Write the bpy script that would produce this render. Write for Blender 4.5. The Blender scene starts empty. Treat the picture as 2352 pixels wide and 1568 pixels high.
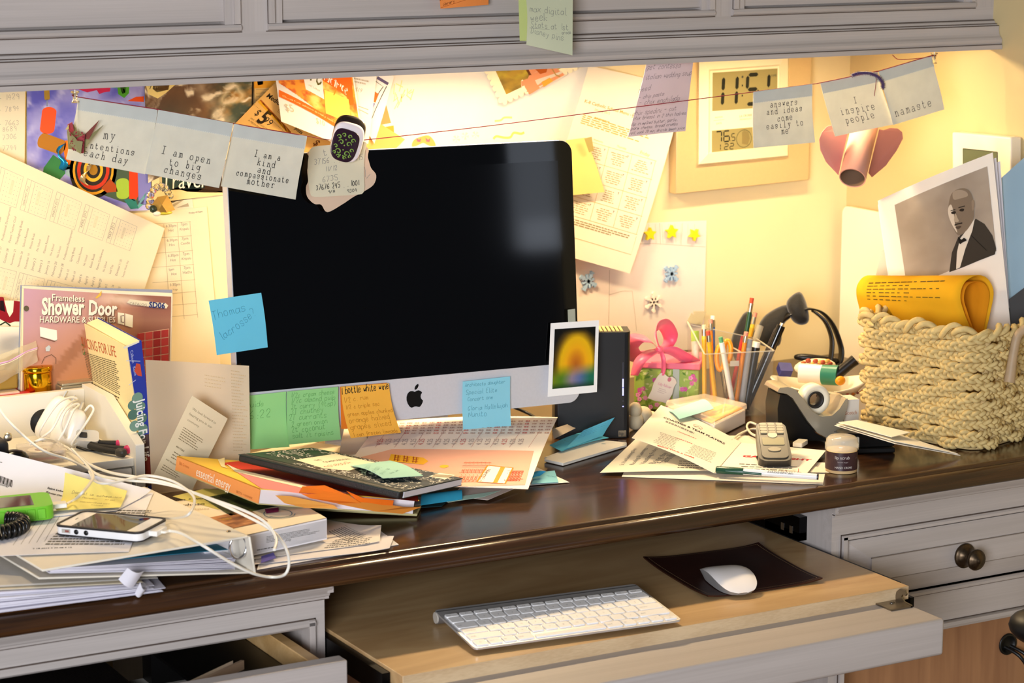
import bpy, bmesh, math, random
import numpy as np
from mathutils import Vector, Matrix, Euler
PI = math.pi
SC = bpy.context.scene
COL = SC.collection
# ------------------------------------------------------------------ camera
YAW, PITCH, FPX = math.radians(29.3), math.radians(10.85), 5491.0
IW, IH = 2352, 1568
CP = Vector((-1.4805, -3.14, 1.5316))
CD = Vector((math.sin(YAW)*math.cos(PITCH), math.cos(YAW)*math.cos(PITCH), -math.sin(PITCH)))
CR = Vector((math.cos(YAW), -math.sin(YAW), 0))
CU = CR.cross(CD)
cam_data = bpy.data.cameras.new('camera')
cam = bpy.data.objects.new('camera', cam_data); COL.objects.link(cam)
cam.location = CP
cam.rotation_euler = Matrix((CR, CU, -CD)).transposed().to_euler()
cam_data.sensor_width = 36.0
cam_data.lens = 36.0*FPX/IW
cam_data.clip_start = 0.05
cam_data.dof.use_dof = True
cam_data.dof.focus_distance = 3.18
cam_data.dof.aperture_fstop = 9.0
SC.camera = cam
# ------------------------------------------------------------------ view + world + lights
vs = SC.view_settings
vs.view_transform = 'Standard'; vs.look = 'None'; vs.exposure = 0.0; vs.gamma = 1.0; vs.use_curve_mapping = False
w = bpy.data.worlds.new('room_daylight'); SC.world = w
w.use_nodes = True
bgn = w.node_tree.nodes['Background']
bgn.inputs['Color'].default_value = (0.80, 0.86, 1.0, 1)
bgn.inputs['Strength'].default_value = 0.13

def area(name, loc, target, sx, sy, power, color, spread=PI):
    l = bpy.data.lights.new(name, 'AREA'); l.shape = 'RECTANGLE'; l.size = sx; l.size_y = sy
    l.energy = power; l.color = color; l.spread = spread
    o = bpy.data.objects.new(name, l); COL.objects.link(o)
    o.location = loc
    o.rotation_euler = (Vector(target)-Vector(loc)).to_track_quat('-Z', 'Y').to_euler()
    return o
WARM = (1.0, 0.74, 0.42)
area('daylight_window', (-2.9, -4.0, 1.45), (0.1, -0.5, 0.95), 1.7, 1.3, 190, (0.90, 0.93, 1.0))
area('screen_reflection_light', (1.60, -4.0, 1.24), (0.2, -0.25, 1.05), 0.16, 0.36, 0.45, (0.78, 0.86, 1.0))  # two small lights added so the dark screen shows pale reflections
area('screen_reflection_light', (1.70, -3.99, 1.10), (0.2, -0.25, 1.05), 0.30, 0.10, 0.20, (0.78, 0.86, 1.0))
# the three strip lamps tucked under the wall cabinet (their housings are built with the cabinet)
LAMPS = [(0.13, -0.205, 1.318, 8.0), (0.66, -0.175, 1.318, 3.5), (-0.62, -0.195, 1.318, 2.1)]
for lx, ly, lz, le in LAMPS:
    area('under_cabinet_lamp', (lx, ly, lz), (lx, ly-0.16, 0.75), 0.20, 0.035, le, WARM)

# ------------------------------------------------------------------ pixel of the photograph -> point on a plane of the room
def ray(x, y): return CD + CR*((x-IW/2)/FPX) - CU*((y-IH/2)/FPX)
def Pd(x, y, D): return CP + ray(x, y)*D
def Pz(x, y, z): v = ray(x, y); return CP + v*((z-CP.z)/v.z)
def Py(x, y, Y): v = ray(x, y); return CP + v*((Y-CP.y)/v.y)
def Px(x, y, X): v = ray(x, y); return CP + v*((X-CP.x)/v.x)
def Pp(x, y, p0, n): v = ray(x, y); return CP + v*((Vector(p0)-CP).dot(n)/v.dot(n))
def depth(p): return (Vector(p)-CP).dot(CD)
T = 0.75            # desk top height
WY = 0.055          # back wall
WX = 0.955          # right wall
# ------------------------------------------------------------------ materials
MATS = {}
def lin(h):
    if isinstance(h, str):
        h = h.lstrip('#'); c = [int(h[i:i+2], 16)/255 for i in (0, 2, 4)]
        return tuple((x/12.92 if x <= .04045 else ((x+.055)/1.055)**2.4) for x in c)
    return tuple(h)
def mat(name, col, rough=.5, metal=0., spec=.5, coat=0., trans=0., alpha=1., ior=1.45, emit=0., noise=0., nscale=60., bump=0., translu=0., sheen=0.):
    if name in MATS: return MATS[name]
    m = bpy.data.materials.new(name); m.use_nodes = True
    nt = m.node_tree; b = nt.nodes['Principled BSDF']
    c = lin(col)
    b.inputs['Base Color'].default_value = (*c, 1)
    b.inputs['Roughness'].default_value = rough
    b.inputs['Metallic'].default_value = metal
    b.inputs['Specular IOR Level'].default_value = spec
    b.inputs['Coat Weight'].default_value = coat
    b.inputs['Coat Roughness'].default_value = .08
    b.inputs['Transmission Weight'].default_value = trans
    b.inputs['Alpha'].default_value = alpha
    b.inputs['IOR'].default_value = ior
    if sheen: b.inputs['Sheen Weight'].default_value = sheen
    if emit:
        b.inputs['Emission Color'].default_value = (*c, 1); b.inputs['Emission Strength'].default_value = emit
    if noise or bump:
        tc = nt.nodes.new('ShaderNodeTexCoord'); n = nt.nodes.new('ShaderNodeTexNoise')
        n.inputs['Scale'].default_value = nscale; n.inputs['Detail'].default_value = 4
        nt.links.new(tc.outputs['Object'], n.inputs['Vector'])
        if noise:
            hs = nt.nodes.new('ShaderNodeMixRGB'); hs.blend_type = 'MULTIPLY'; hs.inputs['Fac'].default_value = 1
            rp = nt.nodes.new('ShaderNodeMapRange'); rp.inputs['From Min'].default_value = .3; rp.inputs['From Max'].default_value = .7
            rp.inputs['To Min'].default_value = 1-noise; rp.inputs['To Max'].default_value = 1.0
            nt.links.new(n.outputs['Fac'], rp.inputs['Value'])
            hs.inputs['Color1'].default_value = (*c, 1)
            nt.links.new(rp.outputs['Result'], hs.inputs['Color2'])
            nt.links.new(hs.outputs['Color'], b.inputs['Base Color'])
        if bump:
            bp = nt.nodes.new('ShaderNodeBump'); bp.inputs['Strength'].default_value = bump; bp.inputs['Distance'].default_value = .002
            nt.links.new(n.outputs['Fac'], bp.inputs['Height']); nt.links.new(bp.outputs['Normal'], b.inputs['Normal'])
    if translu:
        out = nt.nodes['Material Output']; t = nt.nodes.new('ShaderNodeBsdfTranslucent'); mx = nt.nodes.new('ShaderNodeMixShader')
        t.inputs['Color'].default_value = (*c, 1); mx.inputs['Fac'].default_value = translu
        nt.links.new(b.outputs['BSDF'], mx.inputs[1]); nt.links.new(t.outputs['BSDF'], mx.inputs[2])
        nt.links.new(mx.outputs['Shader'], out.inputs['Surface'])
    MATS[name] = m; return m
def paper(h, translu=.12): return mat('paper_'+h, h, rough=.85, spec=.15, noise=.04, nscale=25, translu=translu)
def card(h): return mat('card_'+h, h, rough=.55, spec=.3)
def ink(h): return mat('ink_'+h, h, rough=.7, spec=.15)
def plastic(h, r=.35): return mat('plastic_%s_%02d' % (h, int(r*100)), h, rough=r, spec=.5)
def metal(h, r=.3): return mat('metal_%s_%02d' % (h, int(r*100)), h, rough=r, metal=1.)
def glass(name, col='FFFFFF', r=.03, ior=1.3): return mat(name, col, rough=r, trans=1., ior=ior)
def wood(name, c1, c2, rough=.4, scale=(1.2, 14, 14), coat=0., dist=2.5, axis='X', fine=.25, dark=None, spec=.5, bump=.12):
    if name in MATS: return MATS[name]
    m = bpy.data.materials.new(name); m.use_nodes = True; nt = m.node_tree; b = nt.nodes['Principled BSDF']
    tc = nt.nodes.new('ShaderNodeTexCoord'); mp = nt.nodes.new('ShaderNodeMapping'); mp.inputs['Scale'].default_value = scale
    nt.links.new(tc.outputs['Object'], mp.inputs['Vector'])
    n1 = nt.nodes.new('ShaderNodeTexNoise'); n1.inputs['Scale'].default_value = 1.6; n1.inputs['Detail'].default_value = 3; n1.inputs['Distortion'].default_value = dist
    nt.links.new(mp.outputs['Vector'], n1.inputs['Vector'])
    mp2 = nt.nodes.new('ShaderNodeMapping'); mp2.inputs['Scale'].default_value = tuple(s*9 if s > 5 else s*2.5 for s in scale)
    nt.links.new(tc.outputs['Object'], mp2.inputs['Vector'])
    n2 = nt.nodes.new('ShaderNodeTexNoise'); n2.inputs['Scale'].default_value = 2.2; n2.inputs['Detail'].default_value = 5
    nt.links.new(mp2.outputs['Vector'], n2.inputs['Vector'])
    ad = nt.nodes.new('ShaderNodeMath'); ad.operation = 'MULTIPLY_ADD'; ad.inputs[1].default_value = fine
    nt.links.new(n2.outputs['Fac'], ad.inputs[0]); nt.links.new(n1.outputs['Fac'], ad.inputs[2])
    cr = nt.nodes.new('ShaderNodeValToRGB')
    cr.color_ramp.elements[0].position = .38+fine*.35; cr.color_ramp.elements[0].color = (*lin(c1), 1)
    cr.color_ramp.elements[1].position = .62+fine*.65; cr.color_ramp.elements[1].color = (*lin(c2), 1)
    nt.links.new(ad.outputs['Value'], cr.inputs['Fac']); nt.links.new(cr.outputs['Color'], b.inputs['Base Color'])
    b.inputs['Roughness'].default_value = rough; b.inputs['Coat Weight'].default_value = coat; b.inputs['Coat Roughness'].default_value = .12
    b.inputs['Specular IOR Level'].default_value = spec
    bp = nt.nodes.new('ShaderNodeBump'); bp.inputs['Strength'].default_value = bump; bp.inputs['Distance'].default_value = .001
    nt.links.new(n2.outputs['Fac'], bp.inputs['Height']); nt.links.new(bp.outputs['Normal'], b.inputs['Normal'])
    MATS[name] = m; return m

# ------------------------------------------------------------------ mesh builder
class M:
    def __init__(s): s.v = []; s.f = []; s.mi = []; s.sm = []; s.mats = []; s.col = {}
    def m(s, mt):
        if mt not in s.mats: s.mats.append(mt)
        return s.mats.index(mt)
    def add(s, vs, fs, mt, smooth=False, X=None):
        o = len(s.v); k = s.m(mt)
        s.v += [tuple(X @ Vector(p)) if X is not None else tuple(p) for p in vs]
        for f in fs: s.f.append([o+i for i in f]); s.mi.append(k); s.sm.append(smooth)
        return s
    def box(s, lo, hi, mt, X=None):
        x0, y0, z0 = lo; x1, y1, z1 = hi
        return s.add([(x0,y0,z0),(x1,y0,z0),(x1,y1,z0),(x0,y1,z0),(x0,y0,z1),(x1,y0,z1),(x1,y1,z1),(x0,y1,z1)],
                     [(0,3,2,1),(4,5,6,7),(0,1,5,4),(1,2,6,5),(2,3,7,6),(3,0,4,7)], mt, False, X)
    def hexa(s, p, mt):   # 8 points: bottom 4 ccw, top 4 ccw
        return s.add(p, [(0,3,2,1),(4,5,6,7),(0,1,5,4),(1,2,6,5),(2,3,7,6),(3,0,4,7)], mt)
    def prism(s, poly, h0, h1, mt, X=None, smooth=False, cap=None):   # polygon in xy, extruded in z
        n = len(poly); k = s.m(mt)
        vs = [(x, y, h0) for x, y in poly]+[(x, y, h1) for x, y in poly]
        s.add(vs, [(i, (i+1) % n, n+(i+1) % n, n+i) for i in range(n)], mt, smooth, X)
        tris = tess(poly)
        s.add([(x, y, h1) for x, y in poly], tris, cap or mt, False, X)
        s.add([(x, y, h0) for x, y in poly], [t[::-1] for t in tris], mt, False, X)
        return s
    def extrude_x(s, prof, x0, x1, mt, smooth=False):   # profile in (y,z)
        X = Matrix(((0,0,1,0),(1,0,0,0),(0,1,0,0),(0,0,0,1)))
        return s.prism(prof, x0, x1, mt, X, smooth)
    def tube(s, pts, r, mt, n=8, closed=False, caps=True):
        pts = [Vector(p) for p in pts]; N = len(pts); rs = r if isinstance(r, (list, tuple)) else [r]*N
        tang = []
        for i in range(N):
            a = pts[(i-1) % N] if (closed or i > 0) else pts[i]; b = pts[(i+1) % N] if (closed or i < N-1) else pts[i]
            t = (b-a); tang.append(t.normalized() if t.length > 1e-9 else Vector((0,0,1)))
        ref = Vector((0,0,1)) if abs(tang[0].z) < .9 else Vector((1,0,0))
        nn = (ref-tang[0]*ref.dot(tang[0])).normalized(); vs = []
        for i in range(N):
            nn = nn-tang[i]*nn.dot(tang[i])
            if nn.length < 1e-6: nn = tang[i].orthogonal()
            nn.normalize(); bb = tang[i].cross(nn)
            for j in range(n):
                a = 2*PI*j/n; vs.append(pts[i]+(nn*math.cos(a)+bb*math.sin(a))*rs[i])
        fs = []
        for i in range(N if closed else N-1):
            k = (i+1) % N
            for j in range(n): fs.append((i*n+j, i*n+(j+1) % n, k*n+(j+1) % n, k*n+j))
        s.add(vs, fs, mt, True)
        if caps and not closed:
            s.add(vs[:n], [tuple(range(n))[::-1]], mt); s.add(vs[-n:], [tuple(range(n))], mt)
        return s
    def lathe(s, prof, mt, n=32, X=None, smooth=True, arc=2*PI):   # (r,z) profile about z
        full = abs(arc-2*PI) < 1e-6; K = n if full else n+1; vs = []
        for j in range(K):
            a = arc*j/n
            for r, z in prof: vs.append((r*math.cos(a), r*math.sin(a), z))
        L = len(prof); fs = []
        for j in range(n):
            k = (j+1) % K
            for i in range(L-1): fs.append((j*L+i, k*L+i, k*L+i+1, j*L+i+1))
        return s.add(vs, fs, mt, smooth, X)
    def grid(s, fn, nu, nv, mt, smooth=True, flip=False):
        vs = [fn(i/nu, j/nv) for j in range(nv+1) for i in range(nu+1)]; a = nu+1
        fs = [(j*a+i, (j+1)*a+i, (j+1)*a+i+1, j*a+i+1) for j in range(nv) for i in range(nu)]
        if flip: fs = [f[::-1] for f in fs]
        return s.add(vs, fs, mt, smooth)
    def ball(s, c, r, mt, n=16, X=None, k=10):
        rx, ry, rz = r if isinstance(r, (tuple, list)) else (r, r, r)
        prof = [(math.sin(PI*i/k), -math.cos(PI*i/k)) for i in range(k+1)]
        Y = Matrix.Translation(c) @ (X.to_4x4() if X is not None else Matrix()) @ Matrix.Diagonal((rx, ry, rz, 1))
        return s.lathe(prof, mt, n, Y)
def tess(poly):
    from mathutils.geometry import tessellate_polygon
    t = tessellate_polygon([[Vector((p[0], p[1], 0)) for p in poly]])
    out = []
    for a, b, c in t:
        A, B, Cc = poly[a], poly[b], poly[c]
        out.append((a, b, c) if (B[0]-A[0])*(Cc[1]-A[1])-(B[1]-A[1])*(Cc[0]-A[0]) > 0 else (a, c, b))
    return out
def link(name, mb, parent=None, bevel=0., seg=2, sub=0, auto=True, ang=35, offset=None):
    me = bpy.data.meshes.new(name)
    vs = np.array(mb.v, dtype=float)
    c = (vs.min(0)+vs.max(0))/2
    if offset is None: c = c if parent is None else c
    me.from_pydata([tuple(p) for p in vs-c], [], mb.f)
    for mt in mb.mats: me.materials.append(mt)
    me.polygons.foreach_set('material_index', mb.mi); me.polygons.foreach_set('use_smooth', mb.sm)
    if mb.col:
        at = me.color_attributes.new('Col', 'FLOAT_COLOR', 'CORNER')
        arr = np.ones((len(me.loops), 4), dtype=np.float32)
        for fi, cs in mb.col.items():
            st = me.polygons[fi].loop_start
            for q, cc in enumerate(cs): arr[st+q, :3] = cc
        at.data.foreach_set('color', arr.ravel())
    me.update()
    o = bpy.data.objects.new(name, me); COL.objects.link(o); o.location = c
    if bevel:
        bm = o.modifiers.new('bevel', 'BEVEL'); bm.width = bevel; bm.segments = seg; bm.limit_method = 'ANGLE'; bm.angle_limit = math.radians(ang)
        bm.harden_normals = False
        me.polygons.foreach_set('use_smooth', [True]*len(me.polygons))
        try: me.set_sharp_from_angle(angle=math.radians(40))
        except Exception: pass
    if sub:
        sm = o.modifiers.new('subd', 'SUBSURF'); sm.levels = sub; sm.render_levels = sub
        me.polygons.foreach_set('use_smooth', [True]*len(me.polygons))
    if parent is not None:
        root = parent
        loc = Vector((0, 0, 0))
        p = parent
        while p is not None: loc += p.location; p = p.parent
        o.parent = parent; o.location = Vector(c)-loc
    return o
def tag(o, label, cat, group=None, kind=None):
    if label: o['label'] = label
    if cat: o['category'] = cat
    if group: o['group'] = group
    if kind: o['kind'] = kind
    return o
def thing(name, label, cat, loc, group=None):
    o = bpy.data.objects.new(name, None); COL.objects.link(o); o.location = loc; o.empty_display_size = .05
    return tag(o, label, cat, group)
def struct(name, mb, **k):
    o = link(name, mb, **k); o['kind'] = 'structure'; return o
def single(name, mb, label, cat, group=None, **k): return tag(link(name, mb, **k), label, cat, group)
def ppart(name, mb, parent, label=None, **k):
    o = link(name, mb, parent, **k)
    if label: o['label'] = label
    return o
def frame(o, ex, ez):   # matrix: local x along ex, local z along ez
    ex = Vector(ex).normalized(); ez = Vector(ez); ez = (ez-ex*ez.dot(ex)).normalized(); ey = ez.cross(ex)
    return Matrix(((ex.x, ey.x, ez.x, o[0]), (ex.y, ey.y, ez.y, o[1]), (ex.z, ey.z, ez.z, o[2]), (0,0,0,1)))
def rz(a): return Matrix.Rotation(a, 4, 'Z')
def circ(r, n=24, cx=0, cy=0, a0=0): return [(cx+r*math.cos(a0+2*PI*i/n), cy+r*math.sin(a0+2*PI*i/n)) for i in range(n)]
def rrect(w, h, r, n=5, cx=0, cy=0):
    out = []
    for qx, qy, a in ((1,-1,-90),(1,1,0),(-1,1,90),(-1,-1,180)):
        for i in range(n+1):
            t = math.radians(a+90*i/n); out.append((cx+qx*(w/2-r)+r*math.cos(t), cy+qy*(h/2-r)+r*math.sin(t)))
    return out
def spline(pts, n=8, closed=False):
    P = [Vector(p) for p in pts]; out = []; N = len(P)
    for i in range(N if closed else N-1):
        if closed: p0, p1, p2, p3 = P[(i-1) % N], P[i], P[(i+1) % N], P[(i+2) % N]
        else: p0, p1, p2, p3 = P[max(i-1, 0)], P[i], P[i+1], P[min(i+2, N-1)]
        for k in range(n):
            t = k/n
            out.append(((p1*2)+(p2-p0)*t+(p0*2-p1*5+p2*4-p3)*t*t+(p1*3-p0-p2*3+p3)*t**3)*.5)
    if not closed: out.append(P[-1])
    return out
# ------------------------------------------------------------------ lettering
_F = {}
def bfont(s, bold=0.):
    k = (s, bold)
    if k in _F: return _F[k]
    cu = bpy.data.curves.new('t', 'FONT'); cu.body = s; cu.resolution_u = 2; cu.offset = bold; cu.fill_mode = 'FRONT'
    o = bpy.data.objects.new('t', cu)
    me = o.to_mesh()
    vs = [(v.co.x, v.co.y) for v in me.vertices]; fs = [tuple(p.vertices) for p in me.polygons]
    o.to_mesh_clear(); bpy.data.objects.remove(o); bpy.data.curves.remove(cu)
    x0 = min([v[0] for v in vs] or [0]); x1 = max([v[0] for v in vs] or [1])
    _F[k] = ([((x-x0)/.7, y/.7) for x, y in vs], fs, (x1-x0)/.7); return _F[k]      # cap height = 1
# strokes on a grid: x 0-5, y 0-9 (2 = baseline, 6 = x height, 9 = ascender)
HW = {'a':'45 26 05 03 12 32 44 46|46 43 52','b':'09 02|04 16 36 45 43 32 12 03','c':'45 26 15 03 12 32 43','d':'49 42 52|44 36 16 05 03 12 32 43','e':'04 44 36 16 04 03 12 32 43',
'f':'48 39 28 22 20|06 46','g':'45 26 05 03 12 32 44|46 41 30 10','h':'09 02|04 16 36 45 42','i':'16 13 22 32|18 18','j':'26 21 10 00|28 28','k':'09 02|45 04 42','l':'19 13 22 32',
'm':'06 02|05 16 25 22|25 36 45 43 52','n':'06 02|05 16 36 45 43 52','o':'26 06 03 12 32 44 36 16','p':'06 00|05 16 36 45 43 32 12 03','q':'45 26 05 03 12 32 44|46 40 51','r':'06 02|04 16 36 45','s':'45 36 16 05 14 34 43 32 12 03',
't':'18 13 22 32 43|06 36','u':'06 03 12 32 44|46 43 52','v':'06 22 46','w':'06 12 25 32 46','x':'06 42|46 02','y':'06 24|46 20 00','z':'06 46 02 42',
'A':'02 29 42|14 34','B':'02 09 38 47 26 05|26 45 43 32 02','C':'48 29 07 04 12 32 43','D':'02 09 29 47 44 22 02','E':'49 09 02 42|06 36','F':'49 09 02|06 36','G':'48 29 07 04 12 32 44 24','H':'09 02|49 42|06 46','I':'29 22','K':'09 02|49 05 42','L':'09 02 42','M':'02 09 25 49 42','N':'02 09 42 49','O':'29 07 04 22 44 47 29','P':'02 09 39 47 35 05','R':'02 09 39 47 35 05|25 42','S':'48 29 08 06 35 43 22 03','T':'09 49|29 22','V':'09 22 49','W':'09 12 25 32 49','Y':'09 26 49|26 22',
'0':'29 07 04 22 44 47 29','1':'29 22','2':'07 19 39 47 02 42','3':'08 29 47 26 44 22 03','4':'29 05 45|38 32','5':'49 09 06 36 44 32 03','6':'39 06 03 22 43 35 05','7':'09 49 12','8':'26 07 29 47 26 04 22 44 26','9':'45 07 29 48 42','/':'02 49','-':'05 45','.':'22 22',',':'22 11','+':'05 45|27 23','(':'39 15 31','?':'08 29 47 25 24|22 22','!':'29 24|22 22',"'":'29 27','$':'48 08 06 45 43 03|29 22',':':'25 25|22 22','&':'42 08 29 27 04 12 44',')':'19 35 11'}
TW = {'a':'15 26 36 45 42 52|44 14 03 12 32 43','b':'09 19 12|14 26 36 45 43 32 22 13','c':'46 44|45 26 15 03 12 32 43','d':'39 49 42 52|44 36 16 05 03 12 32 43','e':'04 44 45 36 16 05 03 12 32 43','g':'56 46 41 30 10|44 36 16 05 04 13 33 44','h':'09 19 12|14 26 36 45 42|02 22|32 52','i':'16 26 22|12 42|28 28','k':'09 19 12|46 14|34 42|02 22|32 52|36 56','l':'19 29 22|02 42','m':'06 16 12|15 26 32|25 36 46 52|02 22|42 52','n':'06 16 12|14 26 36 45 42|02 22|32 52','o':'16 05 03 12 32 43 45 36 16','p':'06 16 10|00 20|15 26 36 45 43 32 22 13','r':'06 16 12|14 26 36 46 45|02 32','s':'46 44|45 36 16 05 14 34 43 32 12 03','t':'18 13 22 32 43|06 36','w':'06 16 12 25 32 46|36 56','y':'06 26|36 56|16 23|46 21 10 00','I':'09 49|29 22|02 42'}
def stroke_layout(s, table, pitch=6.0, jit=0., rnd=None, slant=0.):
    out = []; x = 0
    for ch in s:
        g = table.get(ch) or table.get(ch.lower()) or table.get(ch.upper())
        w = pitch if table is TW else (3.2 if ch in "1ilIj.,'!:" else 5.4)*pitch/6
        if ch == ' ': x += pitch if table is TW else pitch*.75; continue
        if g:
            dy = rnd.uniform(-jit, jit) if rnd else 0; sc = 1+(rnd.uniform(-jit, jit)*.12 if rnd else 0)
            for st in g.split('|'):
                pts = [(int(a[0]), int(a[1])) for a in st.split()]
                pp = [(x+px*(.76 if table is TW else .92)*sc+(py-2)*slant+(rnd.uniform(-jit, jit)*.35 if rnd else 0), (py-2)*sc+dy+(rnd.uniform(-jit, jit)*.3 if rnd else 0)) for px, py in pts]
                if len(pp) == 2 and pts[0] == pts[1]: pp = [(pp[0][0]-.3, pp[0][1]), (pp[0][0]+.3, pp[0][1]+.05)]
                elif len(pp) > 3:
                    q = [pp[0]]
                    for a, b in zip(pp, pp[1:]): q += [(a[0]*.75+b[0]*.25, a[1]*.75+b[1]*.25), (a[0]*.25+b[0]*.75, a[1]*.25+b[1]*.75)]
                    pp = q+[pp[-1]]
                out.append(pp)
        x += w
    return out, max(x-1, 1)
# ------------------------------------------------------------------ sheets of paper and other printable faces
class Sheet:
    def __init__(s, TL, TR, BR, BL, bulge=None, th=.0004, front=None):
        s.c = [Vector(p) for p in (TL, TR, BR, BL)]
        s.W = ((s.c[1]-s.c[0]).length+(s.c[2]-s.c[3]).length)/2; s.H = ((s.c[3]-s.c[0]).length+(s.c[2]-s.c[1]).length)/2
        n = (s.c[2]-s.c[0]).cross(s.c[1]-s.c[3]); n.normalize()
        mid = sum(s.c, Vector())/4
        if front is None and n.dot(CP-mid) < 0: n = -n
        if front is not None and n.dot(front) < 0: n = -n
        s.n = n; s.b = bulge; s.nuv = None; s.th = th; s.mid = mid; s.m = M(); s.off = .00025
    def pos(s, u, v, off=0.):
        a, b, c, d = s.c
        p = a*((1-u)*(1-v))+b*(u*(1-v))+c*(u*v)+d*((1-u)*v)
        k = 0.
        if s.b and s.nuv:      # follow the facets of the sheet itself
            N, Q = s.nuv; i = min(max(int(math.floor(u*N)), 0), N-1); j = min(max(int(math.floor(v*Q)), 0), Q-1); f, g = u*N-i, v*Q-j
            k = (s.b(i/N, j/Q)*(1-f)+s.b((i+1)/N, j/Q)*f)*(1-g)+(s.b(i/N, (j+1)/Q)*(1-f)+s.b((i+1)/N, (j+1)/Q)*f)*g
        elif s.b: k = s.b(u, v)
        return p+s.n*(k+off)
    def uv(s, x, y):
        # where the photo point (x, y) falls on this sheet
        def pr(u, v):
            q = s.pos(u, v)-CP; d = q.dot(CD); return FPX*q.dot(CR)/d+IW/2, IH/2-FPX*q.dot(CU)/d
        u = v = .5
        for _ in range(10):
            px, py = pr(u, v); ex, ey = x-px, y-py
            if abs(ex)+abs(ey) < .01: break
            h = .002; ax, ay = pr(u+h, v); bx, by = pr(u, v+h)
            A, B, Cc, Dd = (ax-px)/h, (bx-px)/h, (ay-py)/h, (by-py)/h; det = A*Dd-B*Cc
            if abs(det) < 1e-6: break
            u += max(-.6, min(.6, (ex*Dd-B*ey)/det)); v += max(-.6, min(.6, (A*ey-Cc*ex)/det))
        return u, v
    def base(s, mt, nu=1, nv=1, back=None):
        if s.b and nu == 1 and nv == 1: nu = nv = 12
        if s.b: s.nuv = (nu, nv)
        fl = (s.pos(1, 0)-s.pos(0, 0)).cross(s.pos(0, 1)-s.pos(0, 0)).dot(s.n) > 0
        s.m.grid(lambda u, v: s.pos(u, v), nu, nv, mt, True, fl)
        if s.th:
            s.m.grid(lambda u, v: s.pos(u, v, -s.th), nu, nv, back or mt, True, not fl)
            for fn, k in ((lambda t, e: s.pos(t, 0, -e*s.th), nu), (lambda t, e: s.pos(1, t, -e*s.th), nv), (lambda t, e: s.pos(1-t, 1, -e*s.th), nu), (lambda t, e: s.pos(0, 1-t, -e*s.th), nv)):
                s.m.grid(fn, k, 1, mt, False, fl)
        return s
    def _f(s, uvs, faces, mt, off=None):
        o = s.off if off is None else off
        if s.b:      # split large faces so that print follows the curl of the sheet
            uvs = list(uvs); q = [t for f in faces for t in ([(f[0], f[i], f[i+1]) for i in range(1, len(f)-1)] if len(f) > 2 else [])]; faces = []
            while q:
                t = q.pop(); ls = [abs(uvs[t[i]][0]-uvs[t[(i+1) % 3]][0])+abs(uvs[t[i]][1]-uvs[t[(i+1) % 3]][1]) for i in range(3)]; k = ls.index(max(ls))
                if ls[k] < .09: faces.append(t); continue
                a, b, c = t[k], t[(k+1) % 3], t[(k+2) % 3]; uvs.append(((uvs[a][0]+uvs[b][0])/2, (uvs[a][1]+uvs[b][1])/2)); m_ = len(uvs)-1; q += [(a, m_, c), (m_, b, c)]
        vs = [s.pos(u, v, o) for u, v in uvs]
        out = []
        for f in faces:
            nn = (vs[f[1]]-vs[f[0]]).cross(vs[f[2]]-vs[f[0]]); out.append(f if nn.dot(s.n) >= 0 else tuple(f)[::-1])
        s.m.add(vs, out, mt)
    def rect(s, u0, v0, u1, v1, mt, off=None, n=1):
        for i in range(n):
            a, b = u0+(u1-u0)*i/n, u0+(u1-u0)*(i+1)/n
            s._f([(a, v0), (b, v0), (b, v1), (a, v1)], [(0, 1, 2, 3)], mt, off)
        return s
    def poly(s, uvs, mt, off=None):
        s._f(uvs, tess(uvs), mt, off); return s
    def polypx(s, pts, mt, off=None): return s.poly([s.uv(*p) for p in pts], mt, off)
    def picture(s, u0, v0, u1, v1, nx, ny, fn, mt=None, off=None, mask=None):
        # a printed colour picture; fn(a, b) gives an sRGB colour
        mt = mt or PRINT; o = s.off if off is None else off; k0 = len(s.m.f)
        fl = (s.pos(1, 0)-s.pos(0, 0)).cross(s.pos(0, 1)-s.pos(0, 0)).dot(s.n) > 0
        cg = {}
        def C3(i, j):
            if (i, j) not in cg:
                c = fn(i/nx, j/ny); cg[(i, j)] = lin(c) if isinstance(c, str) else tuple((x/12.92 if x <= .04045 else ((max(x, 0)+.055)/1.055)**2.4) for x in c)
            return cg[(i, j)]
        vs = [s.pos(u0+(u1-u0)*i/nx, v0+(v1-v0)*j/ny, o) for j in range(ny+1) for i in range(nx+1)]; a = nx+1; fs = []; cs = []
        for j in range(ny):
            for i in range(nx):
                if mask and not mask((i+.5)/nx, (j+.5)/ny): continue
                q = [(i, j), (i, j+1), (i+1, j+1), (i+1, j)]
                if fl: pass
                if (fl and True): q = q[::-1]
                fs.append([jj*a+ii for ii, jj in q]); cs.append([C3(ii, jj) for ii, jj in q])
        s.m.add(vs, fs, mt, True)
        for n, c in enumerate(cs): s.m.col[k0+n] = c
        return s
    def disc(s, u, v, r, mt, off=None, n=20, ry=None):
        return s.poly([(u+r*math.cos(2*PI*i/n)/s.W, v+(ry or r)*math.sin(2*PI*i/n)/s.H) for i in range(n)], mt, off)
    def line(s, uvs, w, mt, off=None, sub=1):
        pts = [(u*s.W, v*s.H) for u, v in uvs]
        if sub > 1:
            q = []
            for a, b in zip(pts, pts[1:]): q += [(a[0]+(b[0]-a[0])*i/sub, a[1]+(b[1]-a[1])*i/sub) for i in range(sub)]
            pts = q+[pts[-1]]
        L, R = [], []; n = len(pts)
        for i in range(n):
            a, b = pts[max(i-1, 0)], pts[min(i+1, n-1)]; dx, dy = b[0]-a[0], b[1]-a[1]; d = math.hypot(dx, dy) or 1
            ox, oy = -dy/d*w/2, dx/d*w/2
            L.append(((pts[i][0]+ox)/s.W, (pts[i][1]+oy)/s.H)); R.append(((pts[i][0]-ox)/s.W, (pts[i][1]-oy)/s.H))
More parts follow.
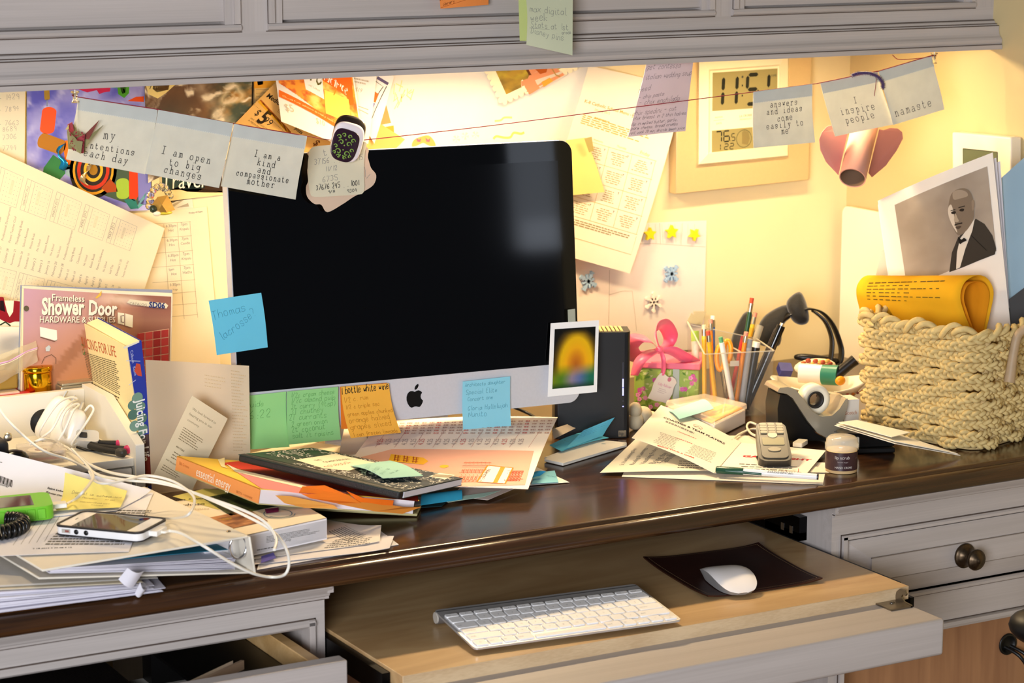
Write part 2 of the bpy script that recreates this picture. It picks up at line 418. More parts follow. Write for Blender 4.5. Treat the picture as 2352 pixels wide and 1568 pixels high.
        s._f(L+R, [(i, i+1, n+i+1, n+i) for i in range(n-1)], mt, off); return s
    def linepx(s, pts, w, mt, off=None, sub=1): return s.line([s.uv(*p) for p in pts], w, mt, off, sub)
    def frame(s, u0, v0, u1, v1, w, mt): return s.line([(u0, v0), (u1, v0), (u1, v1), (u0, v1), (u0, v0)], w, mt)
    def text(s, t, uv0, uv1, mt, font='b', ys=1., bold=0., w=None, seed=0, jit=.45, slant=.12, off=None, pitch=6.):
        # lettering whose base line runs from uv0 to uv1
        ax, ay, bx, by = uv0[0]*s.W, uv0[1]*s.H, uv1[0]*s.W, uv1[1]*s.H
        dx, dy = bx-ax, by-ay; L = math.hypot(dx, dy); dx /= L; dy /= L
        # up vector: against v
        ux, uy = dy, -dx
        if font == 'b':
            vs, fs, wd = bfont(t, bold); k = L/wd
            uvs = [((ax+dx*x*k+ux*y*k*ys)/s.W, (ay+dy*x*k+uy*y*k*ys)/s.H) for x, y in vs]
            s._f(uvs, fs, mt, off)
        else:
            rnd = random.Random(seed or len(t)*7+ord(t[0])); tw = font == 't'
            st, wd = stroke_layout(t, TW if tw else HW, pitch, 0.12 if tw else jit, rnd, 0 if tw else slant); k = L/wd
            for pl in st: s.line([((ax+dx*x*k+ux*y*k*ys)/s.W, (ay+dy*x*k+uy*y*k*ys)/s.H) for x, y in pl], w or k*.7, mt, off)
        return s
    def textpx(s, t, p0, p1, mt, **k): return s.text(t, s.uv(*p0), s.uv(*p1), mt, **k)
    def block(s, u0, v0, u1, v1, n, mt, seed=1, fill=.55, wmin=.02, wmax=.07, gap=.012, rag=.25, vert=False):
        # lines of small print, one bar per word
        r = random.Random(seed)
        if vert:
            du = (u1-u0)/n
            for i in range(n):
                y = v0; end = v1-(v1-v0)*r.uniform(0, rag)
                while y < end:
                    ww = r.uniform(wmin, wmax); y2 = min(y+ww, end); s.rect(u0+i*du, y, u0+i*du+du*fill, y2, mt); y = y2+gap
            return s
        dv = (v1-v0)/n
        for i in range(n):
            x = u0; end = u1-(u1-u0)*r.uniform(0, rag)
            while x < end:
                ww = r.uniform(wmin, wmax); x2 = min(x+ww, end); s.rect(x, v0+i*dv, x2, v0+i*dv+dv*fill, mt); x = x2+gap
        return s
    def blockpx(s, pts, n, mt, **k):   # a quadrilateral of print given by its four photo corners
        A, B, Cc, Dd = [s.uv(*p) for p in pts]; r = random.Random(k.get('seed', 1)); fill = k.get('fill', .5); rag = k.get('rag', .3)
        wmin, wmax, gap = k.get('wmin', .03), k.get('wmax', .12), k.get('gap', .02); al = k.get('align', 'l')
        def q(a, b): return tuple(A[i]*(1-a)*(1-b)+B[i]*a*(1-b)+Cc[i]*a*b+Dd[i]*(1-a)*b for i in (0, 1))
        for i in range(n):
            ln = 1-r.uniform(0, rag); x = 0 if al == 'l' else (1-ln)/2; end = x+ln
            while x < end:
                x2 = min(x+r.uniform(wmin, wmax), end); b0 = i/n; b1 = (i+fill)/n
                s._f([q(x, b0), q(x2, b0), q(x2, b1), q(x, b1)], [(0, 1, 2, 3)], mt); x = x2+gap
        return s
def sheet(TL, TR, BR, BL, mt, nu=1, nv=1, bulge=None, th=.0004, back=None, front=None):
    return Sheet(TL, TR, BR, BL, bulge, th, front).base(mt, nu, nv, back)
def put(name, s, label, cat, group=None, **k): return single(name, s.m if isinstance(s, Sheet) else s, label, cat, group, **k)
def _printmat(name, rough):
    m = bpy.data.materials.new(name); m.use_nodes = True; b = m.node_tree.nodes['Principled BSDF']
    a = m.node_tree.nodes.new('ShaderNodeVertexColor'); a.layer_name = 'Col'
    m.node_tree.links.new(a.outputs['Color'], b.inputs['Base Color']); b.inputs['Roughness'].default_value = rough; b.inputs['Specular IOR Level'].default_value = .3
    return m
PRINT = _printmat('printed_colours', .6); GLOSSPRINT = _printmat('glossy_printed_colours', .25)
def vnoise(x, y, seed=0):
    def h(i, j):
        q = math.sin(i*127.1+j*311.7+seed*74.7)*43758.5453; return q-math.floor(q)
    i, j = math.floor(x), math.floor(y); f, g = x-i, y-j; f = f*f*(3-2*f); g = g*g*(3-2*g)
    return (h(i, j)*(1-f)+h(i+1, j)*f)*(1-g)+(h(i, j+1)*(1-f)+h(i+1, j+1)*f)*g
def fbm(x, y, seed=0, o=4):
    t = 0; a = .5
    for k in range(o): t += a*vnoise(x*2**k, y*2**k, seed+k); a *= .5
    return t/(1-.5**o)
def mixc(a, b, t): t = max(0, min(1, t)); return tuple(p*(1-t)+q*t for p, q in zip(a, b))
def hx(h): return tuple(int(h[i:i+2], 16)/255 for i in (0, 2, 4))
def ramp(stops, t):
    for (a, ca), (b, cb) in zip(stops, stops[1:]):
        if t <= b: return mixc(hx(ca), hx(cb), (t-a)/(b-a))
    return hx(stops[-1][1])
K = ink('1C1A1A'); KG = ink('5A5652'); KP = ink('8A8680')
# ------------------------------------------------------------------ the setting
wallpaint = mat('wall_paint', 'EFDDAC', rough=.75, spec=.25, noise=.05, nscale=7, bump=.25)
wallside = mat('wall_side_shaded', 'CDB888', rough=.75, spec=.2, noise=.05, nscale=6, bump=.25)  # wall paint darkened: the side wall's shade sits in its colour
floorm = wood('floor_boards', '5B3C22', '8A6239', rough=.35, scale=(1.5, 12, 12))
struct('wall_back', M().box((-2.6, WY, 0), (WX+.1, WY+.1, 2.4), wallpaint))
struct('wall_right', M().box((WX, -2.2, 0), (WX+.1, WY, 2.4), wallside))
struct('floor', M().box((-3.5, -5.2, -.05), (2.6, WY+.1, 0), floorm))
# painted wood with a brushed glaze
def painted(name, c1, c2, sc=(1.0, 40, 40)):
    return wood(name, c1, c2, rough=.42, scale=sc, dist=.6, fine=.5, spec=.4)
cabp = painted('cabinet_paint', 'ACA39D', 'B9B0AA', (1.0, 26, 26))
cabv = painted('cabinet_paint_upright', 'ACA39D', 'B9B0AA', (26, 26, 1.0))
glz = mat('cabinet_glaze_line', '4E4139', rough=.6)
gap = mat('cabinet_dark_gap', '120D0A', rough=.9)
UF = -.298        # face frame of the wall cabinet
def ux(px, y=60): return Py(px, y, UF).x
# ---- wall cabinet
cab = thing('wall_cabinet', 'grey glazed wall cabinet with moulded lower edge hung above the desk', 'cabinet', (-.2, UF+.15, 1.55))
zb, zt = 1.287, 1.95
x0 = -2.0
body = M()
# openings between stiles
ops = [(-1.75, ux(537)), (ux(629), ux(1627)), (ux(1693), ux(2226))]
zo = 1.3555   # bottom of the openings
body.box((x0, UF, 1.322), (WX, UF+.02, 1.346), cabp)
edges = [x0]+[e for o in ops for e in o]+[WX]
for i in range(0, len(edges), 2):
    body.box((edges[i]-(.012 if i else 0), UF, 1.346), (edges[i+1]+(.012 if i < 6 else 0), UF+.02, zt), cabv)
body.box((x0, UF, 1.86), (WX, UF+.02, zt), cabp)
body.box((x0, UF+.02, 1.346), (WX, WY, 1.362), cabp)          # bottom board
body.box((x0, UF+.02, zt-.02), (WX, WY, zt), cabp)
body.box((x0, UF+.02, 1.362), (x0+.018, WY, zt-.02), cabv)
body.box((x0, UF+.1, 1.362), (WX, UF+.11, zt-.02), gap)       # dark inside behind the doors
ppart('face_frame', body, cab)
# moulding along the lower edge
pr = [(UF+.012, 1.284), (-.3225, 1.284), (-.3225, 1.2905), (-.3205, 1.2915), (-.3205, 1.2925), (-.3215, 1.2945), (-.3215, 1.2985), (-.3195, 1.3015), (-.3165, 1.304), (-.3145, 1.3075), (-.3135, 1.312), (-.3135, 1.3185),
      (-.3085, 1.3195), (-.3085, 1.3215), (-.3045, 1.3225), (-.3035, 1.3255), (-.3005, 1.327), (-.2985, 1.3272), (UF+.012, 1.3272)]
mo = M().extrude_x(pr, x0, WX-.001, cabp)
for (y, z) in ((-.3212, 1.2915), (-.3130, 1.3191), (-.3080, 1.3219), (-.3012, 1.3274)):
    mo.box((x0, y-.0009, z-.0006), (WX-.0012, y+.002, z+.0005), glz)
ppart('moulding', mo, cab)
for i, (a, b) in enumerate(ops):
    # rounded bead around the opening
    bd = M(); r = .006
    bd.extrude_x([(UF+.012, zo-.0095), (UF-.001, zo-.0095), (UF-.004, zo-.0075), (UF-.005, zo-.004), (UF-.003, zo-.0008), (UF+.002, zo), (UF+.012, zo)], a-.009, b+.009, cabp)
    bd.box((a-.011, UF-.0008, zo-.0107), (b+.011, UF+.004, zo-.0095), glz)
    for xx, sg in ((a, -1), (b, 1)):
        bd.box((xx if sg > 0 else xx-.008, UF-.0045, zo), (xx+.008 if sg > 0 else xx, UF+.012, 1.86), cabv)
        bd.box((xx+sg*.0080-.0006, UF-.0012, zo-.01), (xx+sg*.0080+.0010, UF+.004, 1.86), glz)
    ppart('bead', bd, cab)
    dr = M(); g = .0022
    dr.box((a+g, UF+.004, zo+.003), (b-g, UF+.024, 1.857), cabp if i < 2 else cabp)
    d = ppart('door', dr, cab, bevel=.0012)
# lamp housings under the cabinet
white = mat('white_enamel', 'F2F0EA', rough=.35)
for k, (lx, ly, lz, le) in enumerate(LAMPS):
    t = thing('under_cabinet_light', ['slim white strip light fixed under the wall cabinet above the computer', 'slim white strip light fixed under the wall cabinet above the wall clock', 'slim white strip light fixed under the wall cabinet above the papers at far left'][k], 'lamp', (lx, ly, 1.346))
    hm = M()
    hm.box((lx-.13, ly-.035, 1.334), (lx+.13, ly+.035, 1.346), white)
    hm.box((lx-.13, ly-.035, 1.322), (lx+.13, ly-.031, 1.334), white)
    hm.box((lx-.13, ly+.031, 1.322), (lx+.13, ly+.035, 1.334), white)
    ppart('housing', hm, t)
    tb = M().tube([(lx-.115, ly, 1.3275), (lx+.115, ly, 1.3275)], .0045, mat('lamp_tube', (1.0, .78, .45), rough=.4, emit=6.0), 10)
    ppart('lamp_tube', tb, t)
# ---- desk top
deskw = wood('dark_desk_wood', '2C1A0D', '482C15', rough=.2, scale=(1.6, 24, 24), coat=.15, dist=1.6, fine=.45, spec=.5, bump=.04)
BX0 = -2.0
prof = [(WY-.002, .750), (-.668, .750), (-.6735, .750), (-.6755, .7488), (-.6762, .7468), (-.6775, .7462), (-.680, .7468), (-.684, .7470), (-.689, .7460), (-.6945, .7428), (-.6985, .7378), (-.7000, .7325), (-.6990, .7285), (-.6965, .7262), (-.69, .7255), (-.66, .7255), (-.655, .7275), (-.64, .7275), (WY-.002, .7275)]
dm = M().extrude_x(prof, BX0, WX-.001, deskw)
dk = single('countertop', dm, 'long dark stained wooden desk top with a rounded front edge', 'desk top')
dk.data.polygons.foreach_set('use_smooth', [True]*len(dk.data.polygons)); dk.data.set_sharp_from_angle(angle=math.radians(50))
# ---- base cabinets
CF = -.655
def face(px, py): return Py(px, py, CF)
lightw = wood('light_drawer_wood', 'C79C62', 'DDB57C', rough=.45, scale=(1.2, 16, 16), dist=1.0, fine=.3)
lx = -.341
lc = thing('base_cabinet', 'grey glazed base cabinet with the drawer pulled open, left of the keyboard tray', 'cabinet', (-1.0, -.3, 0))
zo_t = .6680; xo = -.3625          # opening
bm = M()
bm.box((BX0, CF, zo_t), (lx, CF+.02, .7273), cabp)
bm.box((xo, CF, .10), (lx, CF+.02, zo_t), cabv)
bm.box((BX0, CF, .10), (xo, CF+.02, .46), cabp)
bm.box((BX0, CF, .46), (-1.02, CF+.02, zo_t), cabv)
bm.box((lx-.018, CF+.02, 0), (lx, WY-.01, .7273), cabv)
bm.box((BX0, CF+.02, .08), (lx-.018, WY-.02, .098), cabp)
bm.box((BX0, CF+.05, 0), (lx-.018, CF+.06, .08), cabp)
ppart('body', bm, lc)
crown = [(CF, .7001), (CF-.0035, .7003), (CF-.004, .703), (CF-.0065, .7045), (CF-.008, .7075), (CF-.0125, .7125), (CF-.0155, .7165), (CF-.016, .7195), (CF-.0185, .7200), (CF-.0185, .7250), (CF, .7250)]
cm = M().extrude_x(crown, BX0, lx+.004, cabp)
cm.box((lx-.001, CF-.016, .7195), (lx+.0085, CF+.1, .725), cabp); cm.box((lx-.001, CF-.0125, .7095), (lx+.0065, CF+.1, .7195), cabp); cm.box((lx-.001, CF-.0045, .7003), (lx+.004, CF+.1, .7095), cabp)
cm.box((BX0, CF-.0048, .7036), (lx+.0042, CF, .7046), glz); cm.box((BX0, CF-.0162, .7188), (lx+.004, CF, .7196), glz); cm.box((BX0, CF-.0012, .6985), (lx, CF, .7001), glz)
ppart('moulding', cm, lc)
bd = M().extrude_x([(CF+.01, zo_t-.001), (CF-.003, zo_t-.001), (CF-.0055, zo_t+.0015), (CF-.0055, zo_t+.0055), (CF-.003, zo_t+.0085), (CF, zo_t+.0085)], -1.02, xo+.008, cabp)
bd.box((xo-.0005, CF-.0055, .46), (xo+.0072, CF+.01, zo_t+.008), cabv)
bd.box((-1.02, CF-.0015, zo_t+.0085), (xo+.0092, CF+.002, zo_t+.0097), glz); bd.box((xo+.0078, CF-.0015, .46), (xo+.0090, CF+.002, zo_t+.0097), glz)
ppart('bead', bd, lc)
# open drawer, pulled out
dy = -.108
dfr = M().box((-1.005, CF+dy-.004, .475), (xo-.002, CF+dy+.018, .6595), cabp)
dd = ppart('drawer', M().box((-.99, CF+dy+.018, .487), (xo-.03, CF+.35, .497), lightw), lc)
ppart('drawer_front', dfr, dd, bevel=.0015)
ppart('drawer_side', M().box((xo-.034, CF+dy+.018, .497), (xo-.019, CF+.35, .6530), lightw), dd, bevel=.001)
ppart('drawer_side', M().box((-1.0, CF+dy+.018, .497), (-.985, CF+.35, .6530), lightw), dd, bevel=.001)
# things inside the drawer
single('document_case', M().box((-.88, CF+dy+.022, .4975), (-.545, CF+.22, .600), mat('dark_leather', '17100E', rough=.55, bump=.5, nscale=300)), 'dark brown document case lying inside the open drawer', 'case', bevel=.006)
bk = M(); bk.box((-.955, CF+dy+.023, .4975), (-.893, CF+.18, .632), mat('dark_navy', '14181F', rough=.6))
for i in range(40):
    bk.tube([(-.8925+.003*math.cos(a), CF+dy+.03+i*.006, .60+.008*math.sin(a)) for a in [2*PI*q/8 for q in range(9)]], .0006, metal('8A8F96'), 4)
single('spiral_notebook', bk, 'navy spiral bound notebook standing in the open drawer', 'notebook')
s = M(); s.box((-.533, CF+dy+.025, .4975), (-.405, CF+.15, .585), paper('E9E2D6'))
single('paper_stack', s, 'cream papers lying flat in the open drawer beside its wooden side', 'papers')
for k in range(2):
    q = M(); xx = -.50-.014*k
    q.add([(xx-.04, CF+dy+.05, .586+.002*k), (xx+.055, CF-.0, .586+.002*k), (xx+.055, CF-.0, .640+.002*k), (xx-.04, CF+dy+.05, .640+.002*k), (xx-.043, CF+dy+.0503, .586+.002*k), (xx+.052, CF-.0+.003, .586), (xx+.052, CF-.0+.003, .640), (xx-.043, CF+dy+.053, .640)], [(0,1,2,3),(7,6,5,4),(0,4,5,1),(3,2,6,7),(0,3,7,4),(1,5,6,2)], card(['A88D74', 'C9B49A'][k]))
    single('folded_card', q, ['brown folded card standing among the papers of the open drawer', 'tan folded card behind the brown one in the open drawer'][k], 'card')
q = sheet((-.50, CF-.005, .612), (-.40, CF-.005, .6135), (-.40, CF-.075, .6085), (-.49, CF-.075, .607), paper('F0EDE6'), bulge=lambda u, v: .003*math.sin(u*7), front=Vector((0, 0, 1)))
q.poly([(.15, .35), (.6, .3), (.7, .7), (.2, .8)], ink('2A2622'))
put('printed_label', q, 'white label printed with black bars on the papers of the drawer', 'label')
single('black_folder', M().box((-.515, CF-.03, .625), (-.40, CF+.15, .629), mat('blk_folder', '0C0B0B', rough=.4)).box((-.515, CF+.12, .585), (-.40, CF+.15, .625), mat('blk_folder', '0C0B0B')), 'black folder at the back of the open drawer', 'folder')
# right base cabinet
rx = .404
rc = thing('base_cabinet', 'grey glazed base cabinet with a closed drawer and round bronze knob, right of the tray', 'cabinet', (.68, -.3, 0))
a = face(1932, 1231); b_in = face(1942, 1240)
zr_t = b_in.z; xr = b_in.x; zr_b = face(2087, 1360).z
XR = WX-.001
bm = M()
bm.box((rx, CF, zr_t), (XR, CF+.02, .7273), cabp)
bm.box((rx, CF, 0), (xr, CF+.02, zr_t), cabv)
zrail = .5175
bm.box((xr, CF, zrail), (XR, CF+.02, zr_b), cabp)
bm.box((rx, CF+.02, 0), (rx+.018, WY-.01, .7273), cabv)
bm.box((rx+.018, CF+.02, zrail+.004), (XR, WY-.01, zrail+.016), cabp)
ppart('body', bm, rc)
kn = M().extrude_x([(p[0], p[1]) for p in crown], rx+.001, XR, cabp)
kn.box((rx-.006, CF-.016, .7195), (rx+.003, CF+.1, .725), cabp); kn.box((rx-.003, CF-.0105, .708), (rx+.003, CF+.1, .7195), cabp)
kn.box((rx, CF-.0048, .7036), (XR, CF, .7046), glz); kn.box((rx, CF-.0162, .7188), (XR, CF, .7196), glz)
ppart('moulding', kn, rc)
bd = M(); r = .0068
bp = [(CF+.01, 0), (CF-.003, 0), (CF-.0055, .0015), (CF-.0055, .0050), (CF-.003, .0068), (CF, .0068)]
bd.extrude_x([(y, zr_t+z) for y, z in bp], xr-.007, XR, cabp)
bd.extrude_x([(y, zr_b-z) for y, z in bp][::-1], xr-.007, XR, cabp)
bd.box((xr-.0066, CF-.0055, .0), (xr, CF+.01, zr_t+.005), cabv)
bd.extrude_x([(CF, zrail-.002), (CF-.006, zrail-.001), (CF-.008, zrail+.003), (CF-.006, zrail+.007), (CF, zrail+.008)], xr, XR, cabp)
for z in (zr_t+.0070, zr_b-.0079, zrail+.0085): bd.box((xr-.008, CF-.0012, z), (XR, CF+.002, z+.0010), glz)
bd.box((xr-.0082, CF-.0012, 0), (xr-.0072, CF+.002, zr_t+.008), glz)
ppart('bead', bd, rc)
# raised-panel drawer front
dr = M(); y0, y1 = CF+.003, CF-.006
o0 = face(1948, 1248); i0 = face(1994, 1289)
X0, Z1 = xr+.0025, zr_t-.003; Z0 = zr_b+.002; X1 = XR
bx, bz = i0.x-X0, .026
P8 = [(X0, y0, Z0), (X1, y0, Z0), (X1, y0, Z1), (X0, y0, Z1)]
Q8 = [(X0+bx, y1, Z0+bz), (X1, y1, Z0+bz), (X1, y1, Z1-bz), (X0+bx, y1, Z1-bz)]
Q9 = [(X0+bx, y1-.0022, Z0+bz), (X1, y1-.0022, Z0+bz), (X1, y1-.0022, Z1-bz), (X0+bx, y1-.0022, Z1-bz)]
dr.add(P8+Q8+Q9, [(0,1,5,4),(1,2,6,5),(2,3,7,6),(3,0,4,7),(4,5,9,8),(5,6,10,9),(6,7,11,10),(7,4,8,11),(8,9,10,11)], cabp)
dr.box((X0, y0, Z0), (X1, y0+.018, Z1), cabp)
for z in (Z0+bz-.0006, Z1-bz-.0006): dr.box((X0+bx, y1-.0024, z), (X1, y1, z+.0011), mat('cab_glaze_soft', '84796F', rough=.6))
dwr = ppart('drawer', dr, rc)
kc = face(2205, 1290); kc = Vector((kc.x, CF-.0085, (Z0+Z1)/2-.002))
bronze = mat('aged_bronze', '5A4A38', rough=.32, metal=.85, noise=.5, nscale=160)
kX = frame(kc, (1, 0, 0), (0, -1, 0))
ppart('knob', M().lathe([(0, 0), (.0175, 0), (.0178, .002), (.0165, .004), (.0135, .005), (.012, .007), (.008, .010), (.0072, .014), (.0085, .0185), (.0125, .021), (.0148, .0235), (.0150, .026), (.0138, .0285), (.0122, .0290), (.0115, .0305), (.0085, .0312), (.0078, .0325), (.0045, .0330), (.0035, .0345), (0, .0350)], bronze, 36, kX), dwr, 'dark aged bronze knob')
# unpainted board at the back of the open space below that drawer
veneer = wood('veneer_board', '8A5F40', 'A67852', rough=.5, scale=(9, 9, 1.0), dist=1.2, fine=.2)
vb = M().box((rx+.02, -.600, .0), (XR, -.585, .519), veneer)
hc = Py(2313, 1478, -.600)
struct('wall_recess', vb)
tag(link('cable_grommet', M().lathe([(0, 0), (.0145, 0), (.016, .001), (.016, .003), (.0125, .003), (.012, .001), (0, .001)], plastic('0A0A0A', .4), 28, frame((hc.x, -.600, hc.z), (1, 0, 0), (0, -1, 0)))), 'round black cable hole cover in the bare wooden board at lower right', 'grommet')
for k in range(2):
    pts = spline([(hc.x-.004+.010*k, -.599, hc.z-.004), (hc.x+.008+.012*k, -.622, hc.z-.016), (hc.x+.026+.014*k, -.628, hc.z-.05), (hc.x+.036+.017*k, -.63, hc.z-.10), (hc.x+.040+.019*k, -.63, .2), (hc.x+.042+.020*k, -.63, .004)], 8)
    tag(link('power_cable', M().tube(pts, .0028, plastic('0D0D0D', .4), 8)), ['black cable out of the cable hole at lower right, the left one', 'black cable out of the cable hole at lower right, the right one'][k], 'cable')
# kneehole back and the dark space under the desk
struct('wall_kneehole', M().box((lx, -.02, 0), (rx, WY-.001, .727), veneer))
# ---- keyboard tray
maple = wood('maple_tray', 'BF9868', 'D0AC7A', rough=.33, scale=(1.6, 7, 7), dist=2.8, fine=.12, coat=.2)
maplee = wood('maple_edge', 'BFA27C', 'D2B892', rough=.5, scale=(6, 30, 30), dist=.6, fine=.6)
TZ = .655
tr = thing('keyboard_tray', 'pull-out maple keyboard tray with a fold-down front under the desk', 'tray', (.03, -.55, TZ-.018))
tl, tR, tf, tbk = -.329, .3905, -.8365, -.26
tm = M().box((tl, tf, TZ-.0175), (tR, tbk, TZ), maple)
for i in range(6):
    if tm.f[i] == [0, 1, 5, 4]: tm.mi[i] = tm.m(maplee)
ppart('board', tm, tr, bevel=.0008)
blk = metal('202022', .4)
for sgn, xx in ((1, tl-.011), (-1, tR+.001)):
    sl = M().box((xx, tf+.03, TZ-.032), (xx+.010, tbk+.05, TZ-.004), blk)
    sl.box((xx+.002, tf+.0, TZ-.040), (xx+.008, tf+.05, TZ-.016), blk)
    ppart('slide', sl, tr)
br = M(); bq = Py(1840, 1215, -.50)
br.box((.391, -.60, TZ+.001), (.4035, -.52, TZ+.034), blk); br.box((.391, -.60, TZ+.001), (.4035, -.30, TZ+.012), blk)
br.box((.3905, -.585, TZ+.008), (.3912, -.578, TZ+.018), metal('C8C8C8')); br.box((.3905, -.565, TZ+.008), (.3912, -.558, TZ+.018), metal('C8C8C8'))
ppart('bracket', br, tr)
pf0, pf1, pz = -.925, -.818, .638
pm = M(); pm.box((-.352, pf0, pz-.047), (.377, pf1, pz), cabp)
ppart('fold_down_front', pm, tr, bevel=.004, seg=3)
hb = Pz(2075, 1392, pz)
hm = M(); st = metal('8C8478', .3)
hm.box((.338, -.868, pz), (.372, -.818, pz+.0022), st)
hm.box((.352, -.820, pz), (.368, -.800, pz+.0022), st)
hX = Matrix.Translation((.3705, -.868, pz))
hm.prism([(0, 0), (.030, 0), (.032, .006), (.030, .013), (.024, .018), (.014, .0185), (.010, .015), (.012, .012), (.018, .0125), (.020, .009), (.014, .004), (0, .003)], -.0012, .0012, st, hX @ Matrix(((0,0,1,0),(1,0,0,0),(0,1,0,0),(0,0,0,1))))
hm.lathe([(0, .0035), (.003, .0035), (.0038, .0022), (.0038, 0)], st, 14, Matrix.Translation((.357, -.845, pz)))
ppart('hinge', hm, tr, 'small steel hinge bracket')
ppart('hinge', M().box((-.345, -.868, pz), (-.31, -.818, pz+.0022), st).lathe([(0, .0035), (.003, .0035), (.0038, .0022), (.0038, 0)], st, 14, Matrix.Translation((-.33, -.845, pz))), tr)
# ------------------------------------------------------------------ all-in-one computer
IK = .977
IC = CP+(Vector((0, -.203, .9846))-CP)*IK; th, ti = math.radians(4.3), math.radians(5)
ie1 = Vector((math.cos(th), -math.sin(th), 0)); ib = Vector((math.sin(th), math.cos(th), 0)); ie3 = Vector((0, 0, 1))*math.cos(ti)+ib*math.sin(ti)
IX = frame(IC, ie1, ie3); iN = -(IX.to_3x3() @ Vector((0, 1, 0)))
def IMP(px, py, off=0.): return Pp(px, py, IC+iN*off, iN)
def flip_xz(X): return X @ Matrix(((1,0,0,0),(0,0,-1,0),(0,1,0,0),(0,0,0,1)))   # prism xy -> local xz, extruded towards -y
alu = mat('brushed_aluminium', 'DADADF', rough=.4, metal=.3, noise=.04, nscale=300)
blackglass = mat('black_screen_glass', '010102', rough=.035, spec=.45)
screenm = mat('dark_screen', '020203', rough=.06, spec=.4)
pc = thing('desktop_computer', 'large all-in-one desktop computer with a dark glossy screen and silver chin', 'computer', (0, -.19, T))
x0i, x1i, z0i, z1i, rr = [q*IK for q in (-.2545, .2625, -.1905, .1875, .0185)]
def outline(x0, x1, z0, z1, r, n=8, top=True, bot=True):
    out = []
    for cx, cz, a, use in ((x1-r, z0+r, -90, bot), (x1-r, z1-r, 0, top), (x0+r, z1-r, 90, top), (x0+r, z0+r, 180, bot)):
        if not use: out.append((cx+(r if cx > (x0+x1)/2 else -r), cz+(r if cz > (z0+z1)/2 else -r))); continue
        for i in range(n+1):
            t = math.radians(a+90*i/n); out.append((cx+r*math.cos(t), cz+r*math.sin(t)))
    return out
hm = M(); PX = flip_xz(IX)
ol = outline(x0i, x1i, z0i, z1i, rr)
hm.prism(ol, -.020, 0, alu, PX)
# gently domed back
def back(u, v):
    a = 2*PI*u; k = 1-v; i = u*len(ol); i0 = int(i) % len(ol); f = i-int(i); i1 = (i0+1) % len(ol)
    bx, bz_ = ol[i0][0]*(1-f)+ol[i1][0]*f, ol[i0][1]*(1-f)+ol[i1][1]*f
    return IX @ Vector((bx*k, .020+.022*(1-k*k), bz_*k))
hm.grid(back, len(ol), 6, alu)
ppart('housing', hm, pc, bevel=.0012)
gz = -.1325*IK
gp = M().prism(outline(x0i+.0008, x1i-.0008, gz, z1i-.0008, rr-.0008, bot=False), .0002, .0016, blackglass, PX)
ppart('glass_front', gp, pc)
sp = M().prism([(x0i+.023, gz+.022), (x1i-.023, gz+.022), (x1i-.023, z1i-.028), (x0i+.023, z1i-.028)], .0016, .00175, screenm, PX)
ppart('screen', sp, pc)
# fruit emblem with a bite and a leaf
def emblem(cx, cz, s):
    R = [(0,.30),(.12,.36),(.25,.37),(.37,.31),(.44,.22),(.37,.14),(.335,.02),(.36,-.10),(.43,-.19),(.48,-.22),(.43,-.36),(.34,-.49),(.26,-.565),(.17,-.56),(.06,-.52),(0,-.515)]
    L = [(-.06,-.52),(-.17,-.56),(-.26,-.565),(-.36,-.48),(-.46,-.31),(-.51,-.12),(-.505,.06),(-.45,.22),(-.36,.32),(-.25,.37),(-.12,.36)]
    b = [(cx+x*s, cz+z*s) for x, z in R+L]
    lf = [(cx+x*s, cz+z*s) for x, z in [(.0,.42),(.0,.52),(.05,.62),(.13,.70),(.23,.74),(.245,.64),(.20,.54),(.13,.46),(.05,.42)]]
    return b, lf
em = IX.inverted() @ IMP(953, 912)
b_, l_ = emblem(em.x, em.z, .0245)
eb = M().prism(b_, .0001, .0005, mat('emblem_black', '060606', rough=.3), PX).prism(l_, .0001, .0005, mat('emblem_black', '060606'), PX)
ppart('emblem', eb, pc, 'black fruit emblem with a bite on the chin')
# stand: neck and bent foot plate
sm = M()
sw = .092
path = [(-.11, 0.0), (.055, 0.0), (.072, .004), (.082, .014), (.082, .03), (.058, .17)]
def standp(u, v, o):
    k = v*(len(path)-1); i = min(int(k), len(path)-2); f = k-i
    a, c = path[i], path[i+1]; d = Vector((c[0]-a[0], c[1]-a[1])).normalized(); nx, nz = -d.y, d.x
    base = Vector((IC.x, IC.y, T))+ib*(a[0]*(1-f)+c[0]*f+nx*o)+ie1*((u-.5)*2*sw)
    base.z = T+a[1]*(1-f)+c[1]*f+nz*o+.0002
    return base
sm.grid(lambda u, v: standp(u, v, .006), 1, 20, alu); sm.grid(lambda u, v: standp(u, v, 0), 1, 20, alu, flip=True)
for u in (0, 1): sm.grid(lambda a, v: standp(u, v, .006*a), 1, 20, alu, flip=(u == 0))
sm.grid(lambda a, u: standp(u, 0, .006*a), 1, 1, alu)
ppart('stand', sm, pc)

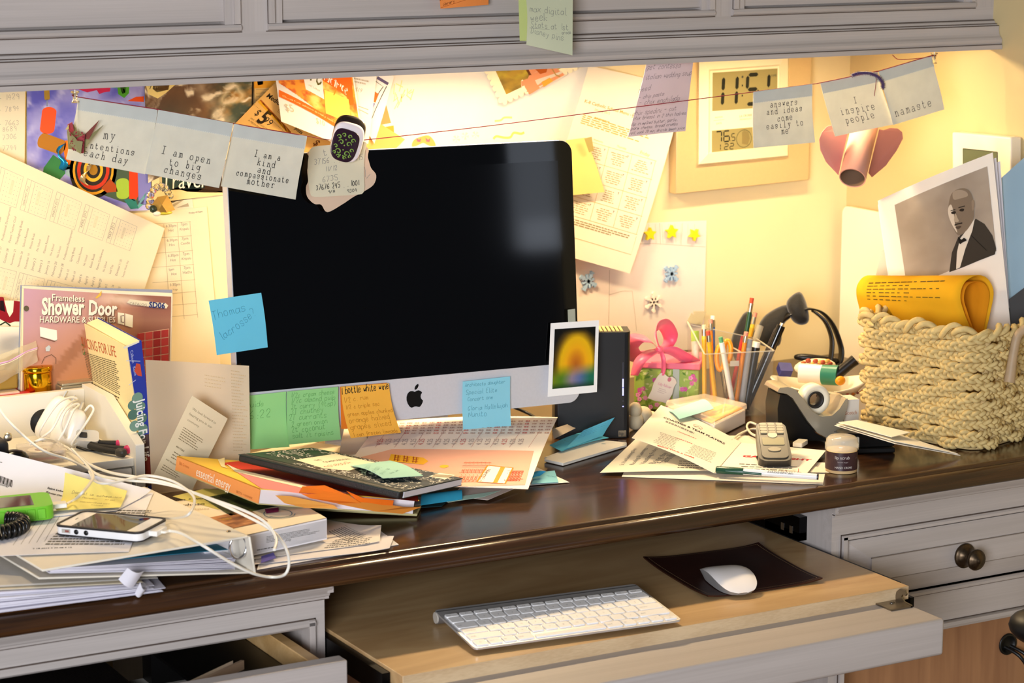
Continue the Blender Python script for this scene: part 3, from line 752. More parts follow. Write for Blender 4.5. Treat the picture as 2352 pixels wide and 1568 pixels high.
# ------------------------------------------------------------------ notes stuck on it
hand = dict(font='h')
def imsheet(cs, mt, off=.0035, lift=(0, 0, 0, 0), **k):
    return sheet(*[IMP(x, y, off+l) for (x, y), l in zip(cs, lift)], mt, **k)
blue = paper('74D2EE', .2); green = paper('A6E694', .2); orange = paper('FFC24E', .2)
s = imsheet([(479, 690), (600, 672), (613, 797), (496, 815)], blue, .004, (.0, .0, .003, .002), bulge=lambda u, v: .004*math.sin(PI*v)*1.0+.0035*v*v, th=.0003)
gi = ink('3F87A6')
s.textpx('Thomas', (490, 735), (565, 712), gi, font='h', w=.0005, ys=1.1, seed=3)
s.textpx('lacrosse?', (512, 782), (590, 722), gi, font='h', w=.0005, ys=1.3, seed=5)
put('sticky_note', s, 'blue sticky note overhanging the left edge of the dark screen', 'note')
s = imsheet([(548, 911), (657, 899), (665, 1026), (556, 1033)], green, .004, (0, 0, .014, .012), bulge=lambda u, v: -.006*math.sin(PI*v), th=.0003)
gg = ink('5A9A50')
s.textpx('guide', (566, 936), (606, 932), gg, font='h', w=.0004, seed=2); s.textpx('6:22', (572, 962), (622, 957), gg, font='h', w=.0005, ys=.9, seed=8)
put('sticky_note', s, 'green sticky note on the silver chin, left one, partly behind the vellum sheet', 'note')
s = imsheet([(659, 899), (777, 888), (783, 1009), (663, 1021)], paper('A0DE92', .2), .005, (0, 0, .009, .012), bulge=lambda u, v: -.004*math.sin(PI*v), th=.0003)
for i, (t, a, b) in enumerate([('1/2c cream cheese', 668, 768), ('1/2c almond pulp', 668, 770), ('3t curry (4tsp)', 668, 772), ('3T chutney', 668, 742), ('2T currants', 664, 750), ('2 green onion', 670, 752), ('2t coconut', 670, 748), ('salt 2t raisins', 672, 766)]):
    y = 913+i*13.4; s.textpx(t, (a, y), (b, y-8-(b-a-70)*.03), gg, font='h', w=.00042, seed=20+i, ys=1.25)
put('sticky_note', s, 'green sticky note with a handwritten recipe, beside the orange note', 'note')
s = imsheet([(781, 888), (888, 879), (893, 975), (784, 985)], paper('F08A2C', .2), .004, (0, 0, .002, .002), th=.0003)
put('sticky_note', s, 'darker orange sticky note underneath the curling orange recipe note', 'note')
s = imsheet([(783, 888), (893, 880), (921, 993), (806, 1006)], orange, .0055, (0, 0, .022, .026), bulge=lambda u, v: -.007*math.sin(PI*v), th=.0003)
s.textpx('1 bottle white wine', (784, 905), (893, 893), K, font='h', w=.0009, ys=1.7, seed=31)
ob = ink('B8741A')
for i, (t, a, b) in enumerate([('1/2 c. rum', 790, 846), ('1/2 c triple sec', 794, 872), ('green apples chunked', 799, 902), ('orange halved', 803, 896), ('grapes sliced', 806, 900), ('1 can frozen limeade', 812, 914)]):
    y = 925+i*15.5; s.textpx(t, (a, y), (b, y-9-(b-a-60)*.04), ob, font='h', w=.00045, seed=40+i, ys=1.25)
put('sticky_note', s, 'orange sticky note listing a white wine recipe on the silver chin', 'note')
s = imsheet([(1063, 876), (1172, 864), (1174, 979), (1064, 992)], paper('9CE0F0', .2), .0045, (0, 0, .006, .006), bulge=lambda u, v: -.002*math.sin(PI*v), th=.0003)
bi = ink('4F93A8')
for i, (t, a, b, y) in enumerate([('Architects daughter', 1068, 1160, 888), ('Special Elite', 1070, 1142, 906), ('Concert one', 1074, 1132, 921), ('Gloria Hallelujah', 1075, 1166, 943), ('Nunito', 1076, 1118, 958)]):
    s.textpx(t, (a, y), (b, y-(b-a)*.09), bi, font='h', w=.00045, seed=60+i, ys=1.15)
put('sticky_note', s, 'pale blue sticky note with five handwritten lines, right of the emblem', 'note')
# instant photograph taped to the right edge
s = imsheet([(1265, 742), (1376, 735), (1371, 900), (1258, 911)], card('F4F2EE'), .0065, (0, .004, .006, .003), nu=2, nv=2, th=.0005)
def aura(a, b):
    dx, dy = a-.55, b-.62; d = math.hypot(dx*1.2, dy)
    c = ramp([(0, 'B06018'), (.18, 'C87818'), (.40, 'E8A812'), (.62, 'E0B010'), (.8, '5A4410'), (1, '0C0A08')], d/.74)
    low = ramp([(0, '7A7A10'), (.3, '4E7A1C'), (.55, '8A7A8C'), (.75, '5A6A9A'), (1, '1E6A50')], a+.1*math.sin(b*9))
    c = mixc(c, low, (b-.60)/.22)
    if b > .9: c = mixc(c, hx('123018'), (b-.9)/.12)
    edge = min(a, 1-a)
    return mixc(c, hx('0A0B08'), max((.10-b)/.10, 0)*1.0+max(0, (.16-math.hypot(min(edge, .3)*.7, b*.8))/.10))
A = s.uv(1274, 758); B = s.uv(1362, 890)
s.picture(.085, .085, .93, .90, 26, 36, aura, GLOSSPRINT)
ph = put('instant_photo', s, 'white-bordered instant photo of a yellow glow, taped to the right edge of the computer', 'photo')
s = imsheet([(1304, 711), (1321, 709), (1322, 741), (1305, 743)], mat('clear_tape', 'C9CDB8', rough=.25, alpha=.55), .0075, th=.0002)
put('sticky_tape', s, 'piece of clear tape holding the white-bordered instant photo', 'tape')
# ------------------------------------------------------------------ affirmation banner on a red thread
BY = -.3105
cardm = mat('banner_card', 'E6E4D4', rough=.8, spec=.2, noise=.10, nscale=45, translu=.22)
flapm = mat('banner_flap', 'D0D4CE', rough=.8, spec=.2, noise=.08, nscale=45, translu=.15)
tk = ink('24211F'); stitch = ink('E8E6DC')
cards = [
 ([(181, 223), (362, 251), (333, 400), (152, 366)], [('my', 236, 318, 266, 323), ('intentions', 194, 338, 310, 357), ('each day', 192, 357, 294, 378)], 'banner card reading intentions each day, leftmost, behind the paper crane'),
 ([(363, 252), (533, 283), (505, 432), (334, 399)], [('I am open', 371, 352, 484, 377), ('to big', 388, 379, 461, 393), ('changes', 376, 395, 463, 414)], 'banner card reading I am open to big changes'),
 ([(537, 284), (703, 312), (681, 459), (508, 428)], [('I am a', 584, 359, 645, 369), ('kind', 590, 378, 633, 386), ('and', 591, 395, 622, 402), ('compassionate', 542, 402, 664, 421), ('mother', 566, 422, 632, 432)], 'banner card reading I am a kind and compassionate mother'),
 ([(1730, 211), (1865, 193), (1873, 327), (1731, 340)], [('answers', 1769, 247, 1833, 240), ('and ideas', 1761, 264, 1844, 254), ('come', 1786, 279, 1822, 274), ('easily to', 1761, 297, 1847, 287), ('me', 1795, 308, 1813, 306)], 'banner card reading answers and ideas come easily to me, in front of the wall clock'),
 ([(1885, 190), (2017, 163), (2051, 285), (1917, 313)], [('I', 1963, 237, 1971, 236), ('inspire', 1932, 264, 2013, 250), ('people', 1944, 284, 2012, 270)], 'banner card reading I inspire people, touching the pink heart'),
 ([(2019, 163), (2142, 127), (2166, 251), (2050, 287)], [('namaste', 2057, 268, 2143, 242)], 'banner card reading namaste, rightmost of the thread'),
]
knots = []
for i, (cs, lines, lab) in enumerate(cards):
    tilt = [.0, -.004, .003, -.006, .004, -.003][i]
    pts = [Py(x, y, BY+(-.0012 if i % 2 else 0)+(tilt if k > 1 else 0)) for k, (x, y) in enumerate(cs)]
    s = sheet(*pts, cardm, bulge=lambda u, v, i=i: .0016*math.sin(PI*v+i)*(1+u), th=.00035, nu=8, nv=8)
    s.off = .0003
    s.rect(0.0, 0.0, 1.0, .205, flapm, .0006, 8)
    for k in range(34): s.rect(.02+k*.0285, .197, .02+k*.0285+.015, .2035, stitch, .0009)
    for t, xa, ya, xb, yb in lines:
        s.textpx(t, (xa, ya), (xb, yb), tk, font='t', w=.00075, ys=1.0+(.12 if len(t) < 8 else .25 if len(t) > 10 else .1), seed=i+3)
    put('banner_card', s, lab, 'card', 'affirmation cards on the red thread')
    knots += [(cs[0][0], cs[0][1]), (cs[1][0], cs[1][1])]
tp = [Py(172, 217, BY)]+[Py(x, y, BY-.001) for x, y in knots[:6]]+[Py(765, 322, BY+.066), Py(830, 322, BY+.066), Py(1130, 288, BY), Py(1450, 247, BY)]+[Py(x, y, BY-.001) for x, y in knots[6:]]+[Py(2146, 127, BY)]
thread = mat('red_thread', '8E2433', rough=.8)
single('thread', M().tube(spline(tp, 4), .00065, thread, 5), 'thin red thread stretched across under the wall cabinet', 'thread')
tail = [(2146, 127), (2120, 133), (2085, 136), (2062, 136), (2050, 126)]
single('thread', M().tube(spline([Py(x, y, BY+.01*k/4) for k, (x, y) in enumerate(tail)], 6), .0006, thread, 5), 'loose brown thread end curling beside the right-hand push pin', 'thread')
clear = glass('clear_plastic', 'FBFDF8', .05, 1.4)
for (px, py0, py1, lab) in [(172, 207, 236, 'clear push pin holding the left end of the red thread'), (2146, 120, 146, 'clear push pin holding the right end of the red thread')]:
    a, b = Py(px, py0, BY-.001), Py(px+(2 if px > 1000 else 0), py1, BY-.001); h = (a-b).length
    X = frame((a.x, a.y, min(a.z, 1.2835)), (1, 0, 0), (0, 0, -1))
    t = thing('push_pin', lab, 'pin', (a.x, a.y, 1.2835))
    ppart('pin_head', M().lathe([(0, 0.001), (.0052, .001), (.0052, .0028), (.0032, .0045), (.0026, h*.55), (.003, h*.8), (.0046, h*.88), (.0046, h), (0, h)], clear, 18, X), t)
    ppart('needle', M().tube([X @ Vector((0, 0, -.0005)), X @ Vector((0, 0, h*.7))], .0006, metal('C9C9C4'), 6), t)
# paper crane hanging from the left pin
crm = [paper('9C9464'), mat('crane_red', '9C2F38', rough=.7), mat('crane_dark', '7E3A30', rough=.7)]
def cp(x, y, o=0.): return Py(x, y, BY-.006-o)
cr = M()
fac = [([(166, 282), (178, 300), (194, 310), (196, 352), (188, 346), (157, 342), (154, 300)], 0, .0), ([(155, 286), (166, 280), (170, 300), (160, 306)], 1, .003), ([(150, 298), (158, 286), (158, 296)], 0, .004),
       ([(157, 300), (176, 320), (183, 352), (160, 330)], 0, .010), ([(176, 318), (195, 308), (192, 352), (183, 352)], 1, .006), ([(192, 312), (228, 276), (205, 318), (193, 330)], 2, .002), ([(193, 322), (238, 287), (208, 322), (190, 350)], 0, .004), ([(170, 322), (190, 325), (186, 353), (176, 348)], 0, .012)]
for pts, k, o in fac:
    vs = [cp(x, y, o+.003*((i*7) % 3)) for i, (x, y) in enumerate(pts)]
    vb = [v+Vector((0, .0007, 0)) for v in vs]; n = len(vs)
    cr.add(vs+vb, [tuple(range(n)), tuple(range(n, 2*n))[::-1]]+[(i, n+i, n+(i+1) % n, (i+1) % n) for i in range(n)], crm[k])
rd = random.Random(4)
for i in range(60):
    x, y = rd.uniform(160, 192), rd.uniform(300, 346)
    if x-160 < (y-318)*.1: continue
    q = .0009*rd.uniform(.6, 1.5); c = cp(x, y, .0135)
    cr.add([c+Vector((q*math.cos(a), 0, q*math.sin(a))) for a in (0, 1.2, 2.4, 3.8, 5)], [(0, 1, 2, 3, 4)], crm[1 if i % 3 else 2])
single('paper_crane', cr, 'small red and olive patterned folded paper crane hanging before the leftmost card', 'paper crane')
single('thread', M().tube([Py(178, 222, BY-.006), Py(178, 250, BY-.006), Py(178, 300, BY-.010)], .0003, ink('D8D2C0'), 4), 'fine pale thread holding the paper crane', 'thread')
# fuzzy purple pipe cleaner over the fifth card
pp_ = spline([Py(x, y, BY-.004-o) for x, y, o in [(1957, 173, 0), (1975, 168, .003), (2000, 169, .004), (2018, 178, .004), (2027, 190, .003), (2028, 201, .001)]], 10)
pc_ = M(); fz = mat('purple_fuzz', '3E1C57', rough=.95, sheen=.5)
pc_.tube(pp_, .0022, fz, 7); rd = random.Random(9)
for p in pp_:
    for k in range(16):
        d = Vector((rd.gauss(0, 1), rd.gauss(0, 1), rd.gauss(0, 1))).normalized(); pc_.tube([p, p+d*.0042], [.0003, .0001], fz, 3, caps=False)
single('pipe_cleaner', pc_, 'fuzzy purple pipe cleaner hooked over the thread between two right-hand cards', 'pipe cleaner')
# ------------------------------------------------------------------ patterned clip with notes on top of the computer
CY = -.222
def cpx(x, y, o=0.): return IMP(x, y, .012+o)
notep = paper('E6CDB4', .25)
# wavy pink note behind, pale note in front
def blob(name, pts, mt, off, lab, cat, inkfn=None, th=.0005, warp=None):
    vs = [cpx(x, y, off+(warp(x, y) if warp else 0)) for x, y in pts]
    s = Sheet(cpx(min(p[0] for p in pts), min(p[1] for p in pts), off), cpx(max(p[0] for p in pts), min(p[1] for p in pts), off), cpx(max(p[0] for p in pts), max(p[1] for p in pts), off), cpx(min(p[0] for p in pts), max(p[1] for p in pts), off))
    n = len(vs); vb = [v-iN*th for v in vs]; tr = tess([(p[0], -p[1]) for p in pts])
    s.m.add(vs+vb, [t for t in tr]+[tuple(n+i for i in t)[::-1] for t in tr]+[(i, n+i, n+(i+1) % n, (i+1) % n) for i in range(n)], mt)
    if inkfn: inkfn(s)
    return put(name, s, lab, cat)
wav = [(p.x, p.y) for p in spline([Vector((x, y, 0)) for x, y in [(715, 345), (835, 335), (845, 362), (852, 385), (864, 402), (858, 424), (835, 440), (812, 452), (785, 470), (752, 487), (738, 470), (722, 468), (706, 452), (703, 430), (708, 415), (706, 390), (712, 365)]], 4, True)]
def i1(s): s.textpx('2', (838, 412), (851, 396), KP, font='h', w=.0005, ys=.8)
blob('note', wav, notep, .0, 'peach note with a wavy torn outline hanging from the patterned clip', 'note', i1)
pn = [(p.x, p.y) for p in spline([Vector((x, y, 0)) for x, y in [(718, 338), (770, 332), (838, 325), (838, 350), (836, 395), (836, 440), (815, 447), (770, 450), (722, 452), (712, 440), (707, 400), (709, 360)]], 3, True)]
def i2(s):
    dk_ = ink('33302E')
    s.textpx('37156 . . . 60015', (722, 378), (834, 366), KP, font='h', w=.0006, ys=1.2, seed=1)
    s.textpx('11/12', (747, 394), (775, 390), KP, font='h', w=.0006); s.textpx('6735', (741, 418), (776, 413), KP, font='h', w=.0006)
    s.textpx('37676 245 . . 1001', (726, 437), (825, 425), dk_, font='h', w=.0008, ys=1.4, seed=7)
    s.textpx('9/14', (754, 444), (770, 442), dk_, font='h', w=.0006); s.textpx('9304', (797, 443), (820, 440), dk_, font='h', w=.0006)
    s.textpx('t', (742, 357), (752, 355), KP, font='h', w=.0006)
blob('note', pn, paper('E6E0C6', .25), .0022, 'pale note of pencilled numbers under the patterned clip', 'note', i2)
cl = thing('bag_clip', 'glossy white clip with a purple and green scroll pattern on top of the computer', 'clip', cpx(793, 345))
# body: rounded slab in the plane of the screen
def slab(ctr, w, h, ang, n, d, o, mt, dome=0., egg=0.):
    m_ = M(); c = cpx(*ctr, o); a = math.radians(ang); X = (ie1*math.cos(a)+ie3*math.sin(a)); Y = (ie3*math.cos(a)-ie1*math.sin(a))
    def pt(t, k, z):
        ct, st = math.cos(t), math.sin(t); e = .62
        x = w/2*math.copysign(abs(ct)**e, ct)*(1+egg*st); y = h/2*math.copysign(abs(st)**e, st)
        return c+X*x*k+Y*y*k+iN*z
    N = 40; prof = [(1-.12, 0), (1, .18), (1, .72), (.97, .86), (.88, .97), (.7, 1+dome*.4), (.4, 1+dome*.8), (.0, 1+dome)]
    vs = [pt(2*PI*j/N, k, d*z) for k, z in prof for j in range(N)]; P_ = len(prof)
    fs = [(i*N+j, i*N+(j+1) % N, (i+1)*N+(j+1) % N, (i+1)*N+j) for i in range(P_-1) for j in range(N)]
    m_.add(vs, fs, mt, True); m_.add(vs[:N], [tuple(range(N))[::-1]], mt)
    return m_, pt
wg = plastic('EDE6EA', .12); dk2 = plastic('1A1012', .3)
m1, _ = slab((797, 311), .043, .053, -17, 0, .012, -.004, dk2, .35)
ppart('clip_jaw', m1, cl, 'dark inner jaw')
m2, _ = slab((794, 326), .043, .052, -17, 0, .010, .0075, wg, .2, .05)
ppart('clip_lever', m2, cl)
m3, pt3 = slab((791, 334), .0365, .043, -20, 0, .0022, .0182, mat('clip_purple', '2C1626', rough=.25), .3, .1)
gr = mat('clip_green', '7FA34A', rough=.3); c0 = cpx(791, 334, .0182+.0031)
a = math.radians(-20); X3 = ie1*math.cos(a)+ie3*math.sin(a); Y3 = ie3*math.cos(a)-ie1*math.sin(a)
def scroll(cx, cy, r, tw, sg):
    pts = [c0+X3*(cx+sg*r*(1-t*.8)*math.cos(tw*t*2*PI))+Y3*(cy+r*(1-t*.8)*math.sin(tw*t*2*PI))+iN*.0003 for t in [i/14 for i in range(15)]]
    m3.tube(pts, [.0005+.0005*math.sin(PI*i/14) for i in range(15)], gr, 4)
for (cx, cy, r) in [(.006, -.010, .0045), (.0055, .003, .004), (.0115, -.004, .003), (.010, .009, .0035), (.004, .013, .003), (.0045, -.016, .0028), (.011, -.0125, .0024)]:
    for sg in (-1, 1): scroll(sg*cx, cy, r, .95, sg)
for (cx, cy) in [(0, -.006), (0, .0), (0, .008), (-.002, -.0135), (.002, -.0135)]: m3.ball(c0+X3*cx+Y3*cy, (.0011, .0011, .0011), gr, 8, None, 6)
ppart('patterned_panel', m3, cl, 'purple panel covered in green scrolls')
# ------------------------------------------------------------------ papers and things on the back wall
def Wp(px, py, d=0.): return Py(px, py, WY-.0012-d)
def wsheet(cs, mt, d=0., **k): return sheet(*[Wp(x, y, d+(o[0] if o else 0)) for x, y, *o in cs], mt, **k)
cream = paper('F6EAC8'); whitep = paper('F4F0EA'); pinkish = paper('F3E7DC')
soft = ink('9A917F'); softer = ink('B9AE98'); red = ink('C8402E')
# phone list
s = wsheet([(-70, 196), (60, 200), (57, 470), (-70, 470)], cream, .004)
for t, x0_, y in [('1429', 8, 231), ('7894', 8, 258), ('7663', 8, 290), ('8689', 2, 304), ('7306', 2, 322), ('7744', 2, 348)]: s.textpx('- '+t, (x0_-12, y), (x0_+36, y-4), softer, font='h', w=.0006, seed=int(t))
s.rect(.985, 0, 1, 1, ink('C9A24A'))
put('phone_list', s, 'cream sheet of pencilled numbers pinned at the far left of the wall', 'paper')
# bright collage poster
s = wsheet([(62, 176), (331, 160), (347, 482), (62, 500)], card('8E8CC6'), .002)
def sky(a, b):
    n = fbm(a*5+b*2, b*7, 3); m_ = fbm(a*9, b*16+a*3, 8)
    c = mixc(hx('5A5AB8'), hx('A6A2D6'), (n-.3)*2.6)
    return mixc(c, hx('E2DCE8'), (m_-.55)*3.2*(1-b*.6))
s.picture(0, 0, 1, 1, 46, 54, sky)
def pill(s, a, b, w, mt, n=10):
    (ua, va), (ub, vb) = s.uv(*a), s.uv(*b); A = Vector((ua*s.W, va*s.H, 0)); B = Vector((ub*s.W, vb*s.H, 0)); d = (B-A).normalized(); q = Vector((-d.y, d.x, 0)); r = w/2; out = []
    for i in range(n+1): t = PI*i/n; out.append(B+d*r*.6*math.sin(t)+q*r*math.cos(t))
    for i in range(n+1): t = PI*i/n; out.append(A-d*r*.6*math.sin(t)-q*r*math.cos(t))
    s.poly([(p.x/s.W, p.y/s.H) for p in out], mt, s.off)
C_ = lambda h: ink(h)
s.off = .0005
s.polypx([(180, 190), (258, 175), (252, 210), (238, 212), (228, 216), (222, 207), (200, 212), (180, 205), (158, 206)], C_('C22A50')); s.polypx([(252, 180), (275, 178), (268, 203), (255, 201)], C_('2F8E86'))
s.polypx([(268, 190), (297, 180), (296, 214), (285, 225), (271, 216)], C_('4F9A2E')); s.polypx([(274, 197), (290, 193), (288, 212), (281, 216)], C_('3A5A22')); s.polypx([(312, 222), (330, 221), (330, 234), (292, 232)], C_('D9501E'))
pill(s, (107, 208), (108, 226), .008, C_('A88432')); s.linepx([(108, 228), (108, 244)], .002, C_('8890A8'))
pill(s, (113, 256), (108, 297), .021, C_('FF5A2E')); pill(s, (97, 322), (140, 338), .021, C_('B5772A'))
s.polypx([(150, 322), (172, 324), (178, 374), (160, 380), (150, 374), (146, 345)], C_('F47A22'))
s.polypx([(100, 385), (122, 355), (146, 372), (150, 398), (130, 420), (98, 400)], C_('3F7F45'))
s.polypx([(152, 384), (180, 378), (186, 405), (188, 425), (150, 400)], C_('9DB4AE')); s.polypx([(150, 390), (155, 378), (185, 376), (180, 384)], C_('41625A'))
bgd = C_('4A5A44'); s.polypx([(178, 374), (250, 380), (330, 396), (345, 470), (300, 470), (215, 440), (186, 420)], bgd)
for r, h in ((.044, '2E2A22'), (.038, 'E0A02A'), (.034, '322E26'), (.030, 'C63A22'), (.024, '332C24'), (.018, 'E8B032'), (.013, '2E2A22'), (.008, 'A87824')):
    u, v = s.uv(214, 390); s.disc(u, v, r*.78, C_(h), s.off, 26, r*.92); s.off += .00004
s.polypx([(232, 432), (252, 410), (266, 425), (270, 440), (245, 442)], C_('A8481E'))
s.polypx([(296, 392), (316, 394), (317, 450), (310, 462), (296, 455)], C_('D5401C')); pill(s, (281, 418), (282, 448), .0185, C_('9CB83E'))
s.polypx([(316, 396), (346, 400), (347, 470), (318, 468)], C_('7C7AB4')); s.polypx([(318, 462), (330, 448), (336, 440), (328, 470), (316, 480)], C_('5FA090')); s.polypx([(284, 458), (310, 456), (318, 478), (300, 480)], C_('2F7668'))
put('poster', s, 'bright collage poster of clay shapes on a violet sky, upper left wall', 'poster')
# blue metallic curl and gold curl taped on the poster
def curl(name, pts, w, mt, lab):
    P = spline([Wp(x, y, .008+o) for x, y, o in pts], 8); m_ = M(); n = len(P); vs = []
    for i, p in enumerate(P):
        a = i/n*PI*2.2; d = Vector((math.cos(a*.5+.6), -.5*math.sin(a)-.2, .35)).normalized()*w; vs += [p-d, p+d]
    m_.add(vs, [(2*i, 2*i+1, 2*i+3, 2*i+2) for i in range(n-1)], mt, True)
    o = single(name, m_, lab, 'ribbon'); so = o.modifiers.new('s', 'SOLIDIFY'); so.thickness = .0004; return o
curl('ribbon_curl', [(143, 332, .004), (134, 346, 0), (140, 360, .004), (148, 375, .006), (141, 390, .002)], .0052, mat('blue_foil', '1C8FC8', rough=.18, metal=.6), 'shiny blue ribbon curl hanging over the collage poster')
curl('ribbon_curl', [(205, 378, .004), (203, 392, 0), (192, 405, .005), (190, 416, .003), (200, 424, .002)], .0040, mat('gold_foil', 'E8D49A', rough=.2, metal=.7), 'pale gold ribbon curl hanging over the striped spiral of the poster')
# earth picture and travel page
s = wsheet([(346, 384), (523, 372), (522, 444), (349, 470)], card('3A2A18'), .0015)
s.polypx([(348, 395), (372, 395), (372, 440), (420, 428), (522, 440), (520, 446), (349, 466)], ink('E9CF92')); s.polypx([(366, 404), (470, 396), (470, 432), (366, 438)], ink('31423A')); s.polypx([(400, 432), (522, 400), (522, 442), (470, 442), (430, 440)], ink('3A2616'))
s.off = .0008; s.textpx('Travel', (370, 434), (466, 430), ink('EFE6CC'), ys=1.25)
put('travel_page', s, 'magazine page with the pale word Travel, below the earth picture', 'magazine page')
s = wsheet([(331, 170), (583, 156), (580, 300), (340, 420)], card('6A4A2C'), .0045, nu=8, nv=8)
def earth(a, b):
    # continents and cloud swirls
    n = fbm(a*6, b*6, 11); cl = fbm(a*9+n*2.2, b*9-n*2, 21); c = mixc(hx('7A5838'), hx('5C4230'), n*1.4)
    oc = max(0, min(1, (a-.52)*3.5)); c = mixc(c, mixc(hx('3E4A3C'), hx('A87A3A'), (fbm(a*8, b*7, 31)-.4)*3.5), oc)
    lf = max(0, min(1, (.42-abs(a-.25))*3))*max(0, min(1, (b-.22)*3)); c = mixc(c, hx('2F4A48'), lf*.55*max(0, .33-abs(a-.2))*3)
    band = max(0, 1-abs((a-.52)-(b-.2)*.45)*9); c = mixc(c, hx('E8D9B8'), band*.9*min(1, cl*1.3))
    sw = math.hypot((a-.80)*1.3, b-.36); c = mixc(c, hx('E0CFA6'), max(0, 1-abs(sw-.11-.02*math.sin(math.atan2(b-.36, a-.8)*3))*16)*.8)
    return mixc(c, hx('F0E4C8'), max(0, cl-.53)*5)
s.picture(0, 0, 1, 1, 96, 72, earth)
s.off = .0007
s.polypx([(335, 197), (385, 176), (412, 186), (380, 214), (362, 226), (340, 216)], ink('F0D98C')); s.polypx([(352, 190), (392, 182), (386, 206), (360, 212), (350, 204)], ink('6A4E2E'))
s.textpx('9', (341, 206), (349, 204), ink('3A2A18'), ys=1.1)
s.rect(.985, 0, 1, 1, ink('1E1610'))
put('earth_picture', s, 'brown printed satellite picture of swirling clouds, between poster and coupons', 'picture')
# pale papers and grid schedule
s = wsheet([(392, 468), (440, 446), (448, 500), (398, 505)], paper('E9DDC0'), .001); s.polypx([(395, 470), (430, 452), (418, 462), (400, 474)], ink('B9A98A')); s.polypx([(405, 477), (432, 466), (434, 474)], ink('A99B80'))
put('torn_paper', s, 'small torn grey and white paper scrap above the grid schedule', 'paper')
s = wsheet([(300, 492), (475, 474), (513, 960), (330, 985)], paper('F3E2BC'), .0025, nu=1, nv=6, bulge=lambda u, v: .010*v*v)
def sp(a, b): return s.uv(a, b)
gl = ink('BFAE8A')
rows = [(512, 505), (545, 537), (580, 571), (612, 603), (647, 638), (675, 665), (702, 692), (728, 718)]
for y0_, y1_ in rows: s.linepx([(350, y0_+2), (438+(y0_-512)*.075, y1_+4)], .0006, gl)
for k in range(3): s.linepx([(376+31*k+(-2 if k == 2 else 0), 514-3*k), (392+31*k, 735-3*k)], .0006, gl)
for r, (t1, t2) in enumerate([('6:30pm', '7pm'), ('6:30pm', '7pm'), ('6:30pm', '7pm'), ('5pm', '7pm'), ('5:30pm', ''), ('', '')]):
    y = rows[r][0]+9; o = r*2.3
    if t1: s.textpx(t1, (381+o, y+1), (381+o+4*len(t1), y-1), soft, ys=1.0); s.textpx('Hot' if r < 4 else 'Yoga', (387+o, y+11), (399+o, y+10), soft)
    if t2: s.textpx(t2, (415+o, y-3), (430+o, y-4), soft, ys=1.0); s.textpx(['Kripalu', 'Candle', 'Kripalu', 'Hatha'][r], (413+o, y+8), (434+o, y+6), soft)
s.textpx('Friday 4:15pm', (434, 491), (465, 487), KG, ys=.9)
put('grid_schedule', s, 'tall cream sheet with a ruled class timetable, left of the dark screen', 'schedule')
# curled school calendar
s = sheet(Wp(-80, 312, .020), Wp(378, 524, .034), Wp(296, 770, .026), Wp(-160, 690, .015), paper('F6E8C4', .2), 24, 14, bulge=lambda u, v: .010*math.sin(PI*u*1.05)*(1-.3*v)+.008*max(0, u-.85)*6*(u-.85)*2)
def month(u0, v0, name, seed):
    s.frame(u0, v0, u0+.125, v0+.21, .0006, softer); s.line([(u0+.020, v0), (u0+.020, v0+.21)], .0005, softer); s.line([(u0+.038, v0), (u0+.038, v0+.21)], .0005, softer)
    s.text(name, (u0+.015, v0+.175), (u0+.015, v0+.045), soft, ys=1.0); r = random.Random(seed)
    for i in range(5):
        for j in range(7):
            x, y = u0+.05+i*.016, v0+.02+j*.028; s.rect(x, y, x+.003, y+.004, softer)
    k = r.randint(1, 3); s.rect(u0+.05+k*.016-.004, v0+.05, u0+.05+k*.016+.008, v0+.14, ink('DCCDA8'), .0002)
for i, nme in enumerate(['JANUARY 2012', 'FEBRUARY 2012', 'MARCH 2012', 'APRIL 2012', 'MAY 2012']): month(.165+i*.145, .085, nme, i)
for i, nme in enumerate(['SEPTEMBER 2011', 'OCTOBER 2011', 'NOVEMBER 2011', 'DECEMBER 2011']): month(.24+i*.14, .70, nme, i+9)
dates = ['October 7', 'October 27', 'October 28', 'November 23', 'November 28', 'December 19', 'January 2', 'January 3', 'January 16', 'February 20', 'February 28', 'March 12', 'March 19', 'April 6', 'April 9', 'April 13', 'April 27', 'May 2', 'May 24', 'May 25']
ev = ['Early Dismissal', 'Professional Development', 'Parent Teacher Conf', 'Thanksgiving Break', 'School Resumes', 'Winter Break', 'No School', 'Classes Resume', 'No School', 'No School', 'Professional Development', 'Spring Break', 'Classes Resume', 'No School', 'Easter Break', 'Parent Conferences', 'No School', 'Last Day', 'Dismissal 11:30', 'Teacher Work Day']
for i, (a, b) in enumerate(zip(dates, ev)):
    u = .235+i*.034; s.text(a, (u, .665), (u, .665-.0098*len(a)), soft, ys=1.1); s.text(b, (u, .525), (u, .525-.0093*len(b)), soft, ys=1.1)
put('school_calendar', s, 'curled cream school calendar sheet of small month grids, in front of the collage poster', 'calendar sheet')
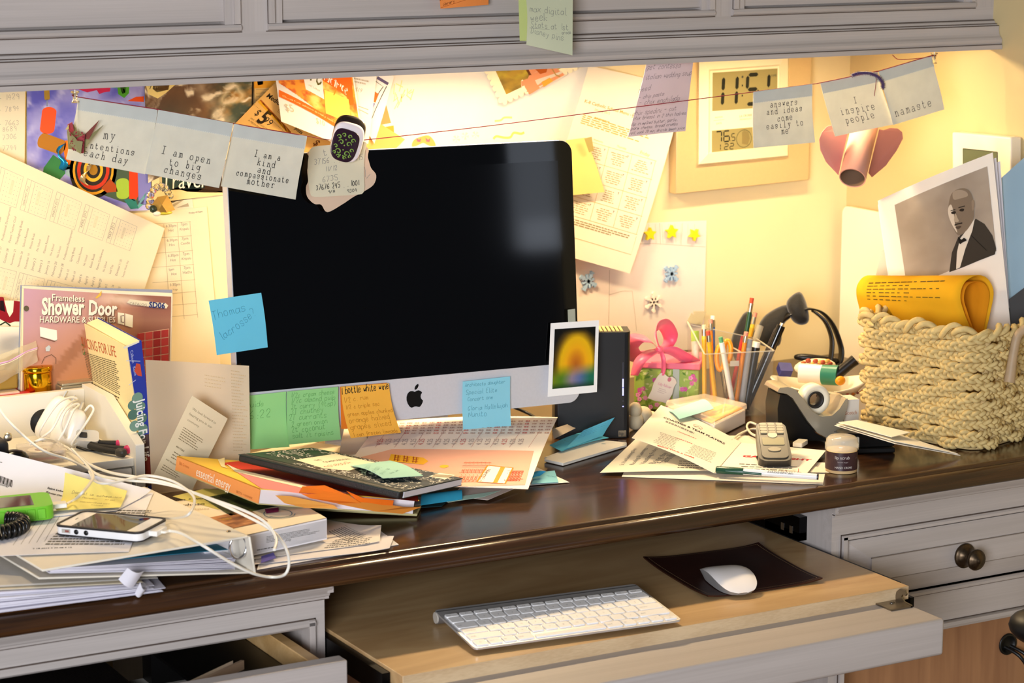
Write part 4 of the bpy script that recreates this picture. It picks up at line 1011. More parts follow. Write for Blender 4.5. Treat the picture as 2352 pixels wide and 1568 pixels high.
# clear wrapped ornament hanging beside it
t = thing('ornament', 'clear beaded glass ornament with a gold wrapped base, hanging over the curled calendar corner', 'ornament', Wp(370, 455, .04))
gm = M(); crystal = glass('crystal', 'FFFBEA', .02, 1.5)
for x, y, r in [(345, 462, .0065), (346, 448, .006), (352, 437, .0055), (361, 430, .0055), (371, 428, .006), (380, 433, .0055), (386, 442, .0055), (391, 450, .005), (343, 473, .006)]:
    gm.lathe([(0, -r), (r*.7, -r*.6), (r, 0), (r*.7, r*.6), (0, r)], crystal, 8, Matrix.Translation(Wp(x, y, .045)) @ Matrix.Rotation(x*.7, 4, 'X'), smooth=False)
ppart('beads', gm, t)
bm_ = M(); gold = mat('gold_wrap', 'C9A050', rough=.25, metal=.5)
bm_.add([Wp(348, 470, .05), Wp(362, 452, .055), (Wp(385, 448, .05)), Wp(402, 482, .045), Wp(384, 488, .06), Wp(358, 492, .055), Wp(372, 470, .068)], [(0,6,1), (1,6,2), (2,6,3), (3,6,4), (4,6,5), (5,6,0), (0,1,2,3,4,5)], gold)
bm_.ball(Wp(352, 480, .056), .0055, plastic('2E3A2A', .2), 12); bm_.ball(Wp(378, 489, .056), (.012, .004, .003), plastic('C8B83A', .3), 10); bm_.ball(Wp(360, 490, .058), (.006, .004, .004), plastic('E8DCC0', .3), 10)
ppart('wrapped_base', bm_, t)
# ---- coupons and flyers
tan = paper('E2B46A'); org = ink('E0701E'); yel = ink('F2C22E'); dorg = ink('B85A18'); blk = ink('2A1E12')
s = wsheet([(583, 160), (662, 155), (640, 262), (586, 262)], paper('E4C27C'), .0005)
s.polypx([(583, 178), (650, 172), (643, 200), (583, 203)], ink('E2A02E')); s.polypx([(590, 182), (604, 180), (604, 194), (592, 196)], ink('C4541E'))
for k in range(6): s.linepx([(588, 206+k*8), (640-k*3, 203+k*8)], .0006, ink('B28A48'))
put('coupon', s, 'small coupon scrap with a yellow strip, behind the tan pizza coupons', 'coupon')
s = wsheet([(668, 152), (930, 320), (800, 450), (540, 284)], tan, .0075)
s.textpx('$', (583, 262), (590, 267), blk, ys=1.2); s.textpx('5', (588, 278), (602, 287), blk, bold=.03, ys=1.35); s.textpx('99', (602, 279), (618, 290), blk, ys=1.1)
s.textpx('Medium Pizza', (611, 222), (676, 266), blk, bold=.02, ys=1.1); s.textpx('pizza', (676, 296), (692, 308), blk, bold=.02)
s.textpx('ANY PURCHASE OF', (574, 272), (612, 298), ink('6A4A22')); s.textpx('A MEDIUM PIZZA', (569, 277), (606, 303), ink('6A4A22'))
s.polypx([(592, 234), (597, 229), (665, 300), (672, 318)], ink('D9A21E')); s.polypx([(596, 230), (600, 229), (668, 302), (672, 318)], ink('A4571C'))
r_ = random.Random(3)
for k in range(26): x, y = 548+k*3.4, 272-k*3.3; s.linepx([(x, y), (x+1.6, y-1.6)], .0006, ink('8A6A34'))
for k in range(26): x, y = 584+k*3.2, 240+k*2.9; s.linepx([(x, y), (x+1.6, y+1.5)], .0006, ink('8A6A34'))
s.textpx('$', (718, 330), (726, 336), ink('6A3A16'), bold=.02); s.blockpx([(640, 250), (668, 270), (664, 278), (636, 258)], 3, ink('9A7038'), seed=2)
put('coupon', s, 'tilted tan coupon printed with $5.99, pinned left of the pizza flyer', 'coupon')
s = sheet(Wp(628, 140, .012), Wp(806, 132, .016), Wp(840, 360, .030), Wp(646, 279, .020), paper('F7F2EA'), bulge=lambda u, v: .006*math.sin(PI*u)*v)
s.off = .0004
def pizza(a, b):
    n = fbm(a*16, b*16, 4); c = mixc(hx('E8962A'), hx('C85A18'), (n-.4)*4)
    return mixc(c, hx('F6D070'), (fbm(a*7+2, b*9, 9)-.52)*4)
Pz_ = s.picture(.03, .0, .98, .9, 110, 110, pizza, mask=lambda a, b: (b*.9 < .36+a*.66) )
s.off = .0008
s.polypx([(640, 206), (640, 222), (776, 296), (806, 312), (808, 290), (776, 284)], ink('D8691C'))
s.textpx('Choose from delicious specialty recipes', (648, 221), (772, 285), ink('F6E2A8'), ys=.8)
s.polypx([(733, 150), (806, 168), (812, 240), (803, 242), (796, 222), (730, 178)], ink('E0641A')); s.textpx('PRICING!', (736, 178), (796, 218), ink('FBF3E0'), bold=.03, ys=1.25)
s.polypx([(693, 155), (738, 160), (744, 228), (702, 205)], ink('F7F2E8')); s.textpx('10', (711, 184), (737, 200), ink('5A5418'), ys=1.5); s.textpx('ANY LARGE', (706, 195), (734, 211), ink('A89868'))
s.polypx([(744, 206), (800, 228), (806, 285), (748, 260)], ink('F6D75C')); s.textpx('7', (764, 219), (774, 223), ink('C08420'), ys=1.2)
s.textpx('$5', (656, 254), (676, 258), ink('C9BC9A'), ys=1.3); s.textpx('$10', (726, 282), (746, 290), ink('C9BC9A'), ys=1.3)
put('pizza_flyer', s, 'white pizza flyer printed with orange pizza photos and PRICING!, above the computer', 'flyer')
s = sheet(Wp(802, 140, .006), Wp(868, 136, .010), Wp(846, 330, .016), Wp(812, 330, .006), paper('F7F3EC'), nu=6, nv=6, bulge=lambda u, v: .004*math.sin(PI*v))
s.blockpx([(813, 178), (850, 186), (848, 200), (812, 192)], 2, softer, seed=3); s.textpx('$19', (815, 209), (830, 213), softer, ys=1.3)
s.linepx([(812, 240), (846, 252)], .0012, softer); s.linepx([(813, 248), (823, 250), (823, 290)], .003, ink('E0962E')); s.linepx([(817, 252), (820, 290)], .0012, ink('F0C060')); s.linepx([(826, 252), (846, 262)], .0012, softer)
put('flyer', s, 'narrow white flyer with small orange rules, right of the pizza photo flyer', 'flyer')
s = sheet(Wp(868, 150, .004), Wp(905, 176, .008), Wp(860, 330, .014), Wp(842, 300, .006), paper('F8F4EE'), nu=4, nv=4, bulge=lambda u, v: .003*math.sin(PI*v))
s.off = .0005
s.polypx([(853, 205), (870, 216), (862, 236), (848, 226)], ink('D8702E')); s.polypx([(848, 228), (861, 238), (857, 248), (849, 244)], ink('6A66B8')); s.polypx([(868, 175), (893, 190), (890, 196), (865, 181)], ink('5A5070'))
s.linepx([(862, 186), (880, 199), (864, 222)], .0012, ink('4A4A46')); s.linepx([(888, 198), (862, 252), (854, 272)], .0012, ink('4A4A46'))
put('flyer', s, 'narrow white flyer with a blue and orange triangle and dark ruled frame', 'flyer')
s = wsheet([(882, 196), (896, 200), (908, 345), (842, 345)], paper('F8F2E8'), .002)
s.polypx([(883, 226), (898, 282), (860, 290), (868, 262)], ink('E0905A')); s.polypx([(856, 296), (904, 288), (907, 336), (870, 341), (846, 338)], ink('E89A38'))
s.off = .0007; s.textpx('Pizza', (852, 318), (880, 312), ink('FFF6E0'), bold=.03, ys=1.1); s.textpx('Hut', (850, 332), (872, 327), ink('FFF6E0'), bold=.03, ys=1.1); s.polypx([(848, 336), (905, 330), (905, 338), (870, 341)], ink('D0701E'))
put('flyer', s, 'white leaflet with an orange triangle and bold white lettering, just left of the drawings', 'flyer')
# ---- children's drawings
s = wsheet([(896, 130), (1352, 110), (1352, 560), (896, 560)], paper('F9F3E6'), .0002)
sun = ink('F3E3A0'); r_ = random.Random(8)
for k in range(16):
    x, y = 905+r_.uniform(0, 48), 178+r_.uniform(0, 55); s.linepx([(x, y), (x+r_.uniform(-14, 16), y+r_.uniform(4, 26))], .0016, sun)
s.polypx([(p.x, p.y) for p in spline([Vector((x, y, 0)) for x, y in [(946, 336), (950, 322), (966, 314), (984, 311), (996, 322), (1000, 336), (984, 334), (972, 328), (958, 334)]], 3, True)], ink('E8A25C')); s.off = .0005
for x in (962, 983): s.polypx([(x-6, 316), (x, 321), (x+5, 317), (x+3, 326), (x-4, 325)], ink('C05A78'))
s.off = .0003
for cx, cy in [(1048, 319), (1068, 312), (1092, 310)]:
    for a in range(5): aa = a*1.26+cx; s.polypx([(cx, cy), (cx+9*math.cos(aa), cy+9*math.sin(aa)), (cx+9*math.cos(aa+.7), cy+9*math.sin(aa+.7))], ink(['C8B8C0', 'D8D0B8', 'B8B8C8'][a % 3]))
def worm(pts, w, h): s.linepx([(p.x, p.y) for p in spline([Vector((x, y, 0)) for x, y in pts], 6)], w, ink(h))
worm([(1133, 319), (1140, 313), (1158, 316), (1172, 315), (1180, 305), (1196, 307), (1204, 304)], .0036, 'E8C870'); worm([(1136, 278), (1150, 276), (1158, 270), (1176, 270)], .003, 'EBCB86')
put('childs_drawing', s, "large white child's drawing with a faint yellow sun and wavy worms, behind the computer top", 'drawing')
s = wsheet([(1290, 520), (1623, 506), (1616, 800), (1290, 830)], pinkish, .0006)
s.linepx([(1467, 560), (1500, 559), (1620, 567)], .0006, softer); s.linepx([(1515, 512), (1517, 562)], .0006, softer); s.linepx([(1568, 512), (1564, 562)], .0006, softer)
s.linepx([(1400, 620), (1398, 745)], .0008, softer); s.linepx([(1398, 677), (1430, 668), (1452, 668), (1458, 720), (1462, 760)], .0007, softer)
r_ = random.Random(5)
for k in range(9): x = 1475+k*15; s.linepx([(x, 514), (x+r_.uniform(-3, 3), 558)], .0005, ink('D8C4A0'))
put('childs_drawing', s, "pale pinkish child's drawing with ruled boxes, holding the star and snowflake magnets", 'drawing')
yp = plastic('F2D81E', .4)
def star_magnet(px, py, r, rot, lab):
    o = Wp(px, py, .0022); X = frame(o, (1, 0, 0), (0, -1, 0)); po = []
    for i in range(10): a = rot+PI/2+i*PI/5; q = r if i % 2 == 0 else r*.47; po.append((q*math.cos(a), q*math.sin(a)))
    single('star_magnet', M().prism(po, 0, .006, yp, X), lab, 'magnet', 'yellow star magnets', bevel=.0018, seg=3)
star_magnet(1490, 537, .0118, 0, 'yellow star magnet, leftmost of the three in the row'); star_magnet(1540, 532, .0122, .02, 'yellow star magnet in the middle of the row of three'); star_magnet(1592, 538, .0112, .6, 'yellow star magnet, rightmost of the row, turned point down')
def flake(px, py, r, rot, h, six, lab):
    m_ = M(); o = Wp(px, py, .0022); X = frame(o, (1, 0, 0), (0, -1, 0)); p = mat('flake_'+h, h, rough=.6, bump=.2, nscale=500); n = 6 if six else 8
    def bar(a, d0, d1, w):
        c, s_ = math.cos(a), math.sin(a); m_.prism([(d0*c+w*s_, d0*s_-w*c), (d1*c+w*s_, d1*s_-w*c), (d1*c-w*s_, d1*s_+w*c), (d0*c-w*s_, d0*s_+w*c)], 0, .0042, p, X)
    for i in range(n):
        a = rot+2*PI*i/n; L = r*(1 if (six or i % 2 == 1) else .68); bar(a, 0, L, r*.10)
        if six:
            m_.prism([(x*r*.2+L*.92*math.cos(a), y*r*.2+L*.92*math.sin(a)) for x, y in circ(1, 10)], 0, .0045, p, X); m_.prism([(r*.42*math.cos(rot+PI*k/6), r*.42*math.sin(rot+PI*k/6)) if k % 2 == 0 else (r*.52*math.cos(rot+PI*k/6), r*.52*math.sin(rot+PI*k/6)) for k in range(12)], 0, .0040, p, X)
        elif i % 2 == 1:
            for sg in (-1, 1):
                for d in (.5, .78):
                    bx_, by_ = d*L*math.cos(a), d*L*math.sin(a); aa = a+sg*.8; m_.prism([(bx_+q*math.cos(aa)+e*math.sin(aa)*r*.08, by_+q*math.sin(aa)-e*math.cos(aa)*r*.08) for q, e in ((0, 1), (r*.26, 1), (r*.26, -1), (0, -1))], 0, .0040, p, X)
    single('snowflake_magnet', m_, lab, 'magnet', 'snowflake magnets')
flake(1540, 628, .0165, 0, '9DBBD6', False, 'pale blue snowflake magnet under the row of yellow stars'); flake(1349, 645, .0165, .26, '9DBBD6', False, 'pale blue snowflake magnet at the right edge of the dark screen'); flake(1499, 693, .0150, PI/2, 'F4E6D4', True, 'white snowflake magnet above the pink bow')
# pinking-edged tape
def tape(cs, lab, d=.003):
    s = wsheet(cs, mat('frosted_tape', 'EADFB8', rough=.4, alpha=.75), d, th=.0002)
    for k in range(9): s.poly([(k/9, 0), ((k+.5)/9, -.12), ((k+1)/9, 0)], mat('frosted_tape', 'EADFB8'))
    put('sticky_tape', s, lab, 'tape')
tape([(1592, 716), (1622, 716), (1612, 745), (1600, 746)], 'piece of tape with a zigzag edge on the lower corner of the pinkish drawing'); tape([(1577, 740), (1601, 744), (1608, 738), (1588, 718)], 'folded tape tab just below the zigzag tape, above the pencil cup', .005)
# wavy-edged snapshot
s = sheet(Wp(1072, 62, .016), Wp(1292, -42, .016), Wp(1352, 141, .010), Wp(1153, 236, .013), card('F3E9C4'), th=.0006)
s.off = .0004
def bush(a, b):
    n = fbm(a*8, b*9, 5); c = mixc(hx('7A6428'), hx('A8882E'), (n-.35)*3); c = mixc(c, hx('D2C838'), (fbm(a*6+4, b*7, 15)-.55)*5*(1-b*.5)); return mixc(c, hx('5E4A20'), (fbm(a*5, b*6, 25)-.6)*3)
s.picture(.075, .05, 1.0, .93, 48, 40, bush)
s.off = .0007
s.polypx([(1205, 157), (1215, 172), (1212, 180), (1196, 186), (1196, 200), (1208, 212), (1216, 217), (1240, 202), (1296, 172), (1292, 168), (1268, 148), (1240, 135), (1210, 140)], ink('D89066'))
s.polypx([(1222, 170), (1240, 160), (1262, 157), (1290, 164), (1300, 172), (1270, 188), (1240, 202), (1232, 192)], ink('D8CBB4')); s.polypx([(1196, 186), (1200, 182), (1205, 200), (1214, 214), (1209, 215), (1198, 206)], ink('F6E8C8'))
s.off = .001; s.polypx([(1226, 156), (1240, 170), (1254, 166), (1258, 152), (1240, 145)], ink('B0561C')); s.polypx([(1206, 158), (1212, 157), (1220, 172), (1214, 173)], ink('6A3A1A')); s.polypx([(1243, 188), (1262, 178), (1270, 186), (1248, 200)], ink('E0A03A'))
s.linepx([(1266, 156), (1276, 172), (1286, 176)], .002, ink('B08A4A'))
for k in range(16):
    u = (k+.5)/16; s.m.lathe([(0, 0), (.0047, 0), (.0047, -.0006), (0, -.0006)], card('F3E9C4'), 12, frame(s.pos(u, 1.0), s.pos(1, 1)-s.pos(0, 1), s.n), False)
for k in range(13):
    v = (k+.5)/13; s.m.lathe([(0, 0), (.0047, 0), (.0047, -.0006), (0, -.0006)], card('F3E9C4'), 12, frame(s.pos(0, v), s.pos(1, 1)-s.pos(0, 1), s.n), False)
put('snapshot', s, 'snapshot with a scalloped cream border hanging from the wall above the computer', 'photo')
# lunch menu
s = sheet(Wp(1352, 150, .010), Wp(1574, 200, .010), Wp(1447, 628, .022), Wp(1222, 566, .022), paper('FAF2DE', .2), 4, 10, bulge=lambda u, v: .006*math.sin(PI*v))
oi = ink('C9A050'); s.textpx("K-8 Catholic School Menu - January", (1342, 235), (1480, 276), oi, bold=.02, ys=.9); s.textpx('January 2012', (1365, 253), (1400, 263), oi)
s.blockpx([(1340, 262), (1500, 315), (1496, 338), (1332, 285)], 5, oi, seed=4, rag=.35); s.blockpx([(1366, 283-15), (1402, 280), (1400, 286), (1364, 276)], 1, oi)
gx = lambda c, r: (1345+c*53.5-r*11.0, 322+c*15.8+r*42.2)
for r in range(5): s.linepx([gx(-.2, r), gx(3.05, r)], .0006, oi)
for c in range(4): s.linepx([gx(c-.0, 0), gx(c-.0, 4)], .0006, oi)
for c, dn in enumerate(['Wednesday', 'Thursday', 'Friday']): a = gx(c+.3, -.12); s.textpx(dn, a, (a[0]+22, a[1]+6.5), oi)
for r in range(4):
    for c in range(3): s.blockpx([gx(c+.12, r+.2), gx(c+.85, r+.2), gx(c+.85, r+.88), gx(c+.12, r+.88)], 6, ink('B4A074'), seed=r*7+c, align='c', rag=.5, fill=.4, wmin=.1, wmax=.3, gap=.05); a = gx(c+.8, r+.17); s.textpx('T', (a[0], a[1]+4), (a[0]+3.5, a[1]+5), K, bold=.03)
a0 = gx(-.9, 4.15); s.blockpx([a0, gx(3, 4.15), gx(3, 4.5), gx(-.9, 4.5)], 3, ink('9A8A64'), seed=8, rag=.3, wmin=.02, wmax=.06, gap=.008); s.linepx([gx(-1, 5.1), gx(3.0, 5.1), gx(3.02, 4.1)], .0006, oi)
put('lunch_menu', s, 'slanted white monthly lunch menu sheet with a ruled grid, right of the computer', 'menu sheet')
s = sheet(Wp(1300, 322, .030), Wp(1345, 316, .030), Wp(1389, 441, .036), Wp(1296, 450, .036), paper('F0DC8C', .2), bulge=lambda u, v: .003*math.sin(PI*v), th=.0003)
put('sticky_note', s, 'blank yellow sticky note half behind the right edge of the computer', 'note')
s = wsheet([(1342, 318), (1359, 314), (1364, 346), (1353, 350)], mat('olive_tape', 'A89C5C', rough=.35, alpha=.8), .042, th=.0002)
put('sticky_tape', s, 'olive-tinted strip of tape on the blank yellow sticky note', 'tape')
# shopping note inside the cabinet lip, its lilac shade put into the paper colour
s0 = sheet(Py(1487, 138, -.292), Py(1594, 130, -.292), Py(1577, 301, -.296), Py(1440, 314, -.296), paper('D9CCD2', .25), 6, 10, bulge=lambda u, v: .003*math.sin(PI*u+v*2))
iv = ink('6E666C')
for i, (t, xa, ya, xb, yb) in enumerate([('get contessa', 1484, 160, 1562, 155), ('italian wedding soup', 1482, 183, 1588, 172), ('need', 1466, 212, 1493, 206), ('- chix pasta', 1466, 228, 1524, 219), ('- chix enchilada', 1466, 242, 1560, 230), ('chix spedini - cut', 1451, 266, 1553, 253), ('chix breast in 2 thin halves', 1453, 276, 1575, 263), ('dip in melted butter, garlic,', 1449, 289, 1556, 277), ('parm cheese, bread crumbs', 1449, 299, 1556, 287), ('roll, cook 20 min, drizzle lemon juice', 1445, 309, 1572, 296)]):
    s0.textpx(t, (xa, ya), (xb, yb), iv, font='h', w=.0005, seed=i+70, slant=.3, ys=1.2)
put('shopping_note', s0, 'handwritten shopping note, shade tinted lilac into its paper, hanging from the cabinet edge, left of the wall clock', 'note')
# ---- wall clock
ck = thing('wall_clock', 'square brushed metal digital wall clock reading 11:51', 'clock', Py(1706, 280, WY))
cpl = Py(1706, 280, WY-.022); cn = Vector((0, -1, 0))
def ckp(x, y, o=0.): return Py(x, y, cpl.y-o)
cq = [ckp(1556, 108), ckp(1866, 82), ckp(1858, 413), ckp(1552.5, 446)]
goldal = mat('clock_face_metal', 'D9C08E', rough=.42, metal=.35, noise=.03, nscale=200)
cm_ = M(); bk_ = [Vector((p.x, WY-.0005, p.z)) for p in cq]
cm_.hexa([bk_[3], bk_[2], cq[2], cq[3], bk_[0], bk_[1], cq[1], cq[0]], goldal)
ppart('clock_body', cm_, ck, bevel=.0012)
bez = plastic('EFE3BE', .4); bz_ = M()
def loop(pts, off): return [ckp(x, y, off) for x, y in pts]
L0 = loop([(1604, 128), (1812, 112), (1811, 359), (1603, 379)], 0.0); L1 = loop([(1606, 130), (1810, 114), (1809, 357), (1605, 377)], .006); L2 = loop([(1628, 160), (1792, 148), (1791, 336), (1627, 353)], .010); L3 = loop([(1631, 163), (1790, 151), (1789, 334), (1630, 350)], .006)
for A_, B_ in ((L0, L1), (L1, L2), (L2, L3)): bz_.add(A_+B_, [(i, (i+1) % 4, 4+(i+1) % 4, 4+i)[::-1] for i in range(4)], bez)
bz_.add(L3, [(3, 2, 1, 0)], bez)
ppart('bezel', bz_, ck)
lcd = mat('lcd_grey', '8E8454', rough=.25); seg = ink('23241C'); seg2 = ink('44443A')
s = Sheet(*[ckp(x, y, .0064) for x, y in [(1637, 167), (1786, 157), (1785, 245), (1636, 255)]], th=0).base(lcd)
def digit7(s, ch, x, y, wd, ht, t, mt, sl=0.):
    on = {'0':'abcdef','1':'bc','2':'abged','3':'abgcd','4':'fgbc','5':'afgcd','6':'afgedc','7':'abc','8':'abcdefg','9':'abcdfg'}[ch]; g = t*.18
    R = {'a':(g, 0, wd-g, 0), 'd':(g, ht, wd-g, ht), 'g':(g, ht/2, wd-g, ht/2), 'f':(0, g, 0, ht/2-g), 'b':(wd, g, wd, ht/2-g), 'e':(0, ht/2+g, 0, ht-g), 'c':(wd, ht/2+g, wd, ht-g)}
    for k in on:
        x0_, y0_, x1_, y1_ = R[k]; h = t/2
        if y0_ == y1_: po = [(x0_, y0_), (x0_+h, y0_-h), (x1_-h, y0_-h), (x1_, y0_), (x1_-h, y0_+h), (x0_+h, y0_+h)]
        else: po = [(x0_, y0_), (x0_+h, y0_+h), (x0_+h, y1_-h), (x0_, y1_), (x0_-h, y1_-h), (x0_-h, y0_+h)]
        s.poly([((x+a+(ht-b)*sl)/s.W, (y+b)/s.H) for a, b in po], mt)
W_, H_ = s.W, s.H
for ch, u in (('1', -.02), ('1', .19), ('5', .52), ('1', .68)): digit7(s, ch, u*W_, .12*H_, .17*W_, .76*H_, .0062, seg, .05)
for v in (.36, .62): s.rect(.445, v, .465, v+.05, seg)
s.disc(.455, .16, .002, seg2); s.text('TIME', (.90, .22), (.985, .20), seg2)
ppart('display', s.m, ck, 'grey liquid crystal display reading 11:51')
s = Sheet(*[ckp(x, y, .0064) for x, y in [(1635, 300), (1784, 287), (1784, 337), (1635, 350)]], th=0).base(lcd)
W_, H_ = s.W, s.H
for ch, u, wd in (('7', .06, .085), ('6', .18, .085)): digit7(s, ch, u*W_, .07*H_, wd*W_, .48*H_, .0022, seg, .02)
digit7(s, '5', .30*W_, .22*H_, .05*W_, .32*H_, .0013, seg, .02); s.rect(.275, .52, .285, .55, seg)
for ch, u in (('1', .075), ('2', .19), ('2', .275)): digit7(s, ch, u*W_, .66*H_, .055*W_, .26*H_, .0013, seg, .02)
s.line([(.49+.115*math.cos(a*PI/16), .49+.40*math.sin(a*PI/16)) for a in range(33)], .0007, seg); s.poly([(.46, .2), (.49, .12), (.56, .2), (.58, .5), (.55, .8), (.46, .72)], ink('7A6E44'))
ppart('display', s.m, ck, 'small grey display reading 76.5 and 122')
s = Sheet(*[ckp(x, y, .0062) for x, y in [(1631, 258), (1790, 247), (1790, 284), (1631, 297)]], th=0)
s.text('INDOOR', (.07, .38), (.18, .36), soft); s.text('DATE', (.09, .75), (.165, .73), soft); s.line([(.05, .5), (.2, .48)], .0005, soft); s.text('LA CROSSE', (.42, .42), (.60, .39), soft, bold=.02); s.text('TECHNOLOGY', (.42, .6), (.60, .57), soft)
ppart('printed_legend', s.m, ck)
# ---- pink paper heart around a cardboard tube
ht_ = thing('paper_heart', 'pink paper heart wrapped around a cardboard tube, hanging under the I inspire people card', 'ornament', Py(1978, 345, -.300))
HY = -.286
pk = paper('D2938C', .1)
def lobe(pts, off, mt):
    vs = [Py(x, y, HY+o) for x, y, o in pts]; v2 = [v+Vector((.0002, .0012, 0)) for v in vs]; n = len(vs); m_ = M(); tr = tess([(p[0], -p[1]) for p in pts])
    m_.add(vs+v2, tr+[tuple(n+i for i in t)[::-1] for t in tr]+[(i, n+i, n+(i+1) % n, (i+1) % n) for i in range(n)], mt); return m_
ppart('heart_lobe', lobe([(1948, 300, 0), (1930, 291, 0), (1916, 287, -.004), (1900, 290, -.006), (1888, 304, -.006), (1882, 320, -.006), (1885, 345, -.004), (1898, 372, -.002), (1926, 402, 0)], 0, pk), ht_)
ppart('heart_lobe', lobe([(2020, 297, 0), (2030, 299, .004), (2045, 294, .010), (2062, 295, .014), (2072, 303, .016), (2074, 318, .016), (2060, 345, .014), (2035, 380, .010), (2003, 407, .004), (1995, 397, 0)], 0, paper('C08078', .1)), ht_)
a, b = Py(1993, 262, HY+.034), Py(1958, 409, HY-.034); ax_ = (a-b).normalized(); tX = frame(b, ax_.cross(Vector((0, 1, 0))), a-b); hh = (a-b).length; rr_ = .0198
ppart('cardboard_tube', M().lathe([(rr_, 0), (rr_, hh), (rr_-.0014, hh), (rr_-.0014, 0), (rr_, 0)], mat('pink_card_tube', 'D29A8A', rough=.8), 40, tX).lathe([(rr_-.0015, .0005), (rr_-.0016, hh)], mat('tube_inside', '8A6A50', rough=.9), 32, tX), ht_)
single('thread', M().tube(spline([Py(2014, 172, BY-.004), Py(2008, 220, BY+.004), Py(1996, 262, HY+.010), Py(1990, 275, HY-.002)], 5), .0005, thread, 5), 'short thread behind the fifth card holding the pink heart', 'thread')
# ---- wall control on the right wall
tm_ = thing('thermostat', 'white thermostat with a green-grey display on the right wall, behind the portrait print', 'thermostat', Px(2250, 360, WX))
def tp_(x, y, o): return Px(x, y, WX-o)
f = [tp_(2186, 303, .022), tp_(2322, 315, .022), tp_(2322, 425, .022), tp_(2187, 420, .022)]; bkk = [Vector((WX-.0005, p.y, p.z)) for p in f]
ppart('housing', M().hexa([f[3], f[2], bkk[2], bkk[3], f[0], f[1], bkk[1], bkk[0]], plastic('EFE4CC', .4)), tm_, bevel=.003, seg=3)
s = Sheet(*[tp_(x, y, .0225) for x, y in [(2212, 341), (2291, 349), (2291, 400), (2212, 396)]], th=0).base(mat('lcd_green', '5A6448', rough=.2)); s.frame(0, 0, 1, 1, .001, ink('22241C'))
ppart('display', s.m, tm_)
# ---- white board leaning in the corner
rb = M(); c0_ = Px(1944, 474, .932)
po = rrect(.34, c0_.z-T, .014); 
rb.prism(po, 0, .006, plastic('F0E6CE', .45), Matrix(((0, 0, 1, .934), (1, 0, 0, .038-.17), (0, 1, 0, T+(c0_.z-T)/2), (0, 0, 0, 1))))
single('white_board', rb, 'large blank white board with rounded corners standing in the corner behind the basket', 'board')
# ------------------------------------------------------------------ left side of the desk
def quadbox(bot, up, mt, mb=None):   # slab from 4 bottom corners (ccw from above) and an up vector
    mb = mb or M(); b = [Vector(p) for p in bot]; t = [p+(up if isinstance(up, Vector) else Vector(up)) for p in b]
    return mb.hexa(b+t, mt)
UP = Vector((0, 0, 1))
wp = mat('white_painted_board', 'ECE6D6', rough=.45)
og = thing('desk_organizer', 'white wooden desk organizer with an open shelf of chargers and a sloping right side', 'organizer', (-.6, -.18, T))
ox0 = -.86
side = [(-.277, T+.0005), (-.277, .8185), (-.166, .8625), (-.075, .8625), (-.075, T+.0005)]
ppart('side_panel', M().extrude_x(side, -.432, -.420, wp), og, bevel=.0012)
ppart('side_panel', M().extrude_x(side, ox0, ox0+.012, wp), og, bevel=.0012)
ppart('back_panel', M().box((ox0+.012, -.085, T+.0005), (-.432, -.075, .8575), wp), og, bevel=.001)
ppart('shelf', M().box((ox0+.012, -.270, .789), (-.432, -.085, .800), wp), og, bevel=.0008)
ppart('top_ledge', M().box((ox0+.012, -.075, .838), (-.420, .005, .848), wp).box((ox0+.012, -.005, T+.0005), (-.42, .005, .838), wp), og)
ppart('drawer', M().box((ox0+.014, -.268, T+.003), (-.4345, -.255, .7865), wp).box((ox0+.02, -.255, T+.004), (-.44, -.09, T+.008), wp), og, bevel=.001)
hcx = Py(100, 970, -.0855)
ppart('cable_hole', M().lathe([(0, 0), (.0185, 0), (.0185, .0006), (0, .0006)], plastic('0A0A0A', .6), 28, frame((hcx.x, -.0851, hcx.z), (1, 0, 0), (0, -1, 0))), og, 'round black cable hole')
# ---- shower door catalogue behind it
cy = -.048
ct = thing('catalogue', 'shower door hardware catalogue with a pinkish brown cover, standing behind the organizer', 'catalogue', (-.39, cy, .77))
cb = [Py(x, y, cy) for x, y in [(50, 662), (393, 681), (385, 1010), (45, 1010)]]
zlow = .8485
def lowz(p, q, z): t = (z-p.z)/(q.z-p.z); return p+(q-p)*t
cTL, cTR = cb[0], cb[1]; cBL = lowz(cb[0], cb[3], zlow); cBR = lowz(cb[1], cb[2], zlow)
dY = Vector((0, 1, 0))
def slabsheet(TL, TR, BR, BL, th, mt, bulge=None): return Sheet(TL, TR, BR, BL, bulge, th).base(mt, 12, 6)
bl_ = lambda u, v: .004*math.sin(PI*u)*(1-v)
s = Sheet(cTL, cTR, cBR, cBL, bl_, .0006)
s.base(card('B48A72'), 12, 8)
def cover(a, b):
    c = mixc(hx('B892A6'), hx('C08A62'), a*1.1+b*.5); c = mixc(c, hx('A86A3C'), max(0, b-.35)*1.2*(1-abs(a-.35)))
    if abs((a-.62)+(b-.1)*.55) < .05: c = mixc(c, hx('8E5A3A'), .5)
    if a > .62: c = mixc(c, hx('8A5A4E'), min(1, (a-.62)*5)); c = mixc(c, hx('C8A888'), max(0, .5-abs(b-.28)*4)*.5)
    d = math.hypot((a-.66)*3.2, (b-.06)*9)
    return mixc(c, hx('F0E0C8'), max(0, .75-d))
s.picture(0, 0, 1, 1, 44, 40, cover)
s.off = .0006
tl = ink('9C2F2F'); 
s.polypx([(318, 765), (388, 754), (384, 905), (330, 905)], ink('C9A48A'))
for r in range(7):
    for c in range(4):
        x = 315+c*18.3; y = 766+r*19-c*2.6; h = ['A23636', '8E2A2C', 'B04442'][(r*3+c*5) % 3]; s.polypx([(x, y), (x+16.6, y-2.3), (x+16.3, y+14.8), (x, y+17)], ink(h), .0009)
sh_ = ink('6E5040'); wt = ink('EAE2CC')
